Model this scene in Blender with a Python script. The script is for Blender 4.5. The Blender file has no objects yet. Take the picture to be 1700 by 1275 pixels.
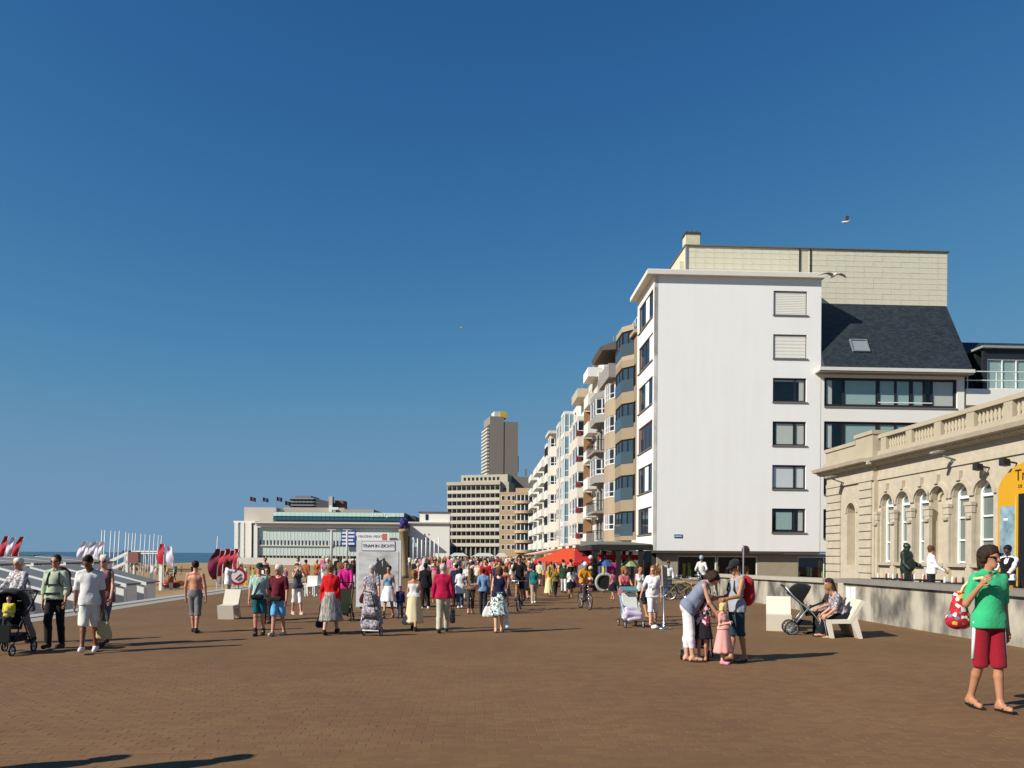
import bpy, math, random
import numpy as np
from mathutils import Vector, Matrix
random.seed(7); RNG = np.random.default_rng(7)
R = math.radians
SC = bpy.context.scene
COL = SC.collection

# ------------------------------------------------------------------ camera, sky, sun, exposure
F, PX, PY, ROLL, EYE = 1300.0, 850.0, 921.0, R(0.4), 1.85      # focal length in pixels of the 1700 px wide picture
cam_d = bpy.data.cameras.new('camera'); cam = bpy.data.objects.new('camera', cam_d); COL.objects.link(cam)
cam_d.sensor_fit = 'HORIZONTAL'; cam_d.sensor_width = 36.0; cam_d.lens = 36.0*F/1700.0
cam_d.shift_y = (PY-637.5)/1700.0
cam_d.clip_start = 0.1; cam_d.clip_end = 30000
cam.matrix_world = Matrix.Translation((0, 0, EYE)) @ Matrix.Rotation(R(90), 4, 'X') @ Matrix.Rotation(ROLL, 4, 'Z')
SC.camera = cam
SUN_EL, SUN_AZ = R(33.5), R(240.0)
w = bpy.data.worlds.new('World'); SC.world = w; w.use_nodes = True
nt = w.node_tree; bg = nt.nodes['Background']
sky = nt.nodes.new('ShaderNodeTexSky'); sky.sky_type = 'NISHITA'; sky.sun_disc = False
sky.sun_elevation = SUN_EL; sky.sun_rotation = SUN_AZ
sky.altitude = 0; sky.air_density = 0.7; sky.dust_density = 0.0; sky.ozone_density = 10
sp_ = nt.nodes.new('ShaderNodeSeparateColor'); cb_ = nt.nodes.new('ShaderNodeCombineColor'); nt.links.new(sky.outputs[0], sp_.inputs[0])
def _m(op, a, b):
    n_ = nt.nodes.new('ShaderNodeMath'); n_.operation = op
    for k_, v_ in enumerate((a, b)):
        if isinstance(v_, (int, float)): n_.inputs[k_].default_value = v_
        else: nt.links.new(v_, n_.inputs[k_])
    return n_.outputs[0]
for i_, (a_, x0) in enumerate(((1.0, .152), (1.12, .248), (1.04, .41))):          # the camera's soft shoulder, the same over the whole sky
    x_ = _m('MULTIPLY', sp_.outputs[i_], .133)
    x_ = _m('MULTIPLY', _m('POWER', x_, (1.55, 1.25, 1.15)[i_]), (3.1, 1.5, 1.16)[i_])
    d_ = _m('POWER', _m('ADD', _m('POWER', _m('DIVIDE', x_, x0), 3.0), 1.0), 1/3)
    nt.links.new(_m('MULTIPLY', _m('DIVIDE', x_, d_), a_/.133), cb_.inputs[i_])
nt.links.new(cb_.outputs[0], bg.inputs[0]); bg.inputs[1].default_value = 0.12
sd = bpy.data.lights.new('sun', 'SUN'); sd.energy = 5.0; sd.angle = R(0.55); sd.color = (1.0, 0.94, 0.85)
so = bpy.data.objects.new('sun', sd); COL.objects.link(so)
SUN_DIR = Vector((math.sin(SUN_AZ)*math.cos(SUN_EL), math.cos(SUN_AZ)*math.cos(SUN_EL), math.sin(SUN_EL)))
so.rotation_euler = SUN_DIR.to_track_quat('Z', 'Y').to_euler(); so.location = (-30, -20, 60)
SC.view_settings.view_transform = 'Standard'; SC.view_settings.look = 'None'
SC.view_settings.exposure = 0.3; SC.view_settings.gamma = 1.0; SC.view_settings.use_curve_mapping = False
SC.cycles.max_bounces = 5; SC.cycles.transparent_max_bounces = 12

# ------------------------------------------------------------------ where a place in the photograph stands in the world
def ray(px, py):
    u = (px-PX)/F; v = (py-PY)/F
    c, s = math.cos(ROLL), math.sin(ROLL)
    return u*c+v*s, -u*s+v*c                       # right, down per metre of depth
def gp(px, py, z=0.0):
    a, b = ray(px, py); Y = (EYE-z)/b
    return Vector((a*Y, Y, z))
def at(px, py, Y):
    a, b = ray(px, py)
    return Vector((a*Y, Y, EYE-b*Y))
# ------------------------------------------------------------------ materials
def lin(h):
    if isinstance(h, str):
        h = h.lstrip('#'); c = [int(h[i:i+2], 16)/255 for i in (0, 2, 4)]
        return tuple(x/12.92 if x <= .04045 else ((x+.055)/1.055)**2.4 for x in c)
    return tuple(h)
_M = {}
def mat(color, rough=.7, var=.12, scale=6.0, bump=0.0, bscale=40.0, metal=0.0, spec=.4, key=None, sheen=0.0):
    """plain surface: colour with soft procedural variation and fine relief"""
    k = key or ('m', str(color), rough, var, scale, bump, bscale, metal, spec, sheen)
    if k in _M: return _M[k]
    m = bpy.data.materials.new('surface'); m.use_nodes = True; n = m.node_tree; b = n.nodes['Principled BSDF']
    c = lin(color)
    b.inputs['Roughness'].default_value = rough; b.inputs['Metallic'].default_value = metal
    b.inputs['Specular IOR Level'].default_value = spec
    if sheen: b.inputs['Sheen Weight'].default_value = sheen
    tc = n.nodes.new('ShaderNodeTexCoord')
    if var > 0:
        nz = n.nodes.new('ShaderNodeTexNoise'); nz.inputs['Scale'].default_value = scale; nz.inputs['Detail'].default_value = 5
        n.links.new(tc.outputs['Object'], nz.inputs['Vector'])
        mx = n.nodes.new('ShaderNodeMix'); mx.data_type = 'RGBA'
        mx.inputs[6].default_value = (*[x*(1-var) for x in c], 1); mx.inputs[7].default_value = (*[min(1, x*(1+var)) for x in c], 1)
        n.links.new(nz.outputs['Fac'], mx.inputs[0]); n.links.new(mx.outputs[2], b.inputs['Base Color'])
    else: b.inputs['Base Color'].default_value = (*c, 1)
    if bump > 0:
        nb = n.nodes.new('ShaderNodeTexNoise'); nb.inputs['Scale'].default_value = bscale; nb.inputs['Detail'].default_value = 4
        n.links.new(tc.outputs['Object'], nb.inputs['Vector'])
        bp = n.nodes.new('ShaderNodeBump'); bp.inputs['Strength'].default_value = bump; bp.inputs['Distance'].default_value = .02
        n.links.new(nb.outputs['Fac'], bp.inputs['Height']); n.links.new(bp.outputs[0], b.inputs['Normal'])
    _M[k] = m; return m
def ramp_mat(key, colors, tex, scale=8.0, rough=.8, coord='Object', stretch=(1, 1, 1), bump=0.0, pos=None, interp='CONSTANT', spec=.3):
    """patterned surface: a texture read through a colour ramp"""
    if key in _M: return _M[key]
    m = bpy.data.materials.new(key); m.use_nodes = True; n = m.node_tree; b = n.nodes['Principled BSDF']
    b.inputs['Roughness'].default_value = rough; b.inputs['Specular IOR Level'].default_value = spec
    tc = n.nodes.new('ShaderNodeTexCoord'); mp = n.nodes.new('ShaderNodeMapping'); mp.inputs['Scale'].default_value = stretch
    n.links.new(tc.outputs[coord], mp.inputs[0])
    if tex == 'voronoi':
        t = n.nodes.new('ShaderNodeTexVoronoi'); t.inputs['Scale'].default_value = scale
        sp = n.nodes.new('ShaderNodeSeparateColor'); n.links.new(t.outputs['Color'], sp.inputs[0]); out = sp.outputs[0]
    elif tex == 'noise':
        t = n.nodes.new('ShaderNodeTexNoise'); t.inputs['Scale'].default_value = scale; t.inputs['Detail'].default_value = 3; out = t.outputs['Fac']
    else:
        t = n.nodes.new('ShaderNodeTexWave'); t.inputs['Scale'].default_value = scale; t.bands_direction = tex[-1]; out = t.outputs['Fac']
    n.links.new(mp.outputs[0], t.inputs['Vector'])
    r = n.nodes.new('ShaderNodeValToRGB'); r.color_ramp.interpolation = interp
    e = r.color_ramp.elements; k = len(colors)
    while len(e) < k: e.new(0.5)
    for i, c in enumerate(colors):
        e[i].position = pos[i] if pos else i/k; e[i].color = (*lin(c), 1)
    n.links.new(out, r.inputs[0]); n.links.new(r.outputs[0], b.inputs['Base Color'])
    if bump:
        bp = n.nodes.new('ShaderNodeBump'); bp.inputs['Strength'].default_value = bump; bp.inputs['Distance'].default_value = .02
        n.links.new(out, bp.inputs['Height']); n.links.new(bp.outputs[0], b.inputs['Normal'])
    _M[key] = m; return m
def glass(tint=(.015, .02, .028), rough=.04, key='g'):
    k = ('glass', key)
    if k in _M: return _M[k]
    m = bpy.data.materials.new('window_glass'); m.use_nodes = True; b = m.node_tree.nodes['Principled BSDF']
    b.inputs['Base Color'].default_value = (*tint, 1); b.inputs['Roughness'].default_value = rough; b.inputs['IOR'].default_value = 1.52
    _M[k] = m; return m
def clear_glass():
    if 'cg' in _M: return _M['cg']
    m = bpy.data.materials.new('clear_glass'); m.use_nodes = True; n = m.node_tree; n.nodes.clear()
    o = n.nodes.new('ShaderNodeOutputMaterial'); mx = n.nodes.new('ShaderNodeMixShader'); fr = n.nodes.new('ShaderNodeFresnel'); fr.inputs[0].default_value = 1.5
    t = n.nodes.new('ShaderNodeBsdfTransparent'); t.inputs[0].default_value = (.97, .98, .975, 1); g = n.nodes.new('ShaderNodeBsdfGlossy'); g.inputs['Roughness'].default_value = .02
    gb = n.nodes.new('ShaderNodeNewGeometry'); mm = n.nodes.new('ShaderNodeMath'); mm.operation = 'MULTIPLY_ADD'; mm.inputs[1].default_value = -.8333; mm.inputs[2].default_value = 1.5
    n.links.new(gb.outputs['Backfacing'], mm.inputs[0]); n.links.new(mm.outputs[0], fr.inputs[0]); n.links.new(fr.outputs[0], mx.inputs[0]); n.links.new(t.outputs[0], mx.inputs[1]); n.links.new(g.outputs[0], mx.inputs[2]); n.links.new(mx.outputs[0], o.inputs[0])
    _M['cg'] = m; return m

# ------------------------------------------------------------------ mesh building
class MB:
    def __init__(s): s.v = []; s.f = []; s.n = 0
    def add(s, v, f):
        v = np.asarray(v, float).reshape(-1, 3); s.v.append(v); n = s.n
        s.f.extend([tuple(i+n for i in q) for q in f]); s.n += len(v); return s
    def box(s, x0, x1, y0, y1, z0, z1):
        v = [(x0,y0,z0),(x1,y0,z0),(x1,y1,z0),(x0,y1,z0),(x0,y0,z1),(x1,y0,z1),(x1,y1,z1),(x0,y1,z1)]
        return s.add(v, [(0,3,2,1),(4,5,6,7),(0,1,5,4),(1,2,6,5),(2,3,7,6),(3,0,4,7)])
    def prism(s, poly, z0, z1, plane='xy'):
        k = len(poly); b = [(p[0], p[1], z0) for p in poly]+[(p[0], p[1], z1) for p in poly]
        if plane == 'xz': b = [(x, z, y) for x, y, z in b]
        if plane == 'yz': b = [(z, x, y) for x, y, z in b]
        return s.add(b, [tuple(range(k))[::-1], tuple(range(k, 2*k))]+[(i, (i+1) % k, k+(i+1) % k, k+i) for i in range(k)])
    def tube(s, pts, r, seg=8, closed=False, caps=True):
        pts = [Vector(p) for p in pts]; k = len(pts); rs = r if isinstance(r, (list, tuple)) else [r]*k
        vs = []; up0 = None
        for i, p in enumerate(pts):
            if closed: d = pts[(i+1) % k]-pts[i-1]
            else: d = pts[min(i+1, k-1)]-pts[max(i-1, 0)]
            d.normalize()
            if up0 is None:
                up0 = Vector((0, 0, 1)) if abs(d.z) < .9 else Vector((1, 0, 0))
            a = d.cross(up0)
            if a.length < 1e-4: a = d.cross(Vector((1, 0, 0)))
            a.normalize(); b = a.cross(d)
            if not closed: up0 = b if b.length > .1 else up0
            for j in range(seg):
                t = 2*math.pi*j/seg; vs.append(p+a*(rs[i]*math.cos(t))+b*(rs[i]*math.sin(t)))
        fs = []
        for i in range(k if closed else k-1):
            for j in range(seg):
                i2 = (i+1) % k
                fs.append((i*seg+j, i2*seg+j, i2*seg+(j+1) % seg, i*seg+(j+1) % seg))
        if caps and not closed: fs += [tuple(range(seg)), tuple(range((k-1)*seg, k*seg))[::-1]]
        return s.add([tuple(v) for v in vs], fs)
    def lathe(s, prof, c=(0, 0, 0), seg=16, sx=1, sy=1, wob=None):
        vs = []; fs = []; k = len(prof)
        for i, (r, z) in enumerate(prof):
            for j in range(seg):
                t = 2*math.pi*j/seg; rr = r*(wob(t, i/(k-1)) if wob else 1)
                vs.append((c[0]+rr*sx*math.cos(t), c[1]+rr*sy*math.sin(t), c[2]+z))
        for i in range(k-1):
            for j in range(seg): fs.append((i*seg+j, i*seg+(j+1) % seg, (i+1)*seg+(j+1) % seg, (i+1)*seg+j))
        fs += [tuple(range(seg))[::-1], tuple(range((k-1)*seg, k*seg))]
        return s.add(vs, fs)
    def ring(s, x0, x1, z0, z1, t, y0, y1):
        """rectangular frame in the xz plane, t wide"""
        s.box(x0, x0+t, y0, y1, z0, z1); s.box(x1-t, x1, y0, y1, z0, z1)
        s.box(x0+t, x1-t, y0, y1, z0, z0+t); return s.box(x0+t, x1-t, y0, y1, z1-t, z1)
    def mesh(s, name, m, smooth=False):
        me = bpy.data.meshes.new(name); me.from_pydata(np.concatenate(s.v).tolist() if s.v else [], [], s.f)
        if m: me.materials.append(m)
        if smooth: me.polygons.foreach_set('use_smooth', [True]*len(me.polygons))
        me.validate(); return me
    def build(s, name, m, parent=None, smooth=False, loc=(0, 0, 0), rz=0):
        return link(name, s.mesh(name, m, smooth), parent, loc, rz)
def link(name, me, parent=None, loc=(0, 0, 0), rz=0):
    o = bpy.data.objects.new(name, me); COL.objects.link(o); o.parent = parent; o.location = loc
    if rz: o.rotation_euler = (0, 0, rz)
    return o
def tag(o, label=None, cat=None, group=None, kind=None):
    if label: o['label'] = label
    if cat: o['category'] = cat
    if group: o['group'] = group
    if kind: o['kind'] = kind
    return o
def thing(name, label, cat, loc=(0, 0, 0), rz=0, group=None):
    o = bpy.data.objects.new(name, None); COL.objects.link(o); o.location = loc; o.rotation_euler = (0, 0, rz); o.empty_display_size = .2
    return tag(o, label, cat, group)
def struct(o): o['kind'] = 'structure'; return o
def copy_tree(o, parent=None):
    kids = [c for c in KIDS(o)]
    c = o.copy(); COL.objects.link(c); c.parent = parent
    for k in kids: copy_tree(k, c)
    return c
def KIDS(o): return list(o.children)
def B(*a): return MB().box(*a)
def bar(a, b, w, d=None):
    """square bar from a to b"""
    return MB().tube([a, b], w*.7, 4)
def letters(txt, size, m, parent, loc, rot, name='lettering', align='CENTER', ext=.004):
    cu = bpy.data.curves.new(name, 'FONT'); cu.body = txt; cu.size = size; cu.extrude = ext; cu.align_x = align; cu.align_y = 'CENTER'
    t = bpy.data.objects.new(name, cu); me = bpy.data.meshes.new_from_object(t); bpy.data.objects.remove(t); me.materials.clear(); me.materials.append(m)
    o = link(name, me, parent, loc); o.rotation_euler = rot
    return tag(o, kind='stuff') if False else o
# common colours
WHITE = mat('#e9e6dc', .75, .03, 1.5, .05, 60); DARKFRAME = mat('#2b2826', .5, .1); WFRAME = mat('#e6e6e2', .5, .03)
BLACK = mat('#141416', .5, .1); CHROME = mat('#b8bcc0', .25, .05, metal=.9); DGLASS = glass(); BGLASS = glass((.03, .06, .09), .05, 'b')
ALU = mat('#a9adaf', .4, .05, metal=.6)
# ------------------------------------------------------------------ the promenade's own axes: lat to the right, dep away
TH = math.atan2(58.0, 1300.0)
def pr(lat, dep, z=0.0):
    c, s = math.cos(TH), math.sin(TH)
    return Vector((lat*c-dep*s, lat*s+dep*c, z))
# ------------------------------------------------------------------ ground
def specks(n, col, vec):
    """sparse trodden gum and pale crumbs"""
    for sc, lim, f in ((2.3, .03, 1.5), (3.1, .05, .68), (1.1, .05, .75)):
        v = n.nodes.new('ShaderNodeTexVoronoi'); v.inputs['Scale'].default_value = sc; n.links.new(vec, v.inputs['Vector'])
        lt = n.nodes.new('ShaderNodeMath'); lt.operation = 'LESS_THAN'; lt.inputs[1].default_value = lim; n.links.new(v.outputs['Distance'], lt.inputs[0])
        m = n.nodes.new('ShaderNodeMix'); m.data_type = 'RGBA'; m.blend_type = 'MULTIPLY'; m.inputs[7].default_value = (f, f, f, 1)
        n.links.new(lt.outputs[0], m.inputs[0]); n.links.new(col, m.inputs[6]); col = m.outputs[2]
    return col
def pave_mat():
    m = bpy.data.materials.new('brick_paving'); m.use_nodes = True; n = m.node_tree; b = n.nodes['Principled BSDF']
    b.inputs['Roughness'].default_value = .85; b.inputs['Specular IOR Level'].default_value = .25
    tc = n.nodes.new('ShaderNodeTexCoord')
    br = n.nodes.new('ShaderNodeTexBrick'); br.inputs['Scale'].default_value = 1.0
    br.inputs['Brick Width'].default_value = .21; br.inputs['Row Height'].default_value = .105; br.inputs['Mortar Size'].default_value = .005
    br.inputs['Color1'].default_value = (.148, .084, .042, 1); br.inputs['Color2'].default_value = (.168, .101, .050, 1); br.inputs['Mortar'].default_value = (.128, .078, .044, 1)
    n.links.new(tc.outputs['Object'], br.inputs['Vector'])
    nz = n.nodes.new('ShaderNodeTexNoise'); nz.inputs['Scale'].default_value = .35; nz.inputs['Detail'].default_value = 6; nz.inputs['Roughness'].default_value = .65
    n.links.new(tc.outputs['Object'], nz.inputs['Vector'])
    rp = n.nodes.new('ShaderNodeValToRGB'); rp.color_ramp.elements[0].position = .3; rp.color_ramp.elements[0].color = (.98, .90, .78, 1)
    rp.color_ramp.elements[1].position = .7; rp.color_ramp.elements[1].color = (1.26, 1.19, 1.00, 1)
    n.links.new(nz.outputs['Fac'], rp.inputs[0])
    mx = n.nodes.new('ShaderNodeMix'); mx.data_type = 'RGBA'; mx.blend_type = 'MULTIPLY'; mx.inputs[0].default_value = 1
    n.links.new(br.outputs['Color'], mx.inputs[6]); n.links.new(rp.outputs[0], mx.inputs[7]); n.links.new(specks(n, mx.outputs[2], tc.outputs['Object']), b.inputs['Base Color'])
    return m
def brick_mat():
    """one paving brick: its own tone from the mesh, with the same wear as the far paving"""
    m = bpy.data.materials.new('paving_brick'); m.use_nodes = True; n = m.node_tree; b = n.nodes['Principled BSDF']
    b.inputs['Roughness'].default_value = .85; b.inputs['Specular IOR Level'].default_value = .25
    g = n.nodes.new('ShaderNodeNewGeometry'); tc = n.nodes.new('ShaderNodeTexCoord')
    r = n.nodes.new('ShaderNodeValToRGB'); e = r.color_ramp.elements
    e[0].color = (.148, .084, .044, 1); e[1].color = (.166, .100, .050, 1); x = e.new(.35); x.color = (.154, .084, .049, 1); x = e.new(.65); x.color = (.160, .095, .052, 1)
    n.links.new(g.outputs['Random Per Island'], r.inputs[0])
    nz = n.nodes.new('ShaderNodeTexNoise'); nz.inputs['Scale'].default_value = .35; nz.inputs['Detail'].default_value = 6; nz.inputs['Roughness'].default_value = .65
    n2 = n.nodes.new('ShaderNodeTexNoise'); n2.inputs['Scale'].default_value = 60
    n.links.new(g.outputs['Position'], nz.inputs['Vector']); n.links.new(g.outputs['Position'], n2.inputs['Vector'])
    rp = n.nodes.new('ShaderNodeValToRGB'); rp.color_ramp.elements[0].position = .3; rp.color_ramp.elements[0].color = (.98, .90, .78, 1)
    rp.color_ramp.elements[1].position = .7; rp.color_ramp.elements[1].color = (1.26, 1.19, 1.00, 1)
    n.links.new(nz.outputs['Fac'], rp.inputs[0])
    mx = n.nodes.new('ShaderNodeMix'); mx.data_type = 'RGBA'; mx.blend_type = 'MULTIPLY'; mx.inputs[0].default_value = 1
    n.links.new(r.outputs[0], mx.inputs[6]); n.links.new(rp.outputs[0], mx.inputs[7]); n.links.new(specks(n, mx.outputs[2], g.outputs['Position']), b.inputs['Base Color'])
    bp = n.nodes.new('ShaderNodeBump'); bp.inputs['Strength'].default_value = .25; bp.inputs['Distance'].default_value = .004
    n.links.new(n2.outputs['Fac'], bp.inputs['Height']); n.links.new(bp.outputs[0], b.inputs['Normal'])
    return m
PAVE = pave_mat(); BRICK = brick_mat()
EDGE = -12.4                                             # seaward edge of the promenade (lat)
g = MB()                                                 # land: promenade and the town behind it, out to the horizon
pts = [pr(EDGE-.0, -30), pr(EDGE, 215), pr(-80, 262), pr(-95, 330), pr(-720, 2500), pr(-2600, 9000), pr(6000, 9000), pr(6000, -30)]
c0 = Matrix.Rotation(-TH, 3, 'Z')
g.add([tuple(c0 @ p) for p in pts], [tuple(range(len(pts)))[::-1]])
ground = struct(g.build('promenade', PAVE, None, rz=TH))
q_ = MB()
for a_, b_ in zip(pts[1:4], pts[2:5]):
    d_ = (b_-a_).normalized(); n_ = Vector((d_.y, -d_.x, 0))*.4; m_ = a_-d_*.2
    q_.add([tuple(v+Vector((0, 0, z))) for z in (-4, .35) for v in (m_-n_, b_-n_, b_+n_, m_+n_)], [(0, 3, 2, 1), (4, 5, 6, 7), (0, 1, 5, 4), (1, 2, 6, 5), (2, 3, 7, 6), (3, 0, 4, 7)])
struct(q_.build('quay_wall', mat('#a5a29a', .85, .15, .3)))
sea_m = bpy.data.materials.new('sea_water'); sea_m.use_nodes = True; _b = sea_m.node_tree.nodes['Principled BSDF']
_b.inputs['Base Color'].default_value = (.012, .045, .06, 1); _b.inputs['Roughness'].default_value = .22; _b.inputs['IOR'].default_value = 1.33
_n = sea_m.node_tree; _t = _n.nodes.new('ShaderNodeTexNoise'); _t.inputs['Scale'].default_value = .35; _t.inputs['Detail'].default_value = 8
_tc = _n.nodes.new('ShaderNodeTexCoord'); _n.links.new(_tc.outputs['Object'], _t.inputs['Vector'])
_bp = _n.nodes.new('ShaderNodeBump'); _bp.inputs['Strength'].default_value = .9; _bp.inputs['Distance'].default_value = .6
_n.links.new(_t.outputs['Fac'], _bp.inputs['Height']); _n.links.new(_bp.outputs[0], _b.inputs['Normal'])
struct(MB().add([(-14000, -300, -2.6), (-60, -300, -2.6), (-60, 14000, -2.6), (-14000, 14000, -2.6)], [(0, 1, 2, 3)]).build('sea', sea_m))
SAND = mat('#a08560', .95, .16, .25, .5, 3.0, spec=.1)
g = MB(); rows = []
for d in np.linspace(-30, 300, 56):
    row = []
    for k in range(15):
        t = k/14; lat = EDGE+.3-(t**1.4)*(75+.2*max(d, 0)); z = -1.55-.12*math.sin(d*.13+lat*.2)-.9*t**2+.05*random.random()
        if k >= 12: z -= .25*(k-11)
        row.append(tuple(pr(lat, d, z)))
    rows.append(row)
vs = [p for r_ in rows for p in r_]; fs = [(i*15+j, i*15+15+j, i*15+16+j, i*15+j+1) for i in range(55) for j in range(14)]
struct(g.add(vs, fs).build('beach', SAND, smooth=True))
# concrete edge of the promenade with the sea wall below it
CONC = mat('#a5a29a', .85, .15, 1.2, .2, 25); CONC2 = mat('#9b9488', .85, .14, .8, .2, 30)
e = MB(); n_ = 24
for i in range(n_):
    e.prism([(EDGE-.5, -3.2), (EDGE-.5, .02), (EDGE+.1, .03), (EDGE+.1, -3.2)], -30+i*10.2, -30+i*10.2+10.185, plane='xz')
struct(e.build('sea_wall', CONC, None, rz=TH))
struct(B(EDGE+.1, EDGE+.8, -30, 215, -.2, .005).build('paved_edge_strip', CONC2, None, rz=TH))
# bricks near the camera as geometry
LX, LY, BZ = .21, .105, .002
def brick_data():
    xs = []; Y1 = 13.5
    for j in range(int(5.6/LY), int(Y1/LY)):
        y = j*LY; half = .70*(y+.6)+.5
        off = LX/2 if j % 2 else 0
        i0, i1 = int((-half)/LX)-1, int(half/LX)+1
        for i in range(i0, i1): xs.append((i*LX+off, y))
    return np.array(xs)
bd = brick_data(); order = np.argsort(np.abs(bd[:, 0])*.25+bd[:, 1]); bd = bd[order]
gap = .002; wx, wy = LX-gap, LY-gap; bv = .010
base = np.array([(gap/2, gap/2, -.001), (wx, gap/2, -.001), (wx, wy, -.001), (gap/2, wy, -.001),
                 (gap/2+bv, gap/2+bv, BZ), (wx-bv, gap/2+bv, BZ), (wx-bv, wy-bv, BZ), (gap/2+bv, wy-bv, BZ)])
bf = [(4, 5, 6, 7), (0, 1, 5, 4), (1, 2, 6, 5), (2, 3, 7, 6), (3, 0, 4, 7)]
bme = MB().add(base, bf).mesh('brick', BRICK)
near = bd[(bd[:, 1] > 6.3) & (np.abs(bd[:, 0]) < .62*bd[:, 1])][:300]
keys = {(round(a, 4), round(b, 4)) for a, b in near}
for a, b in near:
    o = link('brick', bme, ground, (a, b, -.004+.0025*random.random())); o.rotation_euler = (random.uniform(-.01, .01), random.uniform(-.006, .006), random.uniform(-.006, .006))
rest = np.array([p for p in bd if (round(p[0], 4), round(p[1], 4)) not in keys])
k = len(rest); V = np.repeat(base[None], k, 0).copy()
V[:, 4:, 2] += RNG.uniform(-.003, .003, (k, 1))*(base[4:, 0]-LX/2)[None]/LX + RNG.uniform(-.001, .001, (k, 1))
V[:, :, 0] += rest[:, 0:1]+RNG.uniform(-.0012, .0012, (k, 1)); V[:, :, 1] += rest[:, 1:2]+RNG.uniform(-.001, .001, (k, 1))
Fq = (np.array(bf)[None]+8*np.arange(k)[:, None, None]).reshape(-1, 4)
me = bpy.data.meshes.new('bricks'); me.from_pydata(V.reshape(-1, 3).tolist(), [], Fq.tolist()); me.materials.append(BRICK)
tag(link('brick_field', me, ground), kind='stuff')
# ------------------------------------------------------------------ windows and facades, shared
def window(parent, x0, x1, z0, z1, y, fm=DARKFRAME, gm=DGLASS, mull=(), t=.07, d=.06, sgn=1, name='window', trans=0):
    """frame in the xz plane at y, glass just behind it; sgn=+1: outside is -y"""
    f = MB().ring(x0, x1, z0, z1, t, y, y+d*sgn)
    for m_ in mull: f.box(m_-t/2, m_+t/2, y+.004*sgn, y+(d-.004)*sgn, z0+t, z1-t)
    if trans: f.box(x0+t, x1-t, y+.004*sgn, y+(d-.004)*sgn, trans-t/2, trans+t/2)
    o = f.build(name, fm, parent)
    edges = [x0+t]+[e_ for m_ in mull for e_ in (m_-t/2, m_+t/2)]+[x1-t]
    for i in range(0, len(edges), 2):
        B(edges[i], edges[i+1], y+d*.5*sgn, y+d*.7*sgn, z0+t, z1-t).build('pane', gm, o)
    return o
def facade(xr, zr, wins, y0, y1):
    """wall layer with real openings. wins: list of (x0,x1,z0,z1) laid out in rows"""
    m = MB(); rows = {}
    for a in wins: rows.setdefault((a[2], a[3]), []).append(a)
    z = zr[0]
    for (a, b), ws in sorted(rows.items()):
        if a > z: m.box(xr[0], xr[1], y0, y1, z, a)
        x = xr[0]
        for q in sorted(ws):
            if q[0] > x: m.box(x, q[0], y0, y1, a, b)
            x = q[1]
        if xr[1] > x: m.box(x, xr[1], y0, y1, a, b)
        z = b
    if zr[1] > z: m.box(xr[0], xr[1], y0, y1, z, zr[1])
    return m
STUCCO = mat('#ebe7dc', .8, .035, .5, .12, 30)
def stained_white():
    m = mat('#e6e2d6', .8, .0, key='stained'); n = m.node_tree; b = n.nodes['Principled BSDF']
    tc = n.nodes.new('ShaderNodeTexCoord'); mp = n.nodes.new('ShaderNodeMapping'); mp.inputs['Scale'].default_value = (1.6, 1.6, .12)
    nz = n.nodes.new('ShaderNodeTexNoise'); nz.inputs['Scale'].default_value = 1.2; nz.inputs['Detail'].default_value = 6
    n2 = n.nodes.new('ShaderNodeTexNoise'); n2.inputs['Scale'].default_value = .35; n2.inputs['Detail'].default_value = 4
    n3 = n.nodes.new('ShaderNodeTexNoise'); n3.inputs['Scale'].default_value = 14
    n.links.new(tc.outputs['Object'], mp.inputs[0]); n.links.new(mp.outputs[0], nz.inputs['Vector']); n.links.new(tc.outputs['Object'], n2.inputs['Vector']); n.links.new(tc.outputs['Object'], n3.inputs['Vector'])
    r = n.nodes.new('ShaderNodeValToRGB'); r.color_ramp.elements[0].position = .3; r.color_ramp.elements[0].color = (*lin('#ece9e0'), 1); r.color_ramp.elements[1].position = .55; r.color_ramp.elements[1].color = (*lin('#f0eee8'), 1)
    mx = n.nodes.new('ShaderNodeMath'); mx.operation = 'ADD'; md = n.nodes.new('ShaderNodeMath'); md.operation = 'MULTIPLY'; md.inputs[1].default_value = .5
    n.links.new(nz.outputs['Fac'], mx.inputs[0]); n.links.new(n2.outputs['Fac'], mx.inputs[1]); n.links.new(mx.outputs[0], md.inputs[0]); n.links.new(md.outputs[0], r.inputs[0]); n.links.new(r.outputs[0], b.inputs['Base Color'])
    bp = n.nodes.new('ShaderNodeBump'); bp.inputs['Strength'].default_value = .15; bp.inputs['Distance'].default_value = .02; n.links.new(n3.outputs['Fac'], bp.inputs['Height']); n.links.new(bp.outputs[0], b.inputs['Normal'])
    return m
SWHITE = stained_white()
SLATE = ramp_mat('slate', ['#22282c', '#2b3237', '#30383c', '#262d30'], 'voronoi', 5.0, .55, stretch=(.8, .8, 2.2), bump=.15, spec=.5)
CURTAIN = ramp_mat('curtain', ['#c9c8bf', '#e4e2d8', '#b9b8ae', '#dcdad0'], 'waveX', 7.0, .9, interp='LINEAR')
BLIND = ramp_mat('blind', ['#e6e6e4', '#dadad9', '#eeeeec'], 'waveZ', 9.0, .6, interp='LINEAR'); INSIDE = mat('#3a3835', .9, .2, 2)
GREENB = mat('#a9c1ba', .7, .06)
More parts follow.
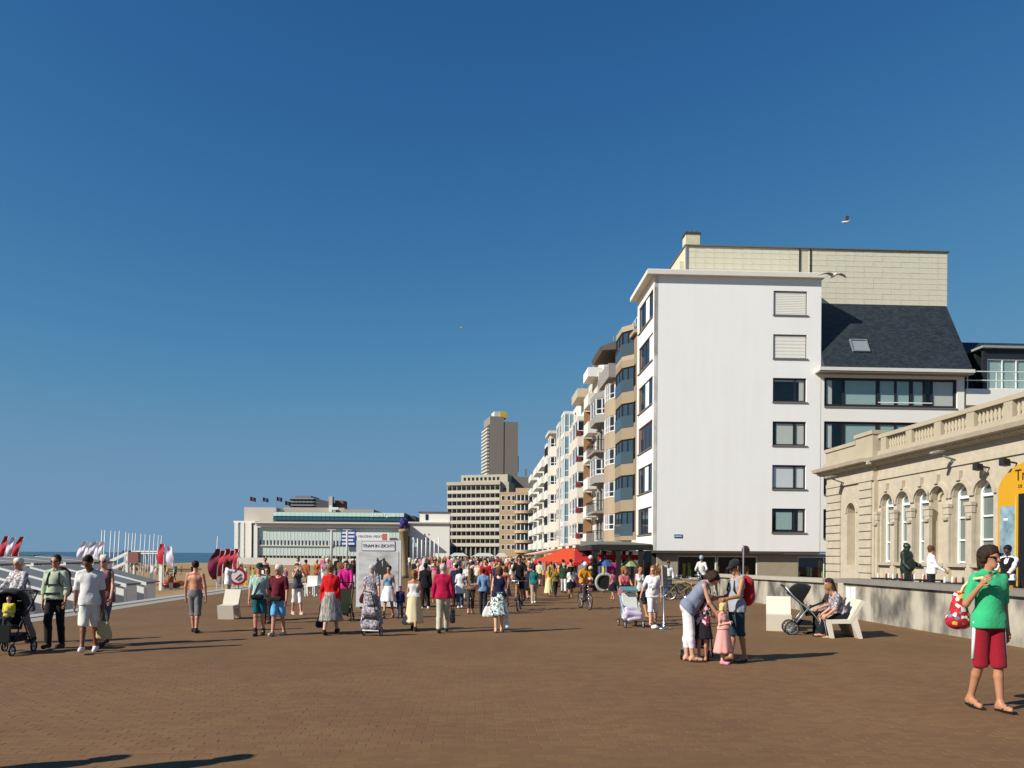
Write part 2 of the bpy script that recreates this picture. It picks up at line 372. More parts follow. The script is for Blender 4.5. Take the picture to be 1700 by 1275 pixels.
# ------------------------------------------------------------------ the white corner block
LB, D0 = 11.63, 51.5
wb = thing('apartment_block', 'white rendered corner apartment block with blank side wall and one window column', 'building', pr(LB, D0), TH)
Z0, ZR, DEP, WX = 2.2, 20.45, 5.4, 11.3
sz = [3.47+2.91*i for i in range(6)]
cw = [(8.04, 10.32, z, z+1.6) for z in sz]
facade((0, WX), (Z0, ZR), cw, 0, .3).build('wall', SWHITE, wb)
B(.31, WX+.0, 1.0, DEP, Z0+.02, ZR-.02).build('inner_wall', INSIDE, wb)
B(8.0, 10.36, .31, .99, Z0+.1, ZR-.1).build('room', INSIDE, wb) if False else None
for i, z in enumerate(sz):
    x0, x1 = 8.04, 10.32
    B(x0-.05, x1+.08, -.07, .12, z-.07, z-.002).build('sill', mat('#77716a', .7), wb)
    if i >= 4:
        sh = B(x0, x1, .1, .16, z, z+1.6).build('roller_shutter', mat('#dcd8cc', .6), wb)
        for k in range(14 if i == 5 else 7):
            h = 1.6/(14 if i == 5 else 7)
            MB().prism([(.098, z+k*h+.012), (.088, z+k*h+h*.4), (.098, z+k*h+h-.006)], x0+.03, x1-.03, 'yz').build('slat', mat('#e4e0d4', .55, .06), sh)
        MB().ring(x0+.001, x1-.001, z+.001, z+1.599, .04, .04, .09).build('frame', DARKFRAME, sh)
    else:
        w_ = window(wb, x0+.001, x1-.001, z+.001, z+1.599, .1, gm=clear_glass(), mull=(x0+1.55,), t=.1)
        if i == 3:
            B(x0+.11, x1-.11, .18, .19, z+1.40, z+1.49).build('blind', BLIND, w_); B(x0+1.85, x1-.11, .19, .2, z+.11, z+1.42).build('curtain', CURTAIN, w_)
        if i == 2:
            for a_, b_ in ((x0+.3, x0+1.45), (x0+1.65, x1-.06)): B(a_, b_, .18, .2, z+.11, z+1.48).build('curtain', CURTAIN, w_)
        if i == 1:
            for a_, b_ in ((x0+.1, x0+1.48), (x0+1.64, x1-.05)): B(a_, b_, .17, .18, z+.11, z+1.49).build('blind', BLIND, w_)
        if i == 0:
            B(x0+.32, x0+1.42, .18, .2, z+.2, z+1.38).build('blind', GREENB, w_); B(x0+1.85, x1-.12, .18, .2, z+.12, z+1.48).build('curtain', CURTAIN, w_)
# side towards the promenade: spandrel bands and window strips
sw = [(.5, DEP-.3, z-.15, z+1.7) for z in sz]
e_ = bpy.data.objects.new('side_wall', facade((0, DEP), (Z0, ZR), sw, 0, .28).mesh('side_wall', STUCCO)); COL.objects.link(e_); e_.parent = wb
e_.location = (-.002, DEP, 0); e_.rotation_euler = (0, 0, -math.pi/2)
for i, z in enumerate(sz):
    o = window(e_, .502, DEP-.302, z-.148, z+1.698, .07, mull=(1.5, 2.6, 3.8), t=.09, fm=(mat('#5a2f24', .6) if i == 2 else DARKFRAME))
    if i in (0, 1, 3, 4, 5): B(2.65 if i % 2 else 3.85, 3.75 if i % 2 else DEP-.42, .05, .064, z-.05, z+1.6).build('shutter', WFRAME, o)
    B(.45, DEP-.25, -.09, .1, z-.215, z-.152).build('sill', mat('#77716a', .7), e_)
MB().box(-.55, WX+.12, -.35, DEP+.1, ZR, ZR+.28).build('roof_slab', mat('#d9d3c4', .8, .08, 1), wb)
B(-.5, WX+.02, -.3, DEP+.05, ZR+.285, ZR+.34).build('roof_edge', mat('#e2ddd0', .7), wb)
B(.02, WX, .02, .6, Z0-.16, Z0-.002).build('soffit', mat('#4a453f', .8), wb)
# shop on the ground floor, set back under the overhang
gf = facade((0.4, 21.0), (-.3, Z0-.17), [(1.8, 4.4, .35, 1.85), (4.5, 7.2, .35, 1.85), (10.0, 13.6, .35, 1.85), (14.6, 15.6, .35, 1.85)], 0.42, .6).build('shop_wall', mat('#a0937c', .8, .15, 2, .1, 20), wb)
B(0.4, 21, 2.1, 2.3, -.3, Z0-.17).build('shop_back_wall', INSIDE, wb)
for a_, b_, c_, d_, mu in ((1.8, 4.4, .35, 1.85, ()), (4.5, 7.2, .35, 1.85, ()), (10.0, 13.6, .35, 1.85, (11.8,)), (14.6, 15.6, .35, 1.85, ())):
    window(wb, a_+.001, b_-.001, c_+.001, d_-.001, .45, gm=clear_glass(), mull=mu, t=.05, fm=WFRAME, name='shop_window')
pal = ['#c9a23a', '#9fb356', '#b0543a', '#d7d2c0', '#5d7f9a', '#c86b2c', '#7fa04a', '#e0c46a']
for k in range(26):
    x = random.choice([random.uniform(1.9, 4.2), random.uniform(4.6, 7), random.uniform(10.1, 13.4), random.uniform(10.1, 13.4)])
    z = .35; h = random.uniform(.5, 1.35); y = .85+random.random()*.8
    MB().lathe([(.03, 0), (.10, h*.2), (.08, h*.6), (.12, h*.9), (.03, h)], (x, y, z), 8).build('display_ware', mat(random.choice(pal), .6), wb, True)
for k in range(4): B([1.85, 4.45, 10.05, 14.65][k], [4.35, 7.15, 13.55, 15.55][k], 0.62, 2.0, [.27, .27, .27, .27][k], [.34, .34, .34, .34][k]).build('display_shelf', mat('#6b6157', .8), wb)
# wing with long window bands under a slate mansard
WX2 = 21.2; wz = [z+.0 for z in (3.1, 6.05, 9.0, 11.95)]
ww = [(WX+.25, 20.7, z, z+1.95) for z in wz]
facade((WX+.002, WX2), (Z0, 14.2), ww, .02, .3).build('wing_wall', STUCCO, wb)
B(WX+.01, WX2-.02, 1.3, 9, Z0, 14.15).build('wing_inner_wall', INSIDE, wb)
B(WX2-.3, WX2, .301, 9, Z0, 14.1).build('wing_side_wall', STUCCO, wb)
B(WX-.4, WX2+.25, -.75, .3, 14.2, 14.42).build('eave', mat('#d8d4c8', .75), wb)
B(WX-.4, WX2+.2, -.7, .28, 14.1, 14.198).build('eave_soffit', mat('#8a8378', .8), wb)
for z in wz:
    o = window(wb, WX+.252, 20.698, z+.001, z+1.949, .12, gm=clear_glass(), mull=(12.9, 15.3, 16.5, 17.6, 18.5, 19.0), t=.16)
    B(13.05, 15.15, .2, .22, z+.2, z+1.9).build('blind', GREENB, o); B(15.45, 17.45, .2, .22, z+.2, z+1.9).build('blind', GREENB, o)
    B(17.75, 18.4, .2, .22, z+.15, z+1.9).build('blind', GREENB, o); B(19.1, 20.5, .2, .22, z+.1, z+1.9).build('curtain', CURTAIN, o)
    B(15.3, 19.0, .05, .09, z+.3, z+.36).build('rail', WFRAME, o); B(11.8, 12.15, .2, .22, z+.2, z+1.9).build('curtain', CURTAIN, o)
    B(WX+.25, 20.7, -.04, .1, z-.08, z-.003).build('sill', mat('#77716a', .7), wb)
r_ = MB(); r_.add([(WX+.003, -.6, 14.43), (WX2+.2, -.6, 14.43), (WX2+.1, 2.3, 19.6), (WX+.003, 2.3, 19.6), (WX+.003, 9, 14.43), (WX2+.2, 9, 14.43), (WX2+.1, 9, 19.6), (WX+.003, 9, 19.6)],
     [(0, 1, 2, 3), (1, 5, 6, 2), (0, 3, 7, 4), (3, 2, 6, 7), (4, 7, 6, 5)])
roof = r_.build('slate_roof', SLATE, wb)
sl = math.atan2(19.6-14.43, 2.9)
sk = MB().ring(-.6, .6, -.55, .55, .09, -.06, .1).build('roof_window', mat('#777b7c', .5), roof, loc=(14.1, .32, 16.15)); sk.rotation_euler = (sl-math.pi/2, 0, 0)
B(-.51, .51, 0, .03, -.46, .46).build('pane', glass((.25, .28, .28), .1, 'sky'), sk)
# tiled penthouse wall
PX0, PX1, PZ0, PZ1, PYY = 2.7, 21.4, 19.5, 23.4, 2.35
B(PX0, PX1, PYY, 9.5, ZR-.5, PZ1).build('penthouse_wall', mat('#cbc5aa', .8, .08), wb)
TILE = ramp_mat('cream_tile', ['#d0cab0', '#d6d0b8', '#d3cdb4', '#d8d3bc'], 'voronoi', .9, .5, coord='Object')
tm = MB().add([(.003, 0, .003), (.662, 0, .003), (.662, 0, .377), (.003, 0, .377), (.009, -.016, .010), (.656, -.016, .010), (.656, -.011, .371), (.009, -.011, .371)], [(4, 5, 6, 7), (0, 1, 5, 4), (1, 2, 6, 5), (2, 3, 7, 6), (3, 0, 4, 7)]).mesh('tile', TILE)
pent = [o for o in wb.children if o.name.startswith('penthouse_wall')][0]
for j in range(10):
    for i in range(28):
        x = PX0+.06+i*.665+(.0 if j % 2 else .0)
        if x+.67 > PX1 or (10.7 < x+.33 < 11.6): continue
        if 19.58+j*.38 < ZR+.3 and x < WX-.6: continue
        link('tile', tm, pent, (x, PYY-.002+random.uniform(-.006, .004), 19.58+j*.38))
for x in (10.72, 11.5): B(x, x+.09, PYY-.06, PYY-.002, 19.6, PZ1-.02).build('joint_strip', DARKFRAME, wb)
B(PX0-.08, PX1+.1, PYY-.12, 9.6, PZ1, PZ1+.07).build('parapet_cap', mat('#6b665a', .7), wb)
for x, y, w_, h in ((PX0, PYY, 1.0, .75), (8.6, 5.5, 1.0, .55), (13.3, 6.0, .8, .65), (14.2, 6.0, .9, .35)):
    o = B(x+.02, x+w_, y, y+.9, PZ1+.1, PZ1+.1+h).build('chimney', mat('#c9c3a6' if x == PX0 else '#5d4b3a', .8, .15), wb)
    B(x-.06, x+w_+.08, y-.06, y+.96, PZ1+.1+h, PZ1+.22+h).build('chimney_cap', mat('#4b4038', .8), o)
    for k in range(3): MB().lathe([(.11, 0), (.09, .22)], (x+.2+k*w_*.3, y+.4, PZ1+.22+h), 8).build('chimney_pot', mat('#5c4a40', .8), o)
B(PX0-.35, PX0, PYY+.2, PYY+3, ZR+.3, PZ1-1.0).build('penthouse_bay', mat('#c9c3a6', .8), wb)
B(PX0-.02, PX0+.09, PYY-.1, PYY-.035, ZR+.3, PZ1).build('downpipe', ALU, wb)
sgn = B(1.45, 2.0, -.03, -.004, 3.05, 3.28).build('street_name_plate', mat('#24507e', .4), wb); B(1.5, 1.95, -.034, -.0305, 3.13, 3.2).build('plate_print', mat('#c9d6e0', .5), sgn)
# ------------------------------------------------------------------ house with slate mansard further right
rb = thing('slate_roofed_house', 'house with dark slate mansard, dormer and balcony behind the station', 'building', pr(LB+21.7, D0+1.2), TH)
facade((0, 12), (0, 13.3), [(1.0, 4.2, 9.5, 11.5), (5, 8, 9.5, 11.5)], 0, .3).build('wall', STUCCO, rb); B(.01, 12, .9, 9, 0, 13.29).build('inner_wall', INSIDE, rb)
for a_ in (1.0, 5.0): window(rb, a_+.001, a_+(3.199 if a_ == 1 else 2.999), 9.501, 11.499, .1, mull=(a_+1.5,))
B(-.3, 12.2, -1.1, .0, 12.2, 13.32).build('balcony', STUCCO, rb)
for z in (13.9, 14.5): MB().tube([(-.3, -1.05, z), (12, -1.05, z)], .04, 6).build('handrail', WFRAME, rb)
for k in range(7): MB().tube([(-.2+k*2, -1.05, 13.32), (-.2+k*2, -1.05, 14.5)], .025, 6).build('railing_post', WFRAME, rb)
MB().add([(-.4, .3, 13.33), (12.3, .3, 13.33), (12.3, 3, 17.6), (-.2, 3, 17.6), (-.4, 9, 13.33), (12.3, 9, 13.33), (12.3, 9, 17.6), (-.2, 9, 17.6)], [(0, 1, 2, 3), (1, 5, 6, 2), (0, 3, 7, 4), (3, 2, 6, 7)]).build('slate_roof', SLATE, rb)
dm = facade((1.4, 9), (13.33, 16.3), [(1.7, 8.7, 13.5, 15.6)], -.25, -.05).build('dormer', mat('#23282c', .6), rb); B(1.41, 8.99, .6, 2.2, 13.33, 16.28).build('dormer_back', mat('#23282c', .6), rb)
B(1.2, 9.2, -.5, 2.5, 16.3, 16.45).build('dormer_roof', mat('#8f9699', .5), rb)
o = window(rb, 1.701, 8.699, 13.501, 15.599, -.2, fm=WFRAME, gm=clear_glass(), mull=(2.8, 3.8, 5.2, 6.6), t=.08); B(1.8, 8.6, -.1, -.07, 13.6, 15.5).build('blind', GREENB, o)
# ------------------------------------------------------------------ the row of houses along the promenade (local x = away, local y = towards the sea)
def house(d0, d1, h, label, wall, name='row_house'):
    o = thing(name, label, 'building', pr(LB, d0), TH+math.pi/2, 'row of seafront houses'); o['w'] = d1-d0; return o
def canted(x0, x1, d, c): return [(x0, .0), (x0+c, d), (x1-c, d), (x1, .0)]
def bowed(x0, x1, d, n=9):
    a = (x0+x1)/2; r = (x1-x0)/2
    return [(a-r*math.cos(math.pi*i/(n-1)), d*math.sin(math.pi*i/(n-1))) for i in range(n)]
def shrink(poly, s):
    cx = sum(p[0] for p in poly)/len(poly); return [(cx+(p[0]-cx)*(1-s/2.0), max(-.05, p[1]-s)) for p in poly]
def bay(parent, poly, z0, zsill, ztop, z1, wallm, fm, gm=DGLASS, glass_rail=None):
    b = MB().prism(poly[::-1], z0, zsill).prism(poly[::-1], ztop, z1).build('bay_window', wallm, parent)
    ip = shrink(poly, .08); MB().prism(ip[::-1], zsill, ztop).build('pane', gm, b)
    f = MB()
    for i, p in enumerate(ip):
        q = ip[min(i+1, len(ip)-1)]
        f.box(p[0]-.07, p[0]+.07, p[1]-.05, p[1]+.07, zsill, ztop)
        if i < len(ip)-1:
            mx_, my_ = (p[0]+q[0])/2, (p[1]+q[1])/2
            if math.dist(p, q) > 1.1: f.box(mx_-.05, mx_+.05, my_-.05, my_+.06, zsill, ztop)
            f.tube([(*p, zsill+.05), (*q, zsill+.05)], .06, 4); f.tube([(*p, ztop-.05), (*q, ztop-.05)], .06, 4); 
            f.tube([(*p, zsill+(ztop-zsill)*.35), (*q, zsill+(ztop-zsill)*.35)], .04, 4)
    f.build('frame', fm, b)
    if glass_rail:
        g_ = MB(); pp = [(p[0], p[1]+.03) for p in poly]
        for p, q in zip(pp[:-1], pp[1:]): g_.add([(*p, zsill), (*q, zsill), (*q, zsill+.9), (*p, zsill+.9)], [(0, 1, 2, 3)])
        g_.build('glass_railing', glass_rail, b)
    return b
def balcony(parent, x0, x1, z, d, wallm, solid=True, railm=None):
    o = B(x0, x1, .003, d, z-.18, z).build('balcony', wallm, parent)
    if solid:
        MB().box(x0, x1, d-.1, d-.003, z, z+.95).box(x0, x0+.1, .003, d-.1, z, z+.95).box(x1-.1, x1, .003, d-.1, z, z+.95).build('parapet', wallm, o)
    else:
        r_ = MB(); n = max(4, int((x1-x0)/.35))
        for i in range(n+1): r_.box(x0+(x1-x0)*i/n-.015, x0+(x1-x0)*i/n+.015, d-.06, d-.03, z, z+.95)
        for k in range(4): r_.box(x0+.003, x0+.03, .1+k*d*.22, .13+k*d*.22, z, z+.95)
        r_.tube([(x0, .05, z+.97), (x0, d-.04, z+.97), (x1, d-.04, z+.97), (x1, .05, z+.97)], .03, 5)
        r_.build('railing', railm or BLACK, o)
    return o
def shell(o, wallm, h, wins, gfh=3.0, gfm=None, deep=11):
    wd = o['w']; m = facade((0, wd), (gfh, h), wins, -.3, 0)
    m.build('wall', wallm, o); MB().box(.004, wd-.004, -deep, -.75, 0, h-.02).box(.004, .3, -.75, -.301, 0, h-.02).box(wd-.3, wd-.004, -.75, -.301, 0, h-.02).build('inner_wall', wallm, o)
    B(.001, wd-.001, -.6, .05, gfh-.35, gfh-.002).build('fascia', mat('#d9d2c3', .7), o)
    B(.01, wd-.01, -.7, -.45, 0, gfh-.36).build('shop_front', gfm or glass((.02, .02, .02), .1, 'shop'), o)
def flush(o, wins, fm=WFRAME, gm=DGLASS):
    for a in wins: window(o, a[0]+.002, a[1]-.002, a[2]+.002, a[3]-.002, -.12, fm=fm, gm=gm, mull=((a[0]+a[1])/2,), sgn=-1)
BROWN = mat('#8f8068', .8, .1, .8, .1, 20); TAN = mat('#a3937a', .8, .1, .8, .1, 20); GREYST = mat('#8f8c86', .85, .18, 1.0, .3, 8)
CREAM = mat('#c9c4b4', .8, .08, .8); CREAM2 = mat('#cbc4b6', .8, .08, .8); OFFW = mat('#d4d2ca', .8, .07, .8)
Z = [3.0+2.72*i for i in range(6)]
GR = glass((.05, .075, .09), .05, 'rail')
h1 = house(56.95, 63.2, 18.6, 'brown rendered house with angular dark glass bays beside the white block', BROWN)
wn = [(.5, 1.3, z+.6, z+2.2) for z in Z[:5]]; shell(h1, BROWN, 18.2, wn); flush(h1, wn, DARKFRAME)
for z in Z[:5]: bay(h1, canted(1.2, 5.6, .75, .9), z, z+.35, z+2.2, z+2.72, BROWN, DARKFRAME, BGLASS, GR)
bay(h1, canted(1.2, 5.6, .75, .9), Z[5], Z[5]+.35, Z[5]+2.2, Z[5]+2.6, TAN, DARKFRAME, BGLASS, GR)
B(-.1, 6.3, -6, .25, 18.2, 18.45).build('cornice', TAN, h1); B(.3, 4, -5, -.9, 18.46, 20.0).build('penthouse', TAN, h1)
rr = MB()
for k in range(5): rr.tube([(.4+k*.9, -.1, 18.45), (.4+k*.9, -.1, 19.5)], .03, 5)
rr.tube([(.4, -.1, 19.5), (4, -.1, 19.5)], .035, 5).tube([(.4, -.1, 19), (4, -.1, 19)], .02, 5).build('railing', WFRAME, h1)
h2 = house(63.2, 69.0, 18, 'tan house with curved bow windows in white frames and a slanted roof hood', TAN)
shell(h2, TAN, 16.4, []); 
for i, z in enumerate(Z[:5]): bay(h2, bowed(.5, 5.2, .85, 7), z, z+.95, z+2.3, z+2.72, TAN, WFRAME)
balcony(h2, .3, 5.5, Z[5], 1.0, GREYST); B(.5, 5.3, -8, -.8, 16.4, 18.8).build('penthouse', GREYST, h2)
MB().prism([(-.8, 18.8), (1.5, 18.6), (1.7, 18.9), (-.8, 19.9)], .3, 5.5, 'yz').build('roof_hood', mat('#6b6258', .7), h2)
for k in range(2): B(1+k*2.5, 2.2+k*2.5, -3, -2, 18.8, 20.6).build('chimney', BROWN, h2)
h3 = house(69.0, 75.4, 18.4, 'grey stone house with ornate carved front and iron balconies', GREYST)
wn = [(a, a+1.1, z+.4, z+2.3) for z in Z[:5] for a in (.8, 2.65, 4.5)]; shell(h3, GREYST, 17.4, wn); flush(h3, wn)
for i, z in enumerate(Z[:5]):
    B(-.02, 6.38, .003, .22, z-.12, z+.1).build('string_course', GREYST, h3)
    for a in (.3, 2.1, 3.95, 5.8): MB().lathe([(.16, 0), (.12, .1), (.11, 1.6), (.18, 1.75), (.2, 1.9)], (a, .14, z+.35), 8).build('column', GREYST, h3, True)
    if i in (0, 1, 3): balcony(h3, .6, 5.6, z+.1, 1.25, GREYST, False, BLACK)
    if i in (2, 4): bay(h3, canted(.8, 5.6, 1.0, .8), z, z+.7, z+2.2, z+2.7, GREYST, WFRAME)
MB().add([(0, -.3, 17.4), (6.4, -.3, 17.4), (6.4, -4, 19.6), (0, -4, 19.6), (0, -9, 17.4), (6.4, -9, 17.4)], [(0, 1, 2, 3), (3, 2, 5, 4), (0, 3, 4), (1, 5, 2)]).build('roof', SLATE, h3)
for a in (.5, 2.0, 3.2, 5.6): MB().lathe([(.3, 0), (.25, .5), (.12, .6), (.16, .9), (.02, 1.7)], (a, -.1, 17.4), 8).build('finial', GREYST, h3, True)
B(1.8, 4.6, -.7, .1, 17.4, 19.0).build('gable', GREYST, h3)
h4 = house(75.4, 82.2, 20, 'off-white house with open loggia balconies and brown end panels', OFFW)
wn = [(.6, 3.0, z+.1, z+2.3) for z in Z]+[(4.2, 6.0, z+.5, z+2.2) for z in Z]; shell(h4, CREAM2, 19.6, wn); flush(h4, wn, DARKFRAME)
for i, z in enumerate(Z):
    balcony(h4, .2, 3.4, z+.05, .95, OFFW)
    if i < 5: B(3.3, 3.45, .1, .93, z+1.01, z+2.5).build('screen_wall', mat('#94714e', .7), h4)
B(.1, 3.5, -2, 1.0, 19.2, 20.1).build('roof_hood', WHITE, h4); B(0, 6.8, -8, -.5, 19.6, 21.2).build('penthouse', OFFW, h4); B(-.1, 6.9, -8.2, -.2, 21.2, 21.4).build('penthouse_roof', GREYST, h4)
h5 = house(82.2, 92.0, 19.6, 'house with white framed glazed bays and dark red corner panels', OFFW)
shell(h5, OFFW, 18.6, [])
for z in Z:
    if z+2.7 > 18.7: continue
    b_ = bay(h5, [(.4, 0), (.4, 1.1), (5.0, 1.1), (5.0, 0)], z, z+.6, z+2.3, z+2.72, CREAM2, WFRAME); B(.38, .9, 1.12, 1.15, z+.62, z+1.3).build('red_panel', mat('#6d231f', .6), b_); B(.36, .395, .7, 1.08, z+.62, z+1.15).build('red_panel', mat('#6d231f', .6), b_)
    bay(h5, [(5.6, 0), (5.6, .9), (9.2, .9), (9.2, 0)], z, z+.9, z+2.3, z+2.72, CREAM2, WFRAME, BGLASS)
B(.2, 5.2, -.3, 1.15, 18.6, 19.5).build('roof_hood', mat('#b9ab94', .7), h5); B(5.2, 9.8, -6, 0, 18.6, 19.4).build('parapet', OFFW, h5)
h6 = house(92.0, 98.4, 19.4, 'narrow house with pale blue glass balcony fronts', GREYST)
wn = [(.5, 2.2, z+.5, z+2.3) for z in Z[:6]]; shell(h6, OFFW, 19.4, wn); flush(h6, wn)
PBL = glass((.16, .28, .33), .1, 'pale')
for z in Z: bay(h6, [(2.6, 0), (2.6, 1.2), (6.1, 1.2), (6.1, 0)], z, z+.15, z+2.4, z+2.72, OFFW, WFRAME, PBL)
MB().lathe([(.5, 0), (.35, .8), (.12, 1.2), (.02, 3.2)], (3.2, -1, 19.4), 8).build('turret', GREYST, h6, True)
h7 = house(98.4, 108.2, 19, 'cream yellow house with flat bays and a rooftop terrace', CREAM)
wn = [(.8, 2.6, z+.7, z+2.2) for z in Z]; shell(h7, CREAM, 19.2, wn); flush(h7, wn)
for z in Z: bay(h7, [(3.6, 0), (3.6, 1.0), (7.6, 1.0), (7.6, 0)], z, z+.8, z+2.2, z+2.72, CREAM, WFRAME)
B(-.1, 9.9, -7, .4, 19.2, 19.5).build('cornice', CREAM, h7); B(1, 8, -6, -1, 19.5, 21).build('penthouse', CREAM, h7)
h8 = house(108.2, 121.2, 18, 'pale cream apartment house with white framed corner windows', CREAM2)
wn = [(1, 2.8, z+.7, z+2.2) for z in Z[:6]]+[(10, 12, z+.7, z+2.2) for z in Z[:6]]; shell(h8, CREAM2, 18.0+1.4, wn); flush(h8, wn)
for z in Z[:6]: bay(h8, canted(4.0, 8.6, 1.2, .6), z, z+.8, z+2.2, z+2.72, CREAM2, WFRAME)
B(3.6, 9, -2, 1.5, 19.3, 19.7).build('cornice', CREAM2, h8)
h9 = house(121.2, 138.2, 18.4, 'white house front with rows of dark windows and small balconies', OFFW)
wn = [(a, a+1.9, z+.5, z+2.2) for z in Z[:6] for a in (1, 5, 9, 13)]; shell(h9, OFFW, 19.0, wn); flush(h9, wn, DARKFRAME)
for z in Z[:6]: balcony(h9, 8, 15.5, z+.05, 1.1, OFFW); 
for z in Z[:6]: bay(h9, [(.8, 0), (.8, .9), (4.2, .9), (4.2, 0)], z, z+.8, z+2.2, z+2.72, OFFW, DARKFRAME)
h10 = house(138.2, 162, 18.4, 'far end house of the row, off-white with shallow balconies', OFFW)
wn = [(a, a+2.2, z+.5, z+2.2) for z in Z[:6] for a in (1.5, 6, 11, 16, 20)]; shell(h10, OFFW, 19.4, wn); flush(h10, wn)
for z in Z[:6]: balcony(h10, 1, 9, z+.05, 1.2, OFFW); balcony(h10, 14, 22, z+.05, 1.2, OFFW)
for hh, xs in ((h7, (2, 8.5)), (h8, (2, 10)), (h9, (3, 12)), (h5, (6,)), (h4, (5,))):
    for x in xs:
        q = B(x, x+.9, -4, -3, 19.0, 21.3).build('chimney', GREYST, hh); MB().lathe([(.14, 0), (.11, .4)], (x+.45, -3.5, 21.3), 8).build('chimney_pot', mat('#7a4a38', .8), q)
for hh, x, z in ((h4, 3, 21.4), (h7, 4, 21), (h9, 6, 19), (h10, 8, 19.4)): MB().tube([(x, -2, z), (x, -2, z+2.6)], .04, 5).tube([(x, -2.5, z+2.2), (x, -1.5, z+2.2)], .02, 4).build('aerial', ALU, hh)
# ------------------------------------------------------------------ the stone station wing (local x = away along the front, local y = towards the sea)
STONE = ramp_mat('limestone', ['#ada38f', '#b5aa96', '#bbb09c', '#b1a793', '#b8ad99'], 'noise', 3.0, .85, interp='LINEAR', bump=.1)
STONED = mat('#aba08a', .85, .15, 1.5, .2, 20)
LS = 17.0; S0, S1 = 12.0, 36.9
st = thing('station_building', 'beige limestone station wing with tall arched windows and roof balustrade', 'building', pr(LS, S0), TH+math.pi/2)
def sx(px):
    r_ = (px-850)/1300.0; c_, s_ = math.cos(TH), math.sin(TH); return LS*(c_-r_*s_)/(r_*c_+s_)-S0
arches = [(1480, 'w'), (1507, 'w'), (1538, 'w'), (1566, 'n'), (1604, 'w'), (1644, 'w')]
ac = [(sx(p)+.34, k) for p, k in arches]; AW, ZS, ZSP, ZC = .48, 1.65, 4.0, 5.12
pit = 1.3
# wall with arched openings: a strip of columns per arch
def arch_wall(xc, hw, zs, zsp, ztop, x0, x1, z0, y0, y1, n=12):
    m = MB(); m.box(x0, xc-hw, y0, y1, z0, ztop).box(xc+hw, x1, y0, y1, z0, ztop).box(xc-hw, xc+hw, y0, y1, z0, zs)
    for i in range(n):
        a, b = -hw+2*hw*i/n, -hw+2*hw*(i+1)/n
        za, zb = zsp+math.sqrt(max(0, hw*hw-a*a)), zsp+math.sqrt(max(0, hw*hw-b*b))
        m.add([(xc+a, y0, za), (xc+b, y0, zb), (xc+b, y0, ztop), (xc+a, y0, ztop), (xc+a, y1, za), (xc+b, y1, zb), (xc+b, y1, ztop), (xc+a, y1, ztop)],
              [(0, 1, 2, 3), (4, 7, 6, 5), (0, 4, 5, 1), (2, 6, 7, 3)])
    return m
def archring(m, xc, hw, zsp, w_, y0, y1, n=14):
    for i in range(n):
        t0, t1 = math.pi*i/n, math.pi*(i+1)/n
        q = [(xc-r_*math.cos(t), zsp+r_*math.sin(t)) for t in (t0, t1) for r_ in (hw, hw+w_)]
        q = [q[0], q[1], q[3], q[2]]
        m.add([(a, y0, b) for a, b in q]+[(a, y1, b) for a, b in q], [(0, 1, 2, 3), (4, 7, 6, 5), (0, 4, 5, 1), (1, 5, 6, 2), (2, 6, 7, 3), (3, 7, 4, 0)])
    return m
bounds = [ac[0][0]+.75]+[(ac[i][0]+ac[i+1][0])/2 for i in range(len(ac)-1)]+[ac[-1][0]-.68]
for i, (xc, kd) in enumerate(ac):
    arch_wall(xc, AW, ZS, ZSP, ZC, bounds[i+1], bounds[i], 0, -.62, 0).build('wall_bay', STONE, st)
    ar = archring(MB(), xc, AW+.02, ZSP, .15, .001, .07).build('arch_moulding', STONE, st)
    MB().prism([(-.10, 0), (.10, 0), (.14, .34), (-.14, .34)], .0, .14, 'xz').build('keystone', STONE, ar, loc=(xc, .0, ZSP+AW+.1))
    B(xc-AW-.06, xc+AW+.06, .0, .16, ZS-.12, ZS-.002).build('sill', STONED, st)
    if kd == 'w':
        f = MB(); y0 = -.27
        f.box(xc-AW+.01, xc-AW+.09, y0, y0+.07, ZS, ZSP).box(xc+AW-.09, xc+AW-.01, y0, y0+.07, ZS, ZSP).box(xc-AW+.09, xc+AW-.09, y0+.004, y0+.066, ZSP-.05, ZSP+.05)
        for z in (ZS+.02, ZS+.8, ZS+1.6): f.box(xc-AW+.09, xc+AW-.09, y0+.01, y0+.06, z, z+.06)
        archring(f, xc, AW-.1, ZSP, .09, y0, y0+.07); fo = f.build('window_frame', WFRAME, st)
        hw = AW-.05
        MB().prism([(xc-hw, ZS), (xc+hw, ZS)]+[(xc+hw*math.cos(t), ZSP+hw*math.sin(t)) for t in np.linspace(0, math.pi, 12)], y0-.03, y0-.01, 'xz').build('pane', glass((.13, .17, .16), .12, 'st'), fo)
    else:
        B(xc-AW-.05, xc+AW+.05, -.5, -.30, ZS, ZSP+AW+.05).build('niche_back', STONE, st); archring(MB(), xc, AW-.2, ZSP, .14, -.30, -.22).build('inner_arch', STONE, st)
for b in bounds[:-1]:
    q = B(b-.17, b+.17, .002, .12, 1.0, 3.418).build('pilaster', STONE, st)
    B(b-.21, b+.21, .0, .17, 3.66, 3.78).build('impost', STONE, q); B(b-.19, b+.19, .0, .14, 3.42, 3.658).build('capital', STONE, q); B(b-.16, b+.10, .121, .2, 3.2, 3.3).build('bracket', STONED, q)
# nearer run of the wing, with the wide doorway that carries the yellow panel
xr = bounds[-1]
B(-1, xr-.001, -.62, -.002, 0, ZC).build('wall_run', STONE, st)
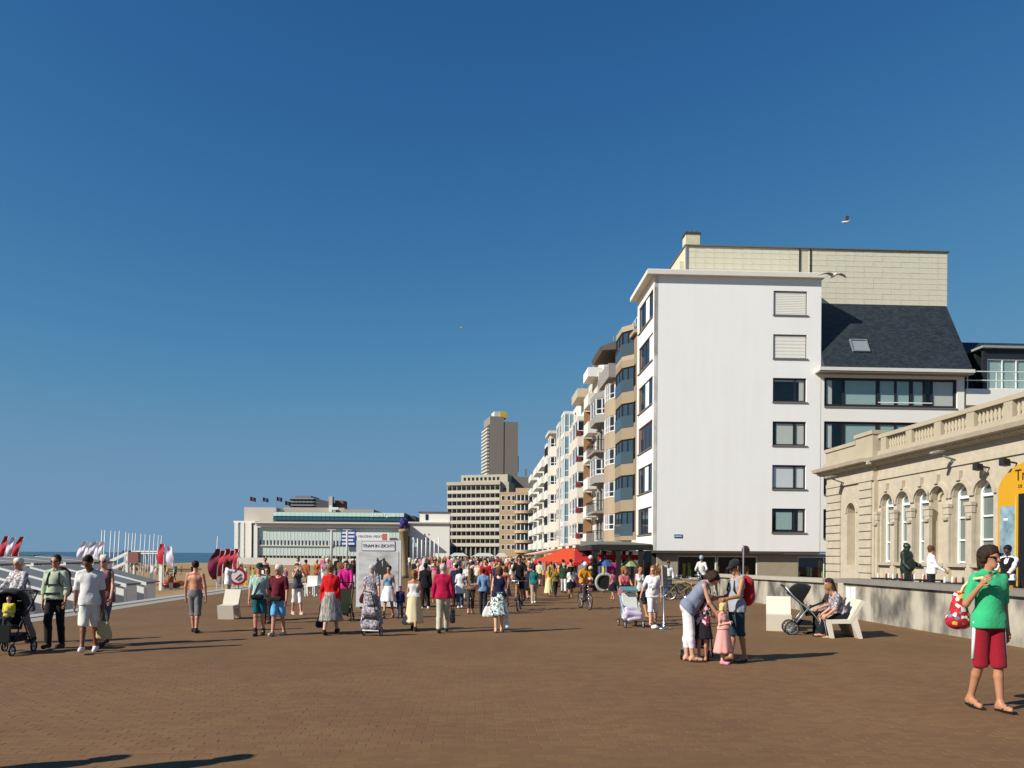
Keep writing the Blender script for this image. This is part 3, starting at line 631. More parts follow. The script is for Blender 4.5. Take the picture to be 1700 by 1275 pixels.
# end pavilion with banded corner piers
xp = bounds[0]; xe = S1-S0
arch_wall(xp+2.0, .42, 1.5, 3.85, ZC, xp+.001, xe, 0, -.62, .18).build('pavilion_wall', STONE, st)
B(xp+1.5, xp+2.5, -.5, -.2, 1.45, 4.35).build('niche_back', STONE, st); archring(MB(), xp+2.0, .44, 3.85, .13, .181, .24).build('arch_moulding', STONE, st)
for xa, xb in ((xp+.15, xp+1.25), (xp+3.0, xe+.05)):
    for k in range(12):
        z = .8+k*.36
        MB().prism([(.182, z+.012), (.25, z+.03), (.25, z+.33), (.182, z+.348)], xa, xb, 'yz').build('stone_course', STONE, st)
B(-1, xe+.1, .003, .26, 0, .88).build('plinth', STONED, st) if False else None
B(-1, xe-.01, -9, -.63, 0, ZC+.3).build('inner_wall', STONE, st)
# entablature, cornice with dentils, parapet with balusters
MB().box(-1, xp, -.6, .06, ZC+.001, ZC+.18).box(xp, xe+.02, -.6, .28, ZC+.001, ZC+.18).build('architrave', STONE, st)
MB().box(-1, xp, -.6, .02, ZC+.18, ZC+.62).box(xp, xe, -.6, .24, ZC+.18, ZC+.62).build('frieze', STONE, st)
cor = MB().prism([(-.6, ZC+.62), (.18, ZC+.62), (.24, ZC+.72), (.52, ZC+.78), (.58, ZC+.92), (-.6, ZC+.98)], -1, xp+.1, 'yz').prism([(-.6, ZC+.621), (.4, ZC+.621), (.46, ZC+.721), (.74, ZC+.781), (.8, ZC+.925), (-.6, ZC+.985)], xp-.12, xe+.5, 'yz').build('cornice', STONE, st)
dn = MB()
for k in range(110):
    x = -.8+k*.24
    if x < xp-.2: dn.box(x, x+.13, .2, .36, ZC+.66, ZC+.775)
    elif x < xe+.3: dn.box(x, x+.13, .42, .58, ZC+.66, ZC+.775)
tag(dn.build('dentils', STONE, cor), kind='stuff')
zb = ZC+.985
MB().box(-1, xp-.15, -.3, .12, zb, zb+.22).box(xp-.15, xe+.1, -.3, .34, zb, zb+.22).build('parapet_base', STONED, st)
MB().box(-1, xp-.15, -.28, .12, zb+.76, zb+.92).box(xp-.2, xp+1.4, -.3, .40, zb+.96, zb+1.12).box(xp+1.4, xe+.1, -.3, .34, zb+.72, zb+.88).build('parapet_rail', STONED, st)
MB().box(xp+1.4, xe+.05, -.25, .28, zb+.22, zb+.72).box(xp-.15, xp+1.35, -.25, .34, zb+.22, zb+.96).build('parapet_wall', STONED, st)
bal = MB().lathe([(.075, 0), (.075, .06), (.045, .1), (.085, .25), (.05, .38), (.045, .44), (.075, .48), (.075, .538)], seg=8).mesh('baluster', STONED, True)
x = xp-.35; 
while x > -1:
    B(x-.42, x, -.2, .1, zb+.22, zb+.76).build('parapet_pier', STONED, st); x -= .42
    for k in range(7):
        o = link('baluster', bal, st, (x-.12-k*.2, -.05, zb+.221))
    x -= 1.5
# floodlights on the wall
def floodlight(x, z, d, yb, drop=0):
    f = thing('floodlight', 'grey swan-neck floodlight fixed to the station frieze', 'lamp', (0, 0, 0)); return f
LAMPM = mat('#8f8d86', .4, .05, metal=.3)
for x, z, y0, lab in ((sx(1586), ZC+.45, .02, 'long grey lamp arm over the blank arch of the station'), (sx(1408)-.1, ZC+.35, .24, 'grey lamp arm on the station end pavilion')):
    t = thing('wall_lamp', lab, 'lamp', pr(LS, S0)+Vector((0, 0, 0)), TH+math.pi/2, 'lamps on the station wall')
    MB().tube([(x, y0-.02, z-.25), (x, y0+.3, z-.15), (x, y0+.75, z+.02)], .035, 6).build('arm', LAMPM, t, True)
    MB().lathe([(.03, 0), (.10, .05), (.12, .3), (.06, .55), (.02, .6)], (0, 0, 0), 10, 1, .6).build('lamp_head', LAMPM, t, True, loc=(x, y0+.95, z-.02)).rotation_euler = (R(80), 0, 0)
for px, lab in ((1647, 'black spotlight above the last arched window of the station'), (1693, 'black spotlight above the yellow panel')):
    x = sx(px)+.15; t = thing('spotlight', lab, 'lamp', pr(LS, S0), TH+math.pi/2, 'lamps on the station wall')
    MB().tube([(x, .02, 4.85), (x, .3, 4.9)], .03, 6).build('bracket', BLACK, t); MB().prism([(.3, 4.75), (.5, 4.78), (.5, 5.0), (.32, 4.95)], x-.14, x+.14, 'yz').build('housing', BLACK, t)
    MB().prism([(.501, 4.79), (.51, 4.79), (.51, 4.99), (.501, 4.99)], x-.12, x+.12, 'yz').build('lens', mat('#2a2a28', .3), t)
# yellow exhibition panel
YEL = mat('#c9961c', .55, .05, 2); xs1 = sx(1666); xs0 = xs1-3.3
yp = thing('exhibition_panel', 'yellow arched panel with poster on the station front', 'sign', pr(LS, S0), TH+math.pi/2)
cxp = (xs0+xs1)/2; hw = (xs1-xs0)/2
MB().prism([(xs0, .9), (xs1, .9)]+[(cxp+hw*math.cos(t), 3.95+.9*math.sin(t)) for t in np.linspace(0, math.pi, 24)], .13, .2, 'xz').build('board', YEL, yp)
POST = ramp_mat('poster', ['#1d2b33', '#3b5361', '#7d97a5', '#9fb6c2'], 'noise', 2.4, .5, interp='LINEAR')
pst = MB().box(xs1-.85, xs1-.12, .205, .215, 1.9, 3.5).build('poster', POST, yp); MB().box(xs1-.5, xs1-.3, .2165, .219, 3.05, 3.12).build('poster_print', WFRAME, pst)
B(xs1-2.5, xs1-1.0, .202, .23, .9, 3.85).build('door', mat('#1a1b1d', .4), yp); 
for x in (xs1-.95, xs1-2.6): B(x, x+.06, .202, .26, .9, 3.8).build('door_frame', mat('#d9b53a', .5), yp)
letters('Tra', .5, BLACK, yp, (xs1-.80, .205, 4.42), (R(90), 0, math.pi), align='LEFT'); letters('DE', .15, BLACK, yp, (xs1-.95, .205, 4.08), (R(90), 0, math.pi), align='LEFT')
# ------------------------------------------------------------------ terrace walls
WALLM = ramp_mat('wall_concrete', ['#57544e', '#7d786e', '#a09989', '#b3ac9b'], 'noise', 2.0, .9, interp='LINEAR', pos=[.34, .44, .54, .66], stretch=(.8, .8, .45), bump=.15)
COPE = mat('#7f7b72', .85, .15, 2, .2, 20)
def pr_wall(name, label, d0, d1, lat, h0, h1, cm, n, wm=WALLM):
    t = thing(name, label, 'wall', pr(lat, d0), TH+math.pi/2)
    for i in range(n):
        a, b = (d1-d0)*i/n, (d1-d0)*(i+1)/n; za, zb_ = h0+(h1-h0)*i/n, h0+(h1-h0)*(i+1)/n
        MB().prism([(a, -.3), (b-.012, -.3), (b-.012, zb_), (a, za)], -.4, 0, 'xz').build('wall_panel', wm, t)
        MB().prism([(a, za), (b-.012, zb_), (b-.012, zb_+.14), (a, za+.14)], -.5, .10, 'xz').build('coping_slab', cm, t)
    return t
pr_wall('terrace_wall', 'long stained concrete terrace wall with dark coping in front of the station', 8, 23.7, 11.3, 1.06, 1.06, COPE, 9)
pr_wall('street_wall', 'lower concrete wall with pale coping before the side street', 24.7, 38.2, 11.2, 1.02, .86, mat('#a8a293', .85, .12, 2, .2, 20), 7)
for (z0, z1, y0, y1) in ((.45, .8, .4, .75),):
    nt_ = thing('notice_sheet', 'white paper notices stuck on the end of the terrace wall', 'notice', pr(11.3, 23.0), TH+math.pi/2)
    B(-.1, .18, .002, .012, .55, .95).build('paper', WFRAME, nt_); B(.22, .5, .002, .012, .55, .95).build('paper', WFRAME, nt_)
struct(B(0, 30, 0, 26, -.3, .35).build('terrace', CONC2, None, loc=pr(11.7, 8), rz=TH)) if False else None
struct(MB().box(11.71, 16.9, 8, 24.6, -.2, .4).build('terrace_floor', CONC2, None, rz=TH))
# ------------------------------------------------------------------ far buildings
def far(name, label, px, Y, rz=0, cat='building', z=0):
    p = at(px, 915, Y); p.z = z
    return thing(name, label, cat, p, rz)
S = lambda Y: Y/F
CONCG = mat('#9b9687', .85, .12, .2); 
# tower block
Y = 575; k = S(Y); tw = far('tower_block', 'tall grey concrete tower with balcony stripes and a yellow roof box', 812, Y, R(13))
HT = (921-691)*k+EYE; W = 47*k*1.02
TG = mat('#8d8478', .85, .08, .05)
MB().box(0, W*.49, 0, 24, 0, HT).box(W*.53, W, 0, 24, 0, HT-3.5).build('wall', TG, tw); B(W*.49+.01, W*.53-.01, 1.2, 23, 0, HT-4).build('shaft', mat('#3c3833', .8), tw)
B(-.35, -.01, .6, 23.5, 0, HT-6).build('glazed_side', glass((.03, .03, .035), .2, 'tw'), tw); 
for i in range(25):
    z = 38+i*2.55
    if z < HT-9: B(-2.0, -.36, 1, 23, z, z+1.15).build('balcony', mat('#c9c5bb', .7), tw)
B(W*.2, W*.62, 5, 16, HT+.01, HT+4.6).build('roof_box', mat('#cfc9bb', .7), tw); B(W*.4, W*.65, 4.6, 16.4, HT+.02, HT+4.4).build('sign_box', mat('#d8b434', .6), tw)
MB().tube([(W*.98, 3, HT-40), (W*.98+1.5, 3, HT-40), (W*.98+1.5, 3, HT-28)], .3, 5).build('mast', ALU, tw)
# slab hotel
Y = 300; k = S(Y); ho = far('slab_hotel', 'grey slab hotel with eight rows of box balconies', 742, Y+12, R(-16))
W = 90*k*1.05; HH = (921-797)*k+EYE
HC = mat('#aca696', .85, .1, .3); HD = 0; 
B(0, W+3.2, 1.6, 14, 0, HH).build('wall', HC, ho); 
zt = [5.2+i*((HH-6.6)/8) for i in range(8)]; st_ = (HH-6.6)/8
for i, z in enumerate(zt):
    B(-.1, W, -.1, 1.6, z-.22, z).build('floor_slab', HC, ho); B(-.05, W-.02, -.05, .05, z+.002, z+1.15).build('parapet', mat('#c2bcac', .85, .12, 1), ho)
    [B(j*W/11+W*.03, j*W/11+W*.068, 1.50, 1.595, z+.2, z+st_-.5).build('window', glass((.06, .06, .055), .2, 'ho'), ho) for j in range(11)]
    for j in range(12): B(j*W/11-.12, j*W/11+.12, .06, 1.44, z, z+st_-.225).build('fin', HC, ho)
for j in range(12): B(j*W/11-.2, j*W/11+.2, .4, 1.5, .4, 4.9).build('pillar', HC, ho)
B(0, W, 1.2, 1.59, .4, 4.6).build('lobby_glass', glass((.05, .06, .055), .15, 'lob'), ho)
B(-.3, W+.2, -.3, 1.7, HH-1.2, HH+.1).build('roof_edge', HC, ho)
for i in range(8): B(W+1.0, W+2.2, 1.5, 1.59, zt[i]+.5, zt[i]+2).build('window', DGLASS, ho)
B(W*.2, W+2, 4, 13, HH, HH+3.2).build('penthouse', mat('#b0a892', .85, .1), ho)
for j in range(9): B(W*.25+j*W*.08, W*.25+j*W*.08+.9, 3.9, 3.99, HH+1.0, HH+2.2).build('window', DGLASS, ho)
gw = far('grey_party_wall_block', 'dark grey blind party wall block between the hotel and the row', 845, 315, R(-5))
B(0, 12.5, 0, 9, 0, (921-788)*S(315)+1).build('wall', mat('#6d6a66', .85, .15, .3), gw); B(6, 6.8, 2, 3, 34, 36.6).build('chimney', mat('#6d6a66', .85), gw)
# tan curved balcony house
Y = 235; k = S(Y); tb = far('curved_balcony_house', 'tan apartment house with rounded balconies at its corner', 829, Y, R(-4))
W = 58*k; HH = (921-817)*k+EYE; TB = mat('#b79d78', .8, .08, .3)
B(0, W, 0, 10, 0, HH).build('wall', TB, tb); B(W*.45, W, 1, 8, HH, HH+1.3).build('roof_parapet', TB, tb)
for i in range(6):
    z = 2.6+i*(HH-3)/6; cx = W*.72
    for x in (.5, 2.2, 3.6): window(tb, x, x+1.1, z+.8, z+2.3, -.03, fm=WFRAME, t=.12)
    pol = [(cx-3.0, .0)]+[(cx-2.4+4.8*j/8, -1.3*math.sin(math.pi*(.12+.76*j/8))) for j in range(9)]+[(cx+2.6, .0)]
    q = MB().prism(pol, z-.1, z+.75).build('balcony', TB, tb); MB().prism([(a, b*.5) for a, b in pol], z+.751, z+2.45).build('glazing', DGLASS, q)
    fr = MB()
    for a, b in pol[1:-1:2]: fr.box(a-.12, a+.12, b*.5-.1, b*.5+.06, z+.75, z+2.45)
    fr.build('frame', WFRAME, q)
# casino
Y = 280; k = S(Y); ca = far('casino', 'long pale casino with a green glazed hall and flags on its roof', 388, Y, R(1.5)); ca['w'] = 1
def cx_(px): return (px-388)*k
def cz(py): return (918.5-py)*k+EYE
CW = mat('#cfc9bc', .85, .06, .2); CWW = mat('#e8e5da', .8, .05, .2); CG = mat('#c6d6cd', .35, .12, .6, spec=.6); 
B(cx_(396), cx_(450), 6, 40, 0, cz(841)).build('stage_wall', mat('#c2b8aa', .85, .1, .2), ca)
MB().box(0, cx_(420), 2, 30, 0, cz(866)).build('side_block', CW, ca); B(cx_(385), cx_(421), 1.4, 30, cz(868), cz(865)).build('side_cornice', CWW, ca)
for a, b in ((387, 393), (398, 403), (405, 415)): B(cx_(a), cx_(b), 1.2, 2, 0, cz(868)-.01).build('pier', CWW, ca)
B(cx_(393), cx_(398), 1.6, 1.99, 0, cz(870)).build('glazing', CG, ca); B(cx_(415), cx_(420), 1.6, 1.99, 0, cz(870)).build('glazing', glass((.05, .05, .05), .2, 'cd'), ca)
B(cx_(421), cx_(674), 2, 40, 0, cz(866)).build('hall_wall', mat('#8f948d', .8), ca)
MB().box(cx_(421), cx_(427), -.2, 2, 0, cz(872)).box(cx_(427), cx_(674), -.2, 2, cz(876), cz(872)).build('hall_frame', CWW, ca)
MB().box(cx_(424), cx_(676), -1.4, 3, cz(869), cz(866.5)).box(cx_(424), cx_(676), -.6, 3, cz(871.9), cz(869.1)).build('hall_cornice', CW, ca)
n = 42
for i in range(n):
    a, b = cx_(428)+(cx_(672)-cx_(428))*i/n, cx_(428)+(cx_(672)-cx_(428))*(i+1)/n
    B(a+.07, b-.07, .74, .8, cz(905), cz(876.5)).build('pane', CG, ca); B(a-.06, a+.06, .68, 1.3, 0, cz(876.1)).build('mullion', CWW, ca)
    B(a+.07, b-.07, .75, .81, 1, cz(907)).build('pane', CG, ca)
    if i < 28: B(a+.35, b-.35, .7, .735, cz(905), cz(897)).build('dark_panel', glass((.04, .05, .05), .2, 'cdp'), ca)
B(cx_(427), cx_(550), .3, 1.4, cz(907), cz(905)).build('gallery_floor', CW, ca)
B(cx_(446), cx_(668), 5, 26, cz(866), cz(848.5)).build('upper_storey', mat('#5d6866', .8), ca)
n = 30
for i in range(n):
    a, b = cx_(447)+(cx_(667)-cx_(447))*i/n, cx_(447)+(cx_(667)-cx_(447))*(i+1)/n
    B(a+.06, b-.06, 4.6, 4.7, cz(862), cz(856)).build('pane', glass((.03, .10, .14), .08, 'cub'), ca)
    B(a+.03, b-.03, 4.3, 4.5, cz(855.5), cz(849)).build('glass_fascia', mat('#b9d4c8', .4, .06, .5), ca)
letters('Ostend Queen', 1.6, mat('#f4f4f0', .5), ca, (cx_(632), 4.2, cz(853.5)), (R(90), 0, 0), ext=.03)
B(cx_(455), cx_(560), 12, 35, cz(848), cz(839)).build('roof_block', mat('#b9ad98', .8, .1, .3), ca); B(cx_(560), cx_(612), 10, 30, cz(848), cz(842)).build('roof_block', mat('#a59c8c', .8), ca)
B(cx_(536), cx_(541), 9, 11, cz(849), cz(836)).build('roof_pier', CWW, ca); B(cx_(541), cx_(552), 9, 10, cz(843), cz(839)).build('roof_panel', WFRAME, ca)
B(cx_(676), cx_(744), 6, 11, 0, cz(866)).build('end_wall', CWW, ca); B(cx_(674), cx_(744), 5.2, 11.2, cz(866), cz(863.5)).build('end_cornice', CW, ca)
B(cx_(672), cx_(684), 8, 30, cz(863), cz(853)).build('roof_plant', mat('#3d3f40', .8), ca); B(cx_(692), cx_(744), 8, 11, cz(863), cz(847)).build('top_block', CWW, ca); B(cx_(690), cx_(745), 7.6, 11.4, cz(847), cz(845.5)).build('top_roof', mat('#6b4a40', .8), ca)
B(cx_(702), cx_(707), 7.9, 7.99, cz(860), cz(850)).build('window', DGLASS, ca)
for r_ in range(3):
    for c in range(2): B(cx_(701+c*7), cx_(702.5+c*7), 5.9, 5.99, cz(886+r_*8), cz(883.5+r_*8)).build('window', DGLASS, ca)
bl = B(cx_(566), cx_(590), -.9, -.6, cz(905), cz(880)).build('blue_banner', mat('#26479b', .6), ca)
for z in range(4):
    for a, b in ((567.5, 575), (577, 588-(z == 2)*2)): B(cx_(a), cx_(b), -.93, -.905, cz(885.5+z*6), cz(882.5+z*6)).build('banner_print', WFRAME, bl)
wbn = B(cx_(592), cx_(646), -.9, -.6, cz(897), cz(883)).build('white_banner', WFRAME, ca); letters('MAXIMA MEAT', 1.3, BLACK, wbn, (cx_(614.5), -.92, cz(890)), (R(90), 0, 0), ext=.01)
B(cx_(634), cx_(642), -.93, -.905, cz(896.5), cz(885)).build('banner_picture', mat('#c46a58', .7, .4, 1), wbn)
for i, (px, py) in enumerate(((415, 826), (436, 827), (459, 826), (473, 833))):
    fl = thing('roof_flag', ['dark red flag first from the sea on the casino roof', 'blue flag second on the casino roof', 'purple flag third on the casino roof', 'small dark flag lowest on the casino roof'][i], 'flag', at(px, 841, Y+8), 0, 'flags on the casino roof')
    MB().tube([(0, 0, 0), (0, 0, (841-py)*k+.5)], .12, 5).build('pole', ALU, fl)
    f = MB(); h = (841-py)*k+.4
    for q in range(6): f.prism([(q*.35, .3*math.sin(q*1.1)), (q*.35+.35, .3*math.sin((q+1)*1.1)), (q*.35+.35, .3*math.sin((q+1)*1.1)+.04), (q*.35, .3*math.sin(q*1.1)+.04)], h-1.5-.08*q, h-.08*q)
    f.build('cloth', mat(['#4a2236', '#2a3a66', '#4a2a50', '#26262e'][i], .8), fl)
# apartments showing above the casino
ap = far('stepped_apartments', 'grey stepped apartment block showing above the casino roof', 480, 420, 0); k = S(420)
def az(py): return (918.5-py)*k+EYE
MB().box(0, 40*k, 0, 20, 0, az(826)).box(8*k, 34*k, 2, 20, 0, az(822.5)).build('wall', mat('#77777a', .8, .1, .2), ap); MB().prism([(40*k, az(826)), (72*k, az(834)), (78*k, az(845)), (40*k, az(845))], 0, 18, 'xz').build('roof', mat('#4d4d52', .8), ap)
for r_ in range(3):
    for c in range(6): B(2+c*2.0, 3.3+c*2.0, -.1, -.01, az(832+r_*5), az(829.5+r_*5)).build('window', DGLASS, ap)
for z in (827.5, 833, 838.5): B(-.4, 40*k+.3, -.9, -.01, az(z+.9), az(z)).build('balcony', mat('#a3a3a0', .8), ap)
B(66*k, 72*k, -1, 3, az(850), az(824)).build('chimney', mat('#b9b2a3', .8), ap); B(74*k, 88*k, 2, 12, 0, az(830)).build('brick_block', mat('#7d5a44', .8), ap)
# ------------------------------------------------------------------ people: bodies and clothes are swept from the same pose as smooth unions
def quad_net(D, o, h):
    """surface of D=0 on a grid (naive surface nets)"""
    s = D < 0
    c = np.zeros(tuple(n-1 for n in D.shape), int)
    for dx in (0, 1):
        for dy in (0, 1):
            for dz in (0, 1): c += s[dx:D.shape[0]-1+dx, dy:D.shape[1]-1+dy, dz:D.shape[2]-1+dz]
    cell = (c > 0) & (c < 8); idx = -np.ones(cell.shape, int); ijk = np.argwhere(cell)
    if len(ijk) == 0: return np.zeros((0, 3)), np.zeros((0, 4), int)
    idx[cell] = np.arange(len(ijk)); acc = np.zeros((len(ijk), 3)); cnt = np.zeros(len(ijk))
    cor = [(a, b, d) for a in (0, 1) for b in (0, 1) for d in (0, 1)]
    i, j, k = ijk.T
    for p in range(8):
        for q in range(p+1, 8):
            A, Bq = cor[p], cor[q]
            if sum(abs(x-y) for x, y in zip(A, Bq)) != 1: continue
            da = D[i+A[0], j+A[1], k+A[2]]; db = D[i+Bq[0], j+Bq[1], k+Bq[2]]
            m = (da < 0) != (db < 0); t = np.where(m, da/(da-db+1e-12), 0)[:, None]
            acc += np.where(m[:, None], np.array(A)+(np.array(Bq)-np.array(A))*t, 0); cnt += m
    V = (ijk+acc/cnt[:, None])*h+o
    Fs = []
    for ax in range(3):
        sl0 = [slice(1, -1)]*3; sl1 = [slice(1, -1)]*3; sl0[ax] = slice(0, -1); sl1[ax] = slice(1, None)
        a = s[tuple(sl0)]; b = s[tuple(sl1)]; e = np.argwhere(a != b)
        if len(e) == 0: continue
        off = np.array([1, 1, 1]); off[ax] = 0; e2 = e+off
        u, v = [(1, 2), (2, 0), (0, 1)][ax]
        def cidx(du, dv):
            z = e2.copy(); z[:, u] -= du; z[:, v] -= dv; return idx[z[:, 0], z[:, 1], z[:, 2]]
        f = np.stack([cidx(1, 1), cidx(0, 1), cidx(0, 0), cidx(1, 0)], 1)
        ins = a[tuple(e.T)]; f[~ins] = f[~ins][:, ::-1]; Fs.append(f)
    Fq = np.concatenate(Fs); Fq = Fq[(Fq >= 0).all(1)]
    return V, Fq
def sdf(prims, h, cuts=(), k=.022, wob=0.0, seed=0):
    """prims: (a, b, ra, rb, flat, axis); cuts: (point, normal) keeps the side against the normal, or (centre, radii) subtracts"""
    A = np.array([p[0] for p in prims]); Bp = np.array([p[1] for p in prims]); Rm = np.array([max(p[2], p[3]) for p in prims])
    lo = (np.minimum(A, Bp)-Rm[:, None]).min(0)-3*h-.02; hi = (np.maximum(A, Bp)+Rm[:, None]).max(0)+3*h+.02
    n = np.ceil((hi-lo)/h).astype(int)+1
    ax = [lo[i]+h*np.arange(n[i]) for i in range(3)]; D = np.full(tuple(n), .5)
    for a, b, ra, rb, fl, fa in prims:
        a = np.array(a, float); b = np.array(b, float); m = max(ra, rb)+k+3*h
        r0 = np.floor((np.minimum(a, b)-m-lo)/h).astype(int).clip(0); r1 = np.minimum(np.ceil((np.maximum(a, b)+m-lo)/h).astype(int)+1, n)
        P = np.stack(np.meshgrid(*[ax[i][r0[i]:r1[i]] for i in range(3)], indexing='ij'), -1)-a
        ba = b-a
        if fl != 1:
            fa_ = np.array(fa, float); c = P@fa_; P = P+fa_*(c*(1/fl-1))[..., None]; ba = ba+fa_*((ba@fa_)*(1/fl-1))
        t = np.clip((P@ba)/max(ba@ba, 1e-9), 0, 1)
        d = np.linalg.norm(P-t[..., None]*ba, axis=-1)-(ra+(rb-ra)*t)
        sl = tuple(slice(r0[i], r1[i]) for i in range(3)); e = D[sl]
        hh = np.clip(.5+.5*(e-d)/k, 0, 1); D[sl] = e*(1-hh)+d*hh-k*hh*(1-hh)
    if cuts or wob:
        P = np.stack(np.meshgrid(*ax, indexing='ij'), -1)
        if wob:
            rs = np.random.default_rng(seed); 
            for q in range(3):
                f = rs.normal(0, 1, 3)*np.array([26, 26, 12]); D += wob*.5*np.sin(P@f+rs.uniform(0, 6))
        for c in cuts:
            if c[0] == 'p': D = np.maximum(D, (P-np.array(c[1]))@np.array(c[2]))
            elif c[0] == 's': D = np.maximum(D, -((np.linalg.norm((P-np.array(c[1]))/np.array(c[2]), axis=-1)-1)*min(c[2])))
            elif c[0] == 'b': D = np.maximum(D, np.linalg.norm((P-np.array(c[1]))/np.array(c[2]), axis=-1)*min(c[2])-min(c[2]))
    D[0] = D[-1] = .5; D[:, 0] = D[:, -1] = .5; D[:, :, 0] = D[:, :, -1] = .5
    return quad_net(D, lo, h)
def rotm(ax, deg): return np.array(Matrix.Rotation(R(deg), 3, ax))
class Pose:
    """joints of a 1.75 m figure facing -y; arms/legs given for the -x side first"""
    def __init__(s, legs=((0, 0), (0, 0)), arms=((0, 12), (0, 12)), pitch=0, head=(0, 0), twist=0, build=1.0, female=False, drop=0, splay=(.0, .0), hipw=None):
        g = build; s.g = g; s.fem = female
        T = rotm('Z', twist) @ rotm('X', pitch); s.T = T        # +pitch bends forward (towards -y)
        s.pel = np.array([0, 0, .93]); L = lambda p: s.pel+T@(np.array(p)-s.pel); s.L = L
        s.chest = L((0, .0, 1.28)); s.neck = L((0, .015, 1.45)); s.fw = T@np.array([0, -1, 0])
        shw = (.150 if female else .175)*(.6+.4*g)
        s.sh = [L((-shw, .01, 1.385)), L((shw, .01, 1.385))]
        s.H = T @ rotm('Z', head[0]) @ rotm('X', head[1]); s.hp = L((0, .0, 1.488))
        s.hip = [np.array([-.084, 0, .90]), np.array([.084, 0, .90])]
        s.knee = []; s.ank = []; s.toe = []
        for i, (a, b) in enumerate(legs):
            a, b = R(a), R(b); x = s.hip[i][0]; sp_ = splay[i]*(1 if i else -1)
            kn = s.hip[i]+.43*np.array([sp_, -math.sin(a), -math.cos(a)])
            an = kn+.40*np.array([sp_*.6, -math.sin(a-b), -math.cos(a-b)])
            fa = max(-1.2, min(.25, (a-b)*.9)) if b > 8 else (a-b)*.35
            s.knee.append(kn); s.ank.append(an); s.toe.append(an+np.array([sp_*.2, -.16*math.cos(fa), .16*math.sin(fa)-.055*math.cos(fa)]))
        s.elb = []; s.wri = []; s.hand = []
        for i, sp in enumerate(arms):
            S = s.sh[i]; sg = 1 if i else -1
            if sp[0] == 'to':
                tg = np.array(sp[1], float); hint = np.array(sp[2] if len(sp) > 2 else (sg*.3, .3, -.6), float)
                d = tg-S; l = min(np.linalg.norm(d), .535); d = d/np.linalg.norm(d); tg = S+d*l
                u, v_ = .285, .26; a = (u*u-v_*v_+l*l)/(2*l); hh = math.sqrt(max(0, u*u-a*a)); pv = hint-d*(hint@d); pv /= np.linalg.norm(pv)+1e-9
                el = S+d*a+pv*hh; w_ = tg
            else:
                sw, fl = R(sp[0]), R(sp[1]); ab = R(sp[2] if len(sp) > 2 else 9)
                el = S+.285*(T@np.array([sg*math.sin(ab), -math.sin(sw)*math.cos(ab), -math.cos(sw)*math.cos(ab)]))
                w_ = el+.255*(T@np.array([sg*math.sin(ab)*.35, -math.sin(sw+fl), -math.cos(sw+fl)]))
            fd = (w_-el)/np.linalg.norm(w_-el); s.elb.append(el); s.wri.append(w_); s.hand.append(w_+fd*.085)
        z = min(min(t[2] for t in s.toe)-.03, min(a[2] for a in s.ank)-.085)
        s.ground = z
    def hd(s, p): return s.hp+s.H@np.array(p)
    def torso(s, d=0.0):
        g, f, L = s.g, s.fw, s.L; t = []
        bw = (.085 if s.fem else .095)
        pw = .058*(.3+.7*g); pr0 = (.112 if s.fem else .102)*(.6+.4*g)+d
        t.append((np.array([-pw, .0, .94]), np.array([pw, 0, .94]), pr0, pr0, .95, f))
        t.append((L((0, .0, .95)), L((0, -.015*(g-.9), 1.10)), .135*g+d, (.115 if s.fem else .128)*g+d, .86, f))
        t.append((L((0, -.01, 1.10)), L((0, .0, 1.28)), (.115 if s.fem else .128)*g+d, .135*(.5+.5*g)+d, .82, f))
        t.append((L((-bw, .0, 1.30)), L((bw, .0, 1.30)), .098*(.6+.4*g)+d, .098*(.6+.4*g)+d, .95, f))
        if s.fem:
            for x in (-.07, .07): t.append((L((x, -.075, 1.27)), L((x*.9, -.05, 1.33)), .062+d, .05+d, 1, f))
        if g > 1.1: t.append((L((0, -.07, 1.02)), L((0, -.06, 1.12)), .11*g+d, .10*g+d, 1, f))
        return t
    def yoke(s, d=0.0): return [(s.sh[0]+(s.neck-s.sh[0])*.1, s.L((0, .02, 1.425)), .042+d, .062+d, 1, s.fw), (s.sh[1]+(s.neck-s.sh[1])*.1, s.L((0, .02, 1.425)), .042+d, .062+d, 1, s.fw)]
    def arm(s, i, d=0.0, frac=1.0):
        g = .55+.45*s.g; m = .85 if s.fem else 1.0; a, e, w_ = s.sh[i], s.elb[i], s.wri[i]; o = []
        if frac <= .55: return [(a, a+(e-a)*min(1, frac*2), .052*g*m+d, .046*g*m+d, 1, s.fw)]
        return [(a, e, .052*g*m+d, .039*g*m+d, 1, s.fw), (e, e+(w_-e)*(frac*2-1 if frac < 1 else 1), .040*g*m+d, (.036 if frac < 1 else .027)*g*m+d, 1, s.fw)]
    def leg(s, i, d=0.0, frac=1.0, dl=None):
        g = .5+.5*s.g; h_, k_, a = s.hip[i], s.knee[i], s.ank[i]; dl = d if dl is None else dl
        if frac <= .5:
            e = h_+(k_-h_)*frac*2; return [(h_, e, .081*g+d, (.081-.025*frac*2)*g+dl, 1, s.fw)]
        cf = k_+(a-k_)*.3+np.array([0, .012, 0]); e = k_+(a-k_)*(frac*2-1)
        o = [(h_, k_, .081*g+d, .056*g+d, 1, s.fw)]
        if frac*2-1 > .35: o += [(k_, cf, .053*g+d, .054*g+d, 1, s.fw), (cf, e, .054*g+d, ((.036 if frac > .97 else .045)*g)+dl, 1, s.fw)]
        else: o.append((k_, e, .055*g+d, .053*g+dl, 1, s.fw))
        return o
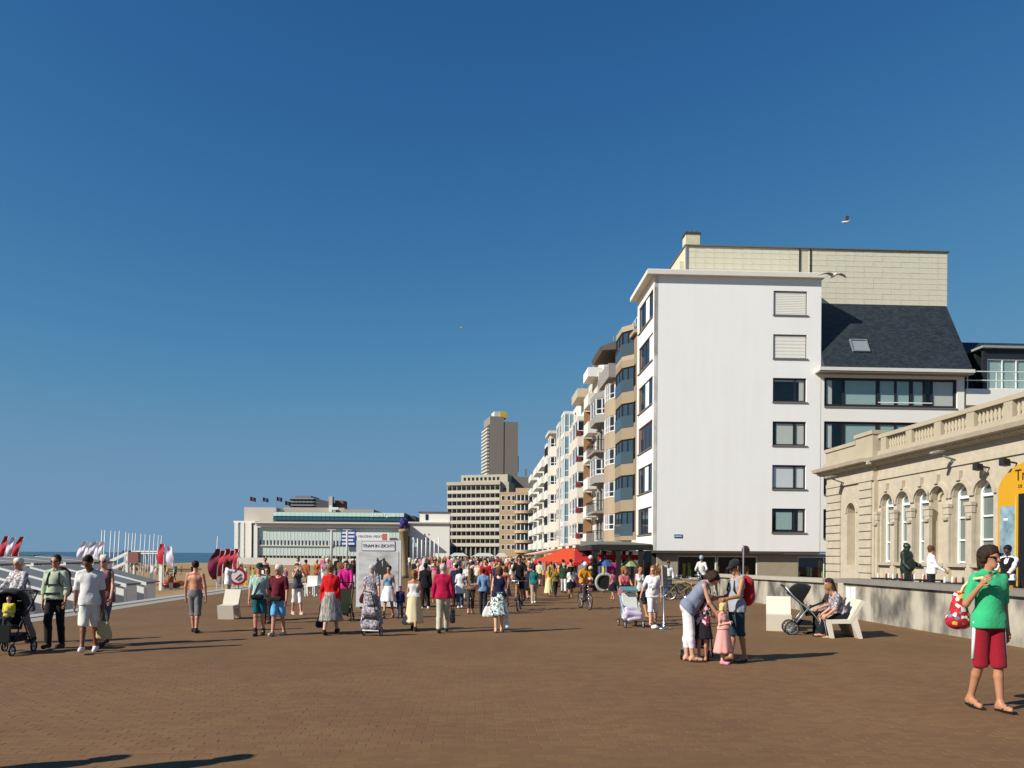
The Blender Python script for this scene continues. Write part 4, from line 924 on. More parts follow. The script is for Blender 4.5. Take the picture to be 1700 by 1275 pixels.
    def headprims(s):
        hd, f = s.hd, s.H@np.array([0, -1, 0]); n = s.neck
        pr_ = [(n-[0, 0, .03], hd((0, .005, .06)), .058, .052, 1, f),
               (hd((0, .012, .155)), hd((0, -.012, .15)), .083, .078, 1, f), (hd((0, -.035, .14)), hd((0, -.05, .05)), .066, .043, 1, f), (hd((0, -.01, .09)), hd((0, -.06, .035)), .055, .030, 1, f),
               (hd((0, -.092, .125)), hd((0, -.118, .092)), .012, .016, 1, f), (hd((-.03, -.085, .135)), hd((.03, -.085, .135)), .018, .018, 1, f)]
        for x in (-.082, .082): pr_.append((hd((x*.97, .015, .13)), hd((x*.95, .008, .09)), .018, .012, 1, f))
        return pr_
def mesh_of(VF, name, m, extra=None):
    V, Fq = VF; mb = MB(); mb.v = [V]; mb.f = [tuple(q) for q in Fq.tolist()]; mb.n = len(V)
    if extra: extra(mb)
    return mb.mesh(name, m, True)
def fingers(mb, P, h):
    for i in (0, 1):
        w_, hnd = P.wri[i], P.hand[i]; d = hnd-w_; d = d/np.linalg.norm(d); sg = 1 if i else -1
        side = np.cross(d, P.fw); 
        if np.linalg.norm(side) < .3: side = np.array([1., 0, 0])
        side /= np.linalg.norm(side); fwd = np.cross(side, d)             # across the palm is fwd when the arm hangs
        inn = np.array([-sg, 0, 0.])-d*(-sg*d[0]); inn /= np.linalg.norm(inn)+1e-9
        ac_ = np.cross(d, inn); ac_ /= np.linalg.norm(ac_)
        for q, (o, l) in enumerate(((-.030, .062), (-.010, .075), (.010, .080), (.030, .070))):
            b = w_+d*.088+ac_*o
            mb.tube([b-d*.02, b+d*l*.4+inn*.006, b+d*l*.72+inn*.024, b+d*l*.9+inn*.044], [.0095, .009, .008, .006], 6)
        th = w_+d*.035+ac_*.034
        if (th-w_)@P.fw < 0: th = w_+d*.035-ac_*.034
        o_ = (th-w_-d*.035); mb.tube([th-o_*.5, th+o_*.5+d*.03+inn*.012, th+o_*.6+d*.06+inn*.03], [.013, .011, .008], 6)
SKIN = {k: mat(c, .5, .12, 14, .08, 90, spec=.4) for k, c in dict(fair='#c69478', tan='#b07c5c', red='#bf8468', brown='#7c4d33', pale='#d3a68c', dark='#4e3022').items()}
for k_, m_ in SKIN.items():
    b_ = m_.node_tree.nodes['Principled BSDF']; b_.inputs['Subsurface Weight'].default_value = 0.0
HAIRM = {k: ramp_mat('hair_'+k, c, 'noise', 30, .8, stretch=(1, 1, .25), interp='LINEAR', bump=.4, spec=.25) for k, c in dict(
    black=['#0d0b0a', '#1c1714'], dark=['#1c130d', '#33241a'], brown=['#38261a', '#5a3e28'], grey=['#8b8780', '#b9b5ac'], white=['#b8b4aa', '#d9d6cd'], blond=['#7d6138', '#ad8c58'], ginger=['#5c3d26', '#86603c'], fair=['#a98a58', '#d3b87f']).items()}
def cloth(c, var=.1): return mat(c, .85, var, 9, .35, 28, spec=.15, sheen=.15)
def parts_for(spec, res):
    """meshes for one figure: list of (part name, mesh)"""
    P = Pose(**spec.get('pose', {})); out = []; fw = P.fw; sd = spec.get('seed', 1); up = P.T@np.array([0, 0, 1.])
    body = P.torso()+P.yoke()+P.headprims()
    for i in (0, 1):
        body += P.arm(i)+P.leg(i)
        w_, hn = P.wri[i], P.hand[i]; d = (hn-w_)/np.linalg.norm(hn-w_)
        side = np.array([1., 0, 0]); body.append((w_, hn, .028, .037, .55, side-d*(side@d) if abs(d[0]) < .9 else np.array([0, 1., 0])))
        a, t = P.ank[i], P.toe[i]; body += [(a+[0, .02, -.03], t, .042, .034, 1, fw), (a+[0, .03, -.045], a, .042, .045, 1, fw)]
    skin = SKIN[spec.get('skin', 'fair')]
    fl = ('p', (0, 0, P.ground+.004), (0, 0, -1.))
    out.append(('body', mesh_of(sdf(body, res, [fl], k=.018), 'body', skin, (lambda mb: fingers(mb, P, res)) if res < .021 else None)))
    top = spec.get('top'); bot = spec.get('bottom'); ph = P.hd
    if bot:
        kind, m = bot[0], bot[1]; frac = bot[2] if len(bot) > 2 else {'trousers': .97, 'shorts': .46, 'skirt': .5, 'leggings': .8}.get(kind, .97)
        lo = .012 if kind == 'leggings' else .019; fl_ = dict(trousers=.024, shorts=.034, leggings=.010).get(kind, .03)
        if kind != 'skirt':
            pr_ = P.torso(lo)[:2]+[q for i in (0, 1) for q in P.leg(i, lo, frac, fl_)]
            cuts = [('p', P.L((0, 0, 1.045)), up)]
            for i in (0, 1):
                if frac <= .5: e = P.hip[i]+(P.knee[i]-P.hip[i])*frac*2; n_ = P.knee[i]-P.hip[i]
                else: e = P.knee[i]+(P.ank[i]-P.knee[i])*(frac*2-1); n_ = P.ank[i]-P.knee[i]
                n_ = n_/np.linalg.norm(n_); q_ = ('leg', i, e+n_*.03, n_); cuts.append(q_)
            # hems: cut each leg tube by its own plane
            prs = [[q for q in P.torso(lo)[:2]]]; V, Fq = None, None
            hem = [c for c in cuts if c[0] == 'leg']; cuts = [c for c in cuts if c[0] != 'leg']
            segs = []
            for i in (0, 1):
                L_ = P.leg(i, lo, frac, fl_); a, b, ra, rb, f1, f2 = L_[-1]; L_[-1] = (a, np.array(a)+(np.array(b)-np.array(a))*1.0, ra, rb, f1, f2); segs += L_
            if abs(hem[0][2][2]-hem[1][2][2]) < .16 and hem[0][3][2] < -.75 and hem[1][3][2] < -.75:
                zc = None
                for c in hem: pass
                mid = (hem[0][2]+hem[1][2])/2; nn = None
                dx = hem[1][2]-hem[0][2]; 
                # one oblique plane through both hems
                pl_n = np.cross(dx if abs(dx[0]) > .05 else np.array([.2, 0, dx[2]]), np.array([0, 1., 0])); pl_n = pl_n/np.linalg.norm(pl_n); pl_n = -pl_n if pl_n[2] > 0 else pl_n
                cuts.append(('p', mid, pl_n))
            V, Fq = sdf(P.torso(.009)[:2]+segs, max(res, .014), cuts, wob=.006, seed=sd)
            out.append((kind, mesh_of((V, Fq), kind, m)))
        else:
            zt, zb_ = 1.06, .90-.83*frac*1.0; n_ = 14; pts = []; st_ = abs(P.knee[0][1]-P.knee[1][1])
            mb = MB(); ph0 = sd*.7; fl0 = spec.get('flare', 1.0)
            fr = max(P.hip[0][1]-min(P.knee[0][1], P.knee[1][1]), 0)
            prof = []
            for q in range(n_):
                t = q/(n_-1); z_ = zt+(zb_-zt)*t; hq = min(1, (zt-z_)/.14); r0 = (.142*P.g+.012)*(1-hq)+(.198*(.5+.5*P.g)+.085*fl0*max(0, t-.15)+.10*st_*t*t)*hq
                prof.append((r0 if t > 0 else r0*.96, z_))
            prof.append((prof[-1][0]*.94, prof[-1][1]+.01))
            mb.lathe(prof, (0, -.012, 0), 40, 1.0, .84+.5*min(st_, .3), lambda t, v: 1+.055*v*math.sin(9*t+ph0)+.03*v*math.sin(5*t+2*ph0))
            out.append(('skirt', mb.mesh('skirt', m, True)))
    if top:
        kind, m = top[0], top[1]; hemz = top[2] if len(top) > 2 else .86
        sl_ = dict(tee=.42, polo=.42, shirt=1.0, tank=0, strap=0, sweater=1.0, vest=0, dress=.30, rolled=.7, none=0).get(kind, .42)
        d = dict(tank=.010, strap=.009, sweater=.022, dress=.014).get(kind, .016)
        pr_ = P.torso(d)
        if kind not in ('strap', 'vest', 'tank'): pr_ += P.yoke(d*.8)
        elif kind in ('vest', 'tank'):
            for x in (-.105, .105): pr_.append((P.L((x*.85, -.03, 1.36)), P.L((x, .03, 1.40)), .06+d, .062+d, .8, np.array([1., 0, 0])))
            pr_ += [(P.L((-.07, .02, 1.36)), P.L((.07, .02, 1.36)), .085+d, .085+d, .9, fw)]
        if hemz < 1.0 and not P.fem: pr_.append((P.L((0, -.012, 1.24)), P.L((0, -.012, hemz+.05)), .138*(.4+.6*P.g)+d, .150*(.5+.5*P.g)+d, .84, fw))
        if hemz < 1.0:
            pw = .060*(.3+.7*P.g); rr_ = (.112 if P.fem else .102)*(.6+.4*P.g)+(.040 if abs(P.T[2, 2]) > .93 else .020)
            for zz in ((.96, .91, hemz) if abs(P.T[2, 2]) > .93 else (.91, hemz)):
                pr_.append((np.array([-pw, 0, zz]), np.array([pw, 0, zz]), rr_, rr_, .95, np.array([0, -1., 0])))
            for i in (0, 1): pr_.append((P.hip[i], P.hip[i]+(P.knee[i]-P.hip[i])*max(0, (.93-hemz)/.43), .081*(.5+.5*P.g)+.038, .081*(.5+.5*P.g)+.038, 1, fw))
        if sl_:
            for i in (0, 1): pr_ += P.arm(i, d*(.9 if sl_ < .9 else .75), sl_)
        cuts = [('p', P.L((0, 0, hemz)), -up)]
        nr = .085 if kind not in ('strap',) else .0
        if kind == 'strap': cuts.append(('p', P.L((0, 0, 1.345)), up))
        elif kind in ('polo', 'shirt', 'rolled'): cuts.append(('s', P.L((0, -.075, 1.475)), (.052, .07, .075))); cuts.append(('s', P.L((0, .0, 1.52)), (.068, .072, .07)))
        else: cuts.append(('s', P.L((0, -.05, 1.485)), (.095, .10, .085)))
        out.append((dict(tee='t_shirt', polo='polo_shirt', shirt='shirt', rolled='shirt', tank='tank_top', strap='strapless_top', sweater='sweater', vest='waistcoat', dress='dress_top').get(kind, 'shirt'), mesh_of(sdf(pr_, res if res > .0105 else .0115, cuts, wob=.007, seed=sd), kind, m)))
        if kind in ('polo', 'shirt', 'rolled', 'sweater') and res < .021:
            mb = MB(); c = [P.L((.062*math.sin(t), .012-.060*math.cos(t)-.012*(abs(t) < .5), 1.455+.018*(1-math.cos(t)))) for t in np.linspace(.25, 2*math.pi-.25, 15)]
            mb.tube(c, .016, 6); out.append(('collar', mb.mesh('collar', spec.get('collar', m), True)))
    hs, hm = spec.get('hair', ('short', 'brown')); hm = HAIRM[hm] if isinstance(hm, str) else hm; hf = P.H@np.array([0, -1, 0])
    if hs != 'bald' and hs != 'hat':
        e = [(ph((0, .020, .160)), ph((0, -.008, .165)), .094, .086, 1, hf)]
        if hs != 'crop': e += [(ph((0, .045, .16)), ph((0, .045, .10)), .088, .066, 1, hf)]
        if hs in ('bob', 'long', 'curly'):
            for x in (-.062, .062): e.append((ph((x, .02, .15)), ph((x*1.12, .015, .055 if hs != 'curly' else .10)), .045 if hs != 'curly' else .036, .042 if hs != 'curly' else .03, 1, hf))
            e.append((ph((0, .06, .14)), ph((0, .065, .05)), .075, .062, 1, hf))
        if hs == 'long':
            e.append((ph((0, .07, .10)), P.L((0, .12, 1.33)), .075, .05, 1.0, hf))
            for x in (-.07, .07): e.append((ph((x, .02, .10)), P.L((x*1.15, -.01, 1.38)), .038, .026, 1, hf))
        if hs == 'bun': e.append((ph((0, .10, .17)), ph((0, .115, .17)), .04, .04, 1, hf))
        if hs == 'tail': e += [(ph((0, .10, .16)), ph((0, .15, .05)), .03, .02, 1, hf)]
        if hs == 'curly':
            rs = np.random.default_rng(sd)
            for q in range(60):
                v = rs.normal(0, 1, 3); v /= np.linalg.norm(v); v[1] = v[1]*.9+.25; v[2] = v[2]*.8+.25; v /= np.linalg.norm(v); rr0 = rs.uniform(.92, 1.12); p_ = ph((v[0]*.088*rr0, .012+v[1]*.094*rr0, .150+v[2]*.094*rr0)); e.append((p_, p_+rs.normal(0, .022, 3), rs.uniform(.014, .024), .007, 1, hf))
        fc = ('s', ph((0, -.112, .085)), (.080, .084, .092 if hs != 'crop' else .1))
        out.append(('hair', mesh_of(sdf(e, max(res*.8, .0085), [fc], k=.012 if hs != 'curly' else .005, wob=.010 if hs != 'crop' else .003, seed=sd), 'hair', hm)))
    if spec.get('hat'):
        kind, hmat = spec['hat'][0], spec['hat'][1]
        e = [(ph((0, .018, .175)), ph((0, -.008, .178)), .098, .092, 1, hf)]; cut = [('p', ph((0, 0, .145)), -(P.H@np.array([0, -.12, 1])))]
        if kind == 'helmet': e = [(ph((0, .03, .19)), ph((0, -.03, .19)), .105, .10, 1, hf)]
        if kind == 'bucket': e += [(ph((0, .03, .15)), ph((0, .07, .07)), .095, .07, 1, hf)]; cut = [('s', ph((0, -.11, .07)), (.08, .09, .085))]
        nm = 'helmet' if kind == 'helmet' else 'cap'
        mb_e = None
        def brim(mb):
            if kind in ('cap',):
                c0 = spec['hat'][2] if len(spec['hat']) > 2 else 0
                rr = [ph((.082*math.sin(t), -.055-.105*math.cos(t)*.95-.02, .163-.02*math.cos(t))) for t in np.linspace(-1.45, 1.45, 9)]
                ii = [ph((.086*math.sin(t), -.075*math.cos(t), .168)) for t in np.linspace(-1.45, 1.45, 9)]
                v = rr+ii+[p+P.H@np.array([0, 0, .006]) for p in rr+ii]
                f_ = [(q, q+1, 10+q, 9+q) for q in range(8)]+[(18+q, 27+q, 28+q, 19+q) for q in range(8)]+[(q, 18+q, 19+q, q+1) for q in range(8)]
                mb.add([tuple(p) for p in v], f_)
        out.append((nm, mesh_of(sdf(e, max(res*.8, .009), cut, k=.012), nm, hmat, brim)))
    if spec.get('glasses'):
        mb = MB(); 
        for x in (-.034, .034):
            mb.add([tuple(ph((x+a, -.108+abs(x+a)*.22, .122+b))) for a, b in ((-.028, -.017), (.028, -.017), (.030, .016), (-.030, .016))]+[tuple(ph((x+a, -.099+abs(x+a)*.22, .122+b))) for a, b in ((-.028, -.017), (.028, -.017), (.030, .016), (-.030, .016))], [(0, 1, 2, 3), (7, 6, 5, 4), (0, 4, 5, 1), (1, 5, 6, 2), (2, 6, 7, 3), (3, 7, 4, 0)])
            mb.tube([ph((x*1.85, -.092, .13)), ph((x*2.55, .0, .128))], .006, 4)
        mb.tube([ph((-.01, -.106, .126)), ph((.01, -.106, .126))], .005, 4)
        out.append(('sunglasses', mb.mesh('sunglasses', mat('#0c0c0d', .12, 0, spec=.6), False)))
    elif res < .021:
        for x in (-.031, .031):
            mb = MB().lathe([(.003, -.009), (.008, -.005), (.0095, 0), (.008, .005), (.003, .009)], tuple(ph((x, -.0985, .118))), 8, 1.3, .6); out.append(('eye', mb.mesh('eye', mat('#1d1410', .2, 0), True)))
    if res < .021:
        mb = MB().tube([ph((-.022, -.093, .052)), ph((0, -.101, .051)), ph((.022, -.093, .052))], [.004, .007, .004], 6); out.append(('mouth', mb.mesh('mouth', mat('#8d4a42', .5, .05), True)))
    sh = spec.get('shoes')
    if sh:
        kind, m = sh
        for i in (0, 1):
            a, t = P.ank[i], P.toe[i]; e = [(a+[0, .025, -.045], t+[0, -.03, -.002], .050, .043, 1, fw)]
            if kind == 'boot': e.append((a+[0, .02, -.05], a+[0, 0, .07], .056, .052, 1, fw))
            elif kind == 'shoe': e.append((a+[0, .03, -.05], a+[0, .01, -.01], .053, .05, 1, fw))
            if kind == 'sock': pass
            if kind in ('sandal', 'flipflop'):
                dd = t-a; dd = np.array([dd[0], dd[1], dd[2]+.055]); dd /= np.linalg.norm(dd); c = (a+t)/2; nrm = np.cross(dd, np.array([1., 0, 0])); nrm = nrm if nrm[2] > 0 else -nrm
                heel = a+np.array([0, .05, -.085]) if abs(dd[2]) < .2 else a-dd*.05-nrm*.085
                tip = heel+dd*.28; w_ = np.array([.05, 0, 0]); mb = MB()
                q = [heel-w_*.75, heel+w_*.75, heel+dd*.17+w_*1.0, tip+w_*.55, tip-w_*.55, heel+dd*.17-w_*1.0]
                mb.add([tuple(p) for p in q]+[tuple(p+nrm*.022) for p in q], [tuple(range(6))[::-1], tuple(range(6, 12))]+[(j, (j+1) % 6, 6+(j+1) % 6, 6+j) for j in range(6)])
                mb.tube([heel+dd*.12+w_*.9+nrm*.02, heel+dd*.19+nrm*.085, heel+dd*.12-w_*.9+nrm*.02], .009, 5)
                mb.tube([heel+dd*.19+nrm*.085, heel+dd*.23+nrm*.03], .007, 5)
                if kind == 'sandal': mb.tube([heel+dd*.03+w_*.9+nrm*.02, heel+dd*.05+nrm*.12, heel+dd*.03-w_*.9+nrm*.02], .01, 5)
                out.append(('sandal', mb.mesh('sandal', m))); continue
            out.append(('boot' if kind == 'boot' else 'shoe', mesh_of(sdf(e, max(res, .013), [('p', (0, 0, P.ground+.001), (0, 0, -1.))] if abs(a[2]-P.ground) < .12 else [], k=.02), 'shoe', m)))
    return out, P
_people = []
def place(parts, P, label, loc, heading, scale, group=None, cat='person', name='person'):
    o = thing(name, label, cat, loc, R(heading), group); o.scale = (scale*.91, scale*.91, scale)
    for nm, me in parts:
        c = link(nm, me, o, (0, 0, -P.ground))
    return o
def loc3(o, P, p):
    """a point of the posed figure in world space"""
    o_ = Vector(p)-Vector((0, 0, P.ground)); M = Matrix.Translation(o.location) @ Matrix.Rotation(o.rotation_euler[2], 4, 'Z') @ Matrix.Diagonal((*o.scale, 1))
    return M @ o_
def person(label, px, py, top_py, heading=0, res=.016, group=None, z=0.0, Y=None, **spec):
    p = gp(px, py, z) if Y is None else at(px, py, Y); 
    hgt = (py-top_py)/F*p.y
    spec.setdefault('seed', len(_people)+1)
    parts, P = parts_for(spec, res)
    tot = P.hd((0, 0, .255))[2]-P.ground if not spec.get('pose', {}).get('pitch') else None
    sc = hgt/(tot if tot else spec.get('tall', 1.75))
    if 'scale' in spec: sc = spec['scale']
    o = place(parts, P, label, p, heading, sc, group); _people.append((o, P)); return o, P
WALK = ((24, 4), (-16, 14)); WALK2 = ((-16, 14), (24, 4)); STRIDE = ((30, 2), (-22, 22)); STAND = ((2, 0), (-2, 0))
def legs(s): return {'w': WALK, 'v': WALK2, 's': STAND}[s]
# ------------------------------------------------------------------ concrete chairs
BENCHM = mat('#d3cbb8', .8, .06, 3, .1, 40)
def chair_profile():
    # side view: (forward, up) outline of the front panel, seat, back and rear panel
    return [(.42, 0), (.52, 0), (.60, .40), (.12, .42), (-.16, .86), (-.26, .84), (-.02, .36), (-.10, 0), (.02, 0), (.10, .33), (.50, .32)]
def bench(label, loc, rz, w_=.62):
    t = thing('concrete_chair', label, 'chair', loc, rz, 'concrete chairs on the promenade')
    p = chair_profile(); mid = p[3]; m = MB()
    m.prism([(.42, 0), (.50, 0), (.60, .42), (.50, .42)], -w_/2, w_/2, 'yz').build('front_panel', BENCHM, t)
    MB().prism([(.499, .33), (.499, .42), (.10, .43), (.06, .34)], -w_/2+.002, w_/2-.002, 'yz').build('seat', BENCHM, t)
    MB().prism([(.059, .34), (.099, .43), (-.16, .88), (-.25, .85)], -w_/2, w_/2, 'yz').build('backrest', BENCHM, t)
    MB().prism([(.058, .34), (-.06, .52), (-.20, 0), (-.11, 0)], -w_/2+.004, w_/2-.004, 'yz').build('rear_panel', BENCHM, t)
    return t
# local +y is the sitter's forward direction
bench('pale concrete chair standing alone before the street wall', gp(1292, 1045), R(163), .62).scale = (.95, .95, .95)
b_side = bench('pale concrete chair seen from the side with a couple on it', gp(1404, 1056), R(84), 1.15)
bench('pale concrete chair behind the bare-backed walker', gp(384, 1026), R(181), .5).scale = (.88, .88, .92)
# ------------------------------------------------------------------ pushchairs, bicycles, trolley
def wheel(parent, c, r_, axis='x', w_=.03, spokes=10, tm=BLACK, rm=CHROME, name='wheel'):
    o = bpy.data.objects.new(name, None)
    pt = [(0, r_*math.cos(t), r_*math.sin(t)) for t in np.linspace(0, 2*math.pi, 22)[:-1]]
    ty = MB().tube(pt, w_/2, 6, closed=True).build(name, tm, parent, True, loc=c)
    rim = MB().tube([(0, y*(1-w_*.9/r_), z*(1-w_*.9/r_)) for _, y, z in pt], w_*.28, 5, closed=True)
    for k in range(spokes):
        a = 2*math.pi*k/spokes; rim.tube([(0, 0, 0), (0, (r_-w_*.6)*math.cos(a), (r_-w_*.6)*math.sin(a))], .003 if r_ > .2 else .008, 4)
    rim.tube([(-.03, 0, 0), (.03, 0, 0)], .022, 8).build('rim', rm, ty)
    return ty
def pushchair(label, loc, rz, fabric, hood=True, frame=ALU, big=False, extra=None, scale=1.0, group='pushchairs on the promenade'):
    """front is -y"""
    t = thing('pushchair', label, 'pushchair', loc, rz, group); t.scale = (scale,)*3; r_ = .14 if big else .085
    for x in (-.24, .24):
        wheel(t, (x, -.32, r_), r_); wheel(t, (x, .34, r_+(.0)), r_)
        MB().tube([(x*.95, -.32, r_), (x*.95, -.05, .50), (x*.95, .30, .80), (x*.95, .48, 1.02)], .014, 6).build('side_tube', frame, t, True)
        MB().tube([(x*.9, .34, r_), (x*.95, -.02, .62)], .013, 6).build('rear_tube', frame, t, True)
    MB().tube([(-.23, .48, 1.02), (-.12, .52, 1.04), (.12, .52, 1.04), (.23, .48, 1.02)], .02, 8).build('handle', BLACK, t, True)
    MB().tube([(-.23, .3, .25), (.23, .3, .25)], .012, 6).build('axle_bar', frame, t)
    MB().prism([(-.26, .44), (.06, .40), (.22, .84), (.17, .87), (.02, .48), (-.26, .50)], -.19, .19, 'yz').build('seat', fabric, t)
    MB().prism([(-.28, .22), (-.24, .20), (-.22, .46), (-.26, .47)], -.17, .17, 'yz').build('foot_flap', fabric, t)
    MB().prism([(-.1, .20), (.26, .20), (.24, .34), (-.06, .3)], -.18, .18, 'yz').build('basket', fabric, t)
    if hood:
        m = MB(); n = 9; pts_ = []
        for i in range(n):
            a = -1.15+1.75*i/(n-1)
            for j in range(9):
                b = math.pi*j/8; yy = .12-.34*math.sin(a)*math.sin(b)**.5+.0; zz = .72+.38*math.cos(a)*math.sin(b)**.5
                pts_.append((.225*math.cos(b), yy, zz))
        f_ = [(i*9+j, i*9+j+1, i*9+10+j, i*9+9+j) for i in range(n-1) for j in range(8)]
        m.add(pts_, f_); m.add([(x*.97, y*.97+.004, z-.012) for x, y, z in pts_], [tuple(q[::-1]) for q in f_]); m.build('hood', fabric, t, True)
    return t
def bicycle(label, loc, rz, fm, scale=1.0, group='bicycles', basket=False):
    """front is -y"""
    t = thing('bicycle', label, 'bicycle', loc, rz, group); t.scale = (scale,)*3
    wheel(t, (0, -.52, .33), .33, spokes=14, w_=.045); wheel(t, (0, .52, .33), .33, spokes=14, w_=.045)
    bb, st_, hd_, hb = (0, .10, .30), (0, .22, .78), (0, -.36, .80), (0, -.34, .62)
    MB().tube([hb, bb, st_, hd_], .018, 7).tube([bb, (0, .52, .33), (0, .2, .70)], .012, 6).tube([(0, -.36, .82), (0, -.41, .55), (.035, -.52, .33)], .014, 6).tube([(0, -.41, .55), (-.035, -.52, .33)], .014, 6).build('frame', fm, t, True)
    MB().tube([(0, -.36, .80), (0, -.35, .98)], .014, 6).tube([(-.29, -.22, 1.0), (-.2, -.34, .99), (.2, -.34, .99), (.29, -.22, 1.0)], .013, 6).build('handlebar', CHROME, t, True)
    MB().tube([st_, (0, .25, .90)], .013, 6).build('seat_post', CHROME, t); MB().prism([(-.06, .36), (.06, .36), (.04, .18), (.012, .08), (-.012, .08), (-.04, .18)], .90, .95).build('saddle', BLACK, t)
    MB().tube([(-.09, .10, .30), (.09, .10, .30)], .02, 8).tube([(.07, .1, .3), (.07, -.02, .18)], .01, 5).tube([(-.07, .1, .3), (-.07, .22, .42)], .01, 5).box(.05, .15, -.06, .02, .165, .19).box(-.15, -.05, .18, .26, .41, .43).build('crank', BLACK, t)
    if basket: MB().lathe([(.12, 0), (.16, .2), (.17, .22)], (0, -.55, .80), 10).build('basket', BLACK, t)
    return t
# ------------------------------------------------------------------ beach huts below the promenade
HW = mat('#e4e3dd', .7, .05, 1.2); HG = mat('#8d8f90', .7, .1, 2); HROOF = ramp_mat('felt', ['#6e7070', '#8b8c8a', '#7a7c7b'], 'waveY', 2.2, .8, interp='LINEAR')
def hut(label, lat1, dep, ln, wd, zf, zt0, zt1, group='white beach huts below the promenade'):
    t = thing('beach_hut', label, 'hut', pr(lat1, dep, zf), TH, group)
    h0, h1 = zt0-zf, zt1-zf      # heights at the sea end and the promenade end
    n = 5
    for i in range(n):           # weatherboards of the camera-side wall
        for s_, y in ((0, 0), (1, wd)):
            pass
    MB().prism([(-ln, 0), (0, 0), (0, h1), (-ln, h0)], 0, .05, 'xz').build('side_wall', HW, t)
    MB().prism([(-ln, 0), (0, 0), (0, h1), (-ln, h0)], wd-.05, wd, 'xz').build('side_wall', HW, t)
    B(-.05, .0, .051, wd-.051, 0, h1-.02).build('end_wall', HW, t); B(-ln, -ln+.05, .051, wd-.051, 0, h0-.05).build('end_wall', HW, t)
    dr = B(.001, .03, .3, wd-.3, .05, min(1.8, h1-.1)).build('door', HW, t); B(.031, .05, .38, .43, .9, 1.05).build('handle', CHROME, dr)
    MB().add([(-ln-.15, -.12, h0+.02), (.18, -.12, h1+.02), (.18, wd+.12, h1+.02), (-ln-.15, wd+.12, h0+.02), (-ln-.15, -.12, h0+.09), (.18, -.12, h1+.09), (.18, wd+.12, h1+.09), (-ln-.15, wd+.12, h0+.09)],
       [(0, 3, 2, 1), (4, 5, 6, 7), (0, 1, 5, 4), (1, 2, 6, 5), (2, 3, 7, 6), (3, 0, 4, 7)]).build('roof', HROOF, t)
    MB().add([(-ln-.16, -.15, h0-.10), (.19, -.15, h1-.10), (.19, -.121, h1-.10), (-ln-.16, -.121, h0-.10), (-ln-.16, -.15, h0+.08), (.19, -.15, h1+.08), (.19, -.121, h1+.08), (-ln-.16, -.121, h0+.08)],
       [(0, 3, 2, 1), (4, 5, 6, 7), (0, 1, 5, 4), (1, 2, 6, 5), (2, 3, 7, 6), (3, 0, 4, 7)]).build('fascia_board', HW, t)
    return t
lat0 = -18.0
names = ['last white beach hut of the row, nearest the open sand', 'second white beach hut from the open sand', 'third white beach hut from the open sand', 'fourth white beach hut, behind the walker in white', 'fifth white beach hut, behind the backpacker', 'sixth white beach hut, behind the grey haired woman', 'seventh white beach hut at the picture edge']
for i, nm in enumerate(names): hut(nm, lat0, 43.2-i*2.4, 3.1, 1.55, -1.9, 1.05, .15)
for i in range(6): hut(['first', 'second', 'third', 'fourth', 'fifth', 'sixth'][i]+' seaward beach hut counted from the far end', lat0-4.6, 47-i*3.1, 3.0, 2.6, -1.9, 1.50-.02*i, 1.18, 'seaward row of beach huts')
# white beach stair with a boarded end, between the huts
ws = thing('beach_stair', 'white sloping stair rail beside a red boarded hut end', 'stair', pr(-24, 55, -1.9), TH)
MB().prism([(-3.4, 1.9), (0, 3.6), (0, 3.82), (-3.4, 2.1)], 0, .15, 'xz').build('rail', HW, ws); MB().prism([(-3.4, 1.4), (0, 3.0), (0, 3.2), (-3.4, 1.6)], 0, .15, 'xz').build('rail', HW, ws); B(.0, .7, .0, .4, 3.0, 3.75).build('boarded_end', mat('#8a5a56', .8), ws); B(.3, .4, .1, .2, 0, 3.0).build('post', HW, ws)
B(-3.4, -3.25, 0, .15, 0, 2.0).build('post', HW, ws); B(-.16, -.01, 0, .15, 0, 3.5).build('post', HW, ws)
# ------------------------------------------------------------------ beach flags, poles and play things
def feather(label, px, py0, py1, Y, c, lean=.3, w_=.5, group='feather flags on the beach'):
    p = at(px, py1, Y); h = (py1-py0)*Y/F; t = thing('feather_flag', label, 'flag', p, R(random.uniform(-25, 25)), group)
    zg = -1.9-p.z
    sp = [(0, 0, zg)]+[(lean*h*.5*(k/8)**2.2, 0, h*(k/8)) for k in range(9)]
    MB().tube(sp, [.03]*len(sp), 5).build('pole', mat('#d8d8d8', .5), t)
    v = []; n = 12
    for k in range(n+1):
        z = k/n; x = lean*h*.5*z**2.2; ww = w_*math.sin(math.pi*min(1, (z+.12))*.86)**.7
        for j in range(4): v.append((x-ww*j/3, .10*math.sin(z*7+j*1.3), z*h))
    f = [(k*4+j, k*4+j+1, k*4+5+j, k*4+4+j) for k in range(n) for j in range(3)]
    m = MB().add(v, f); m.add([(x, y+.015, z) for x, y, z in v], [q[::-1] for q in f]); m.build('cloth', mat(c, .8, .12, 1.2), t, True); return t
RED, WHT = '#a3182b', '#c9c4d2'
feather('red feather flag nearest the picture edge', 8, 890, 930, 60, RED); feather('white feather flag between two red ones at the picture edge', 19, 892, 932, 61, WHT); feather('red curling feather flag beside the white one at the edge', 30, 891, 930, 60, RED, .5)
for i, px in enumerate((137, 145, 153, 161, 167)): feather(['first', 'second', 'third', 'fourth', 'fifth'][i]+' pale flag of the cluster over the white stair', px, 899+(i % 2)*2, 932, 62+i*1.5, WHT, .45)
feather('tall red feather flag beside the flagpoles', 272, 903, 937, 75, RED, .1, .9); feather('white drooping feather flag beside the tall red one', 288, 907, 940, 76, WHT, -.2, .8)
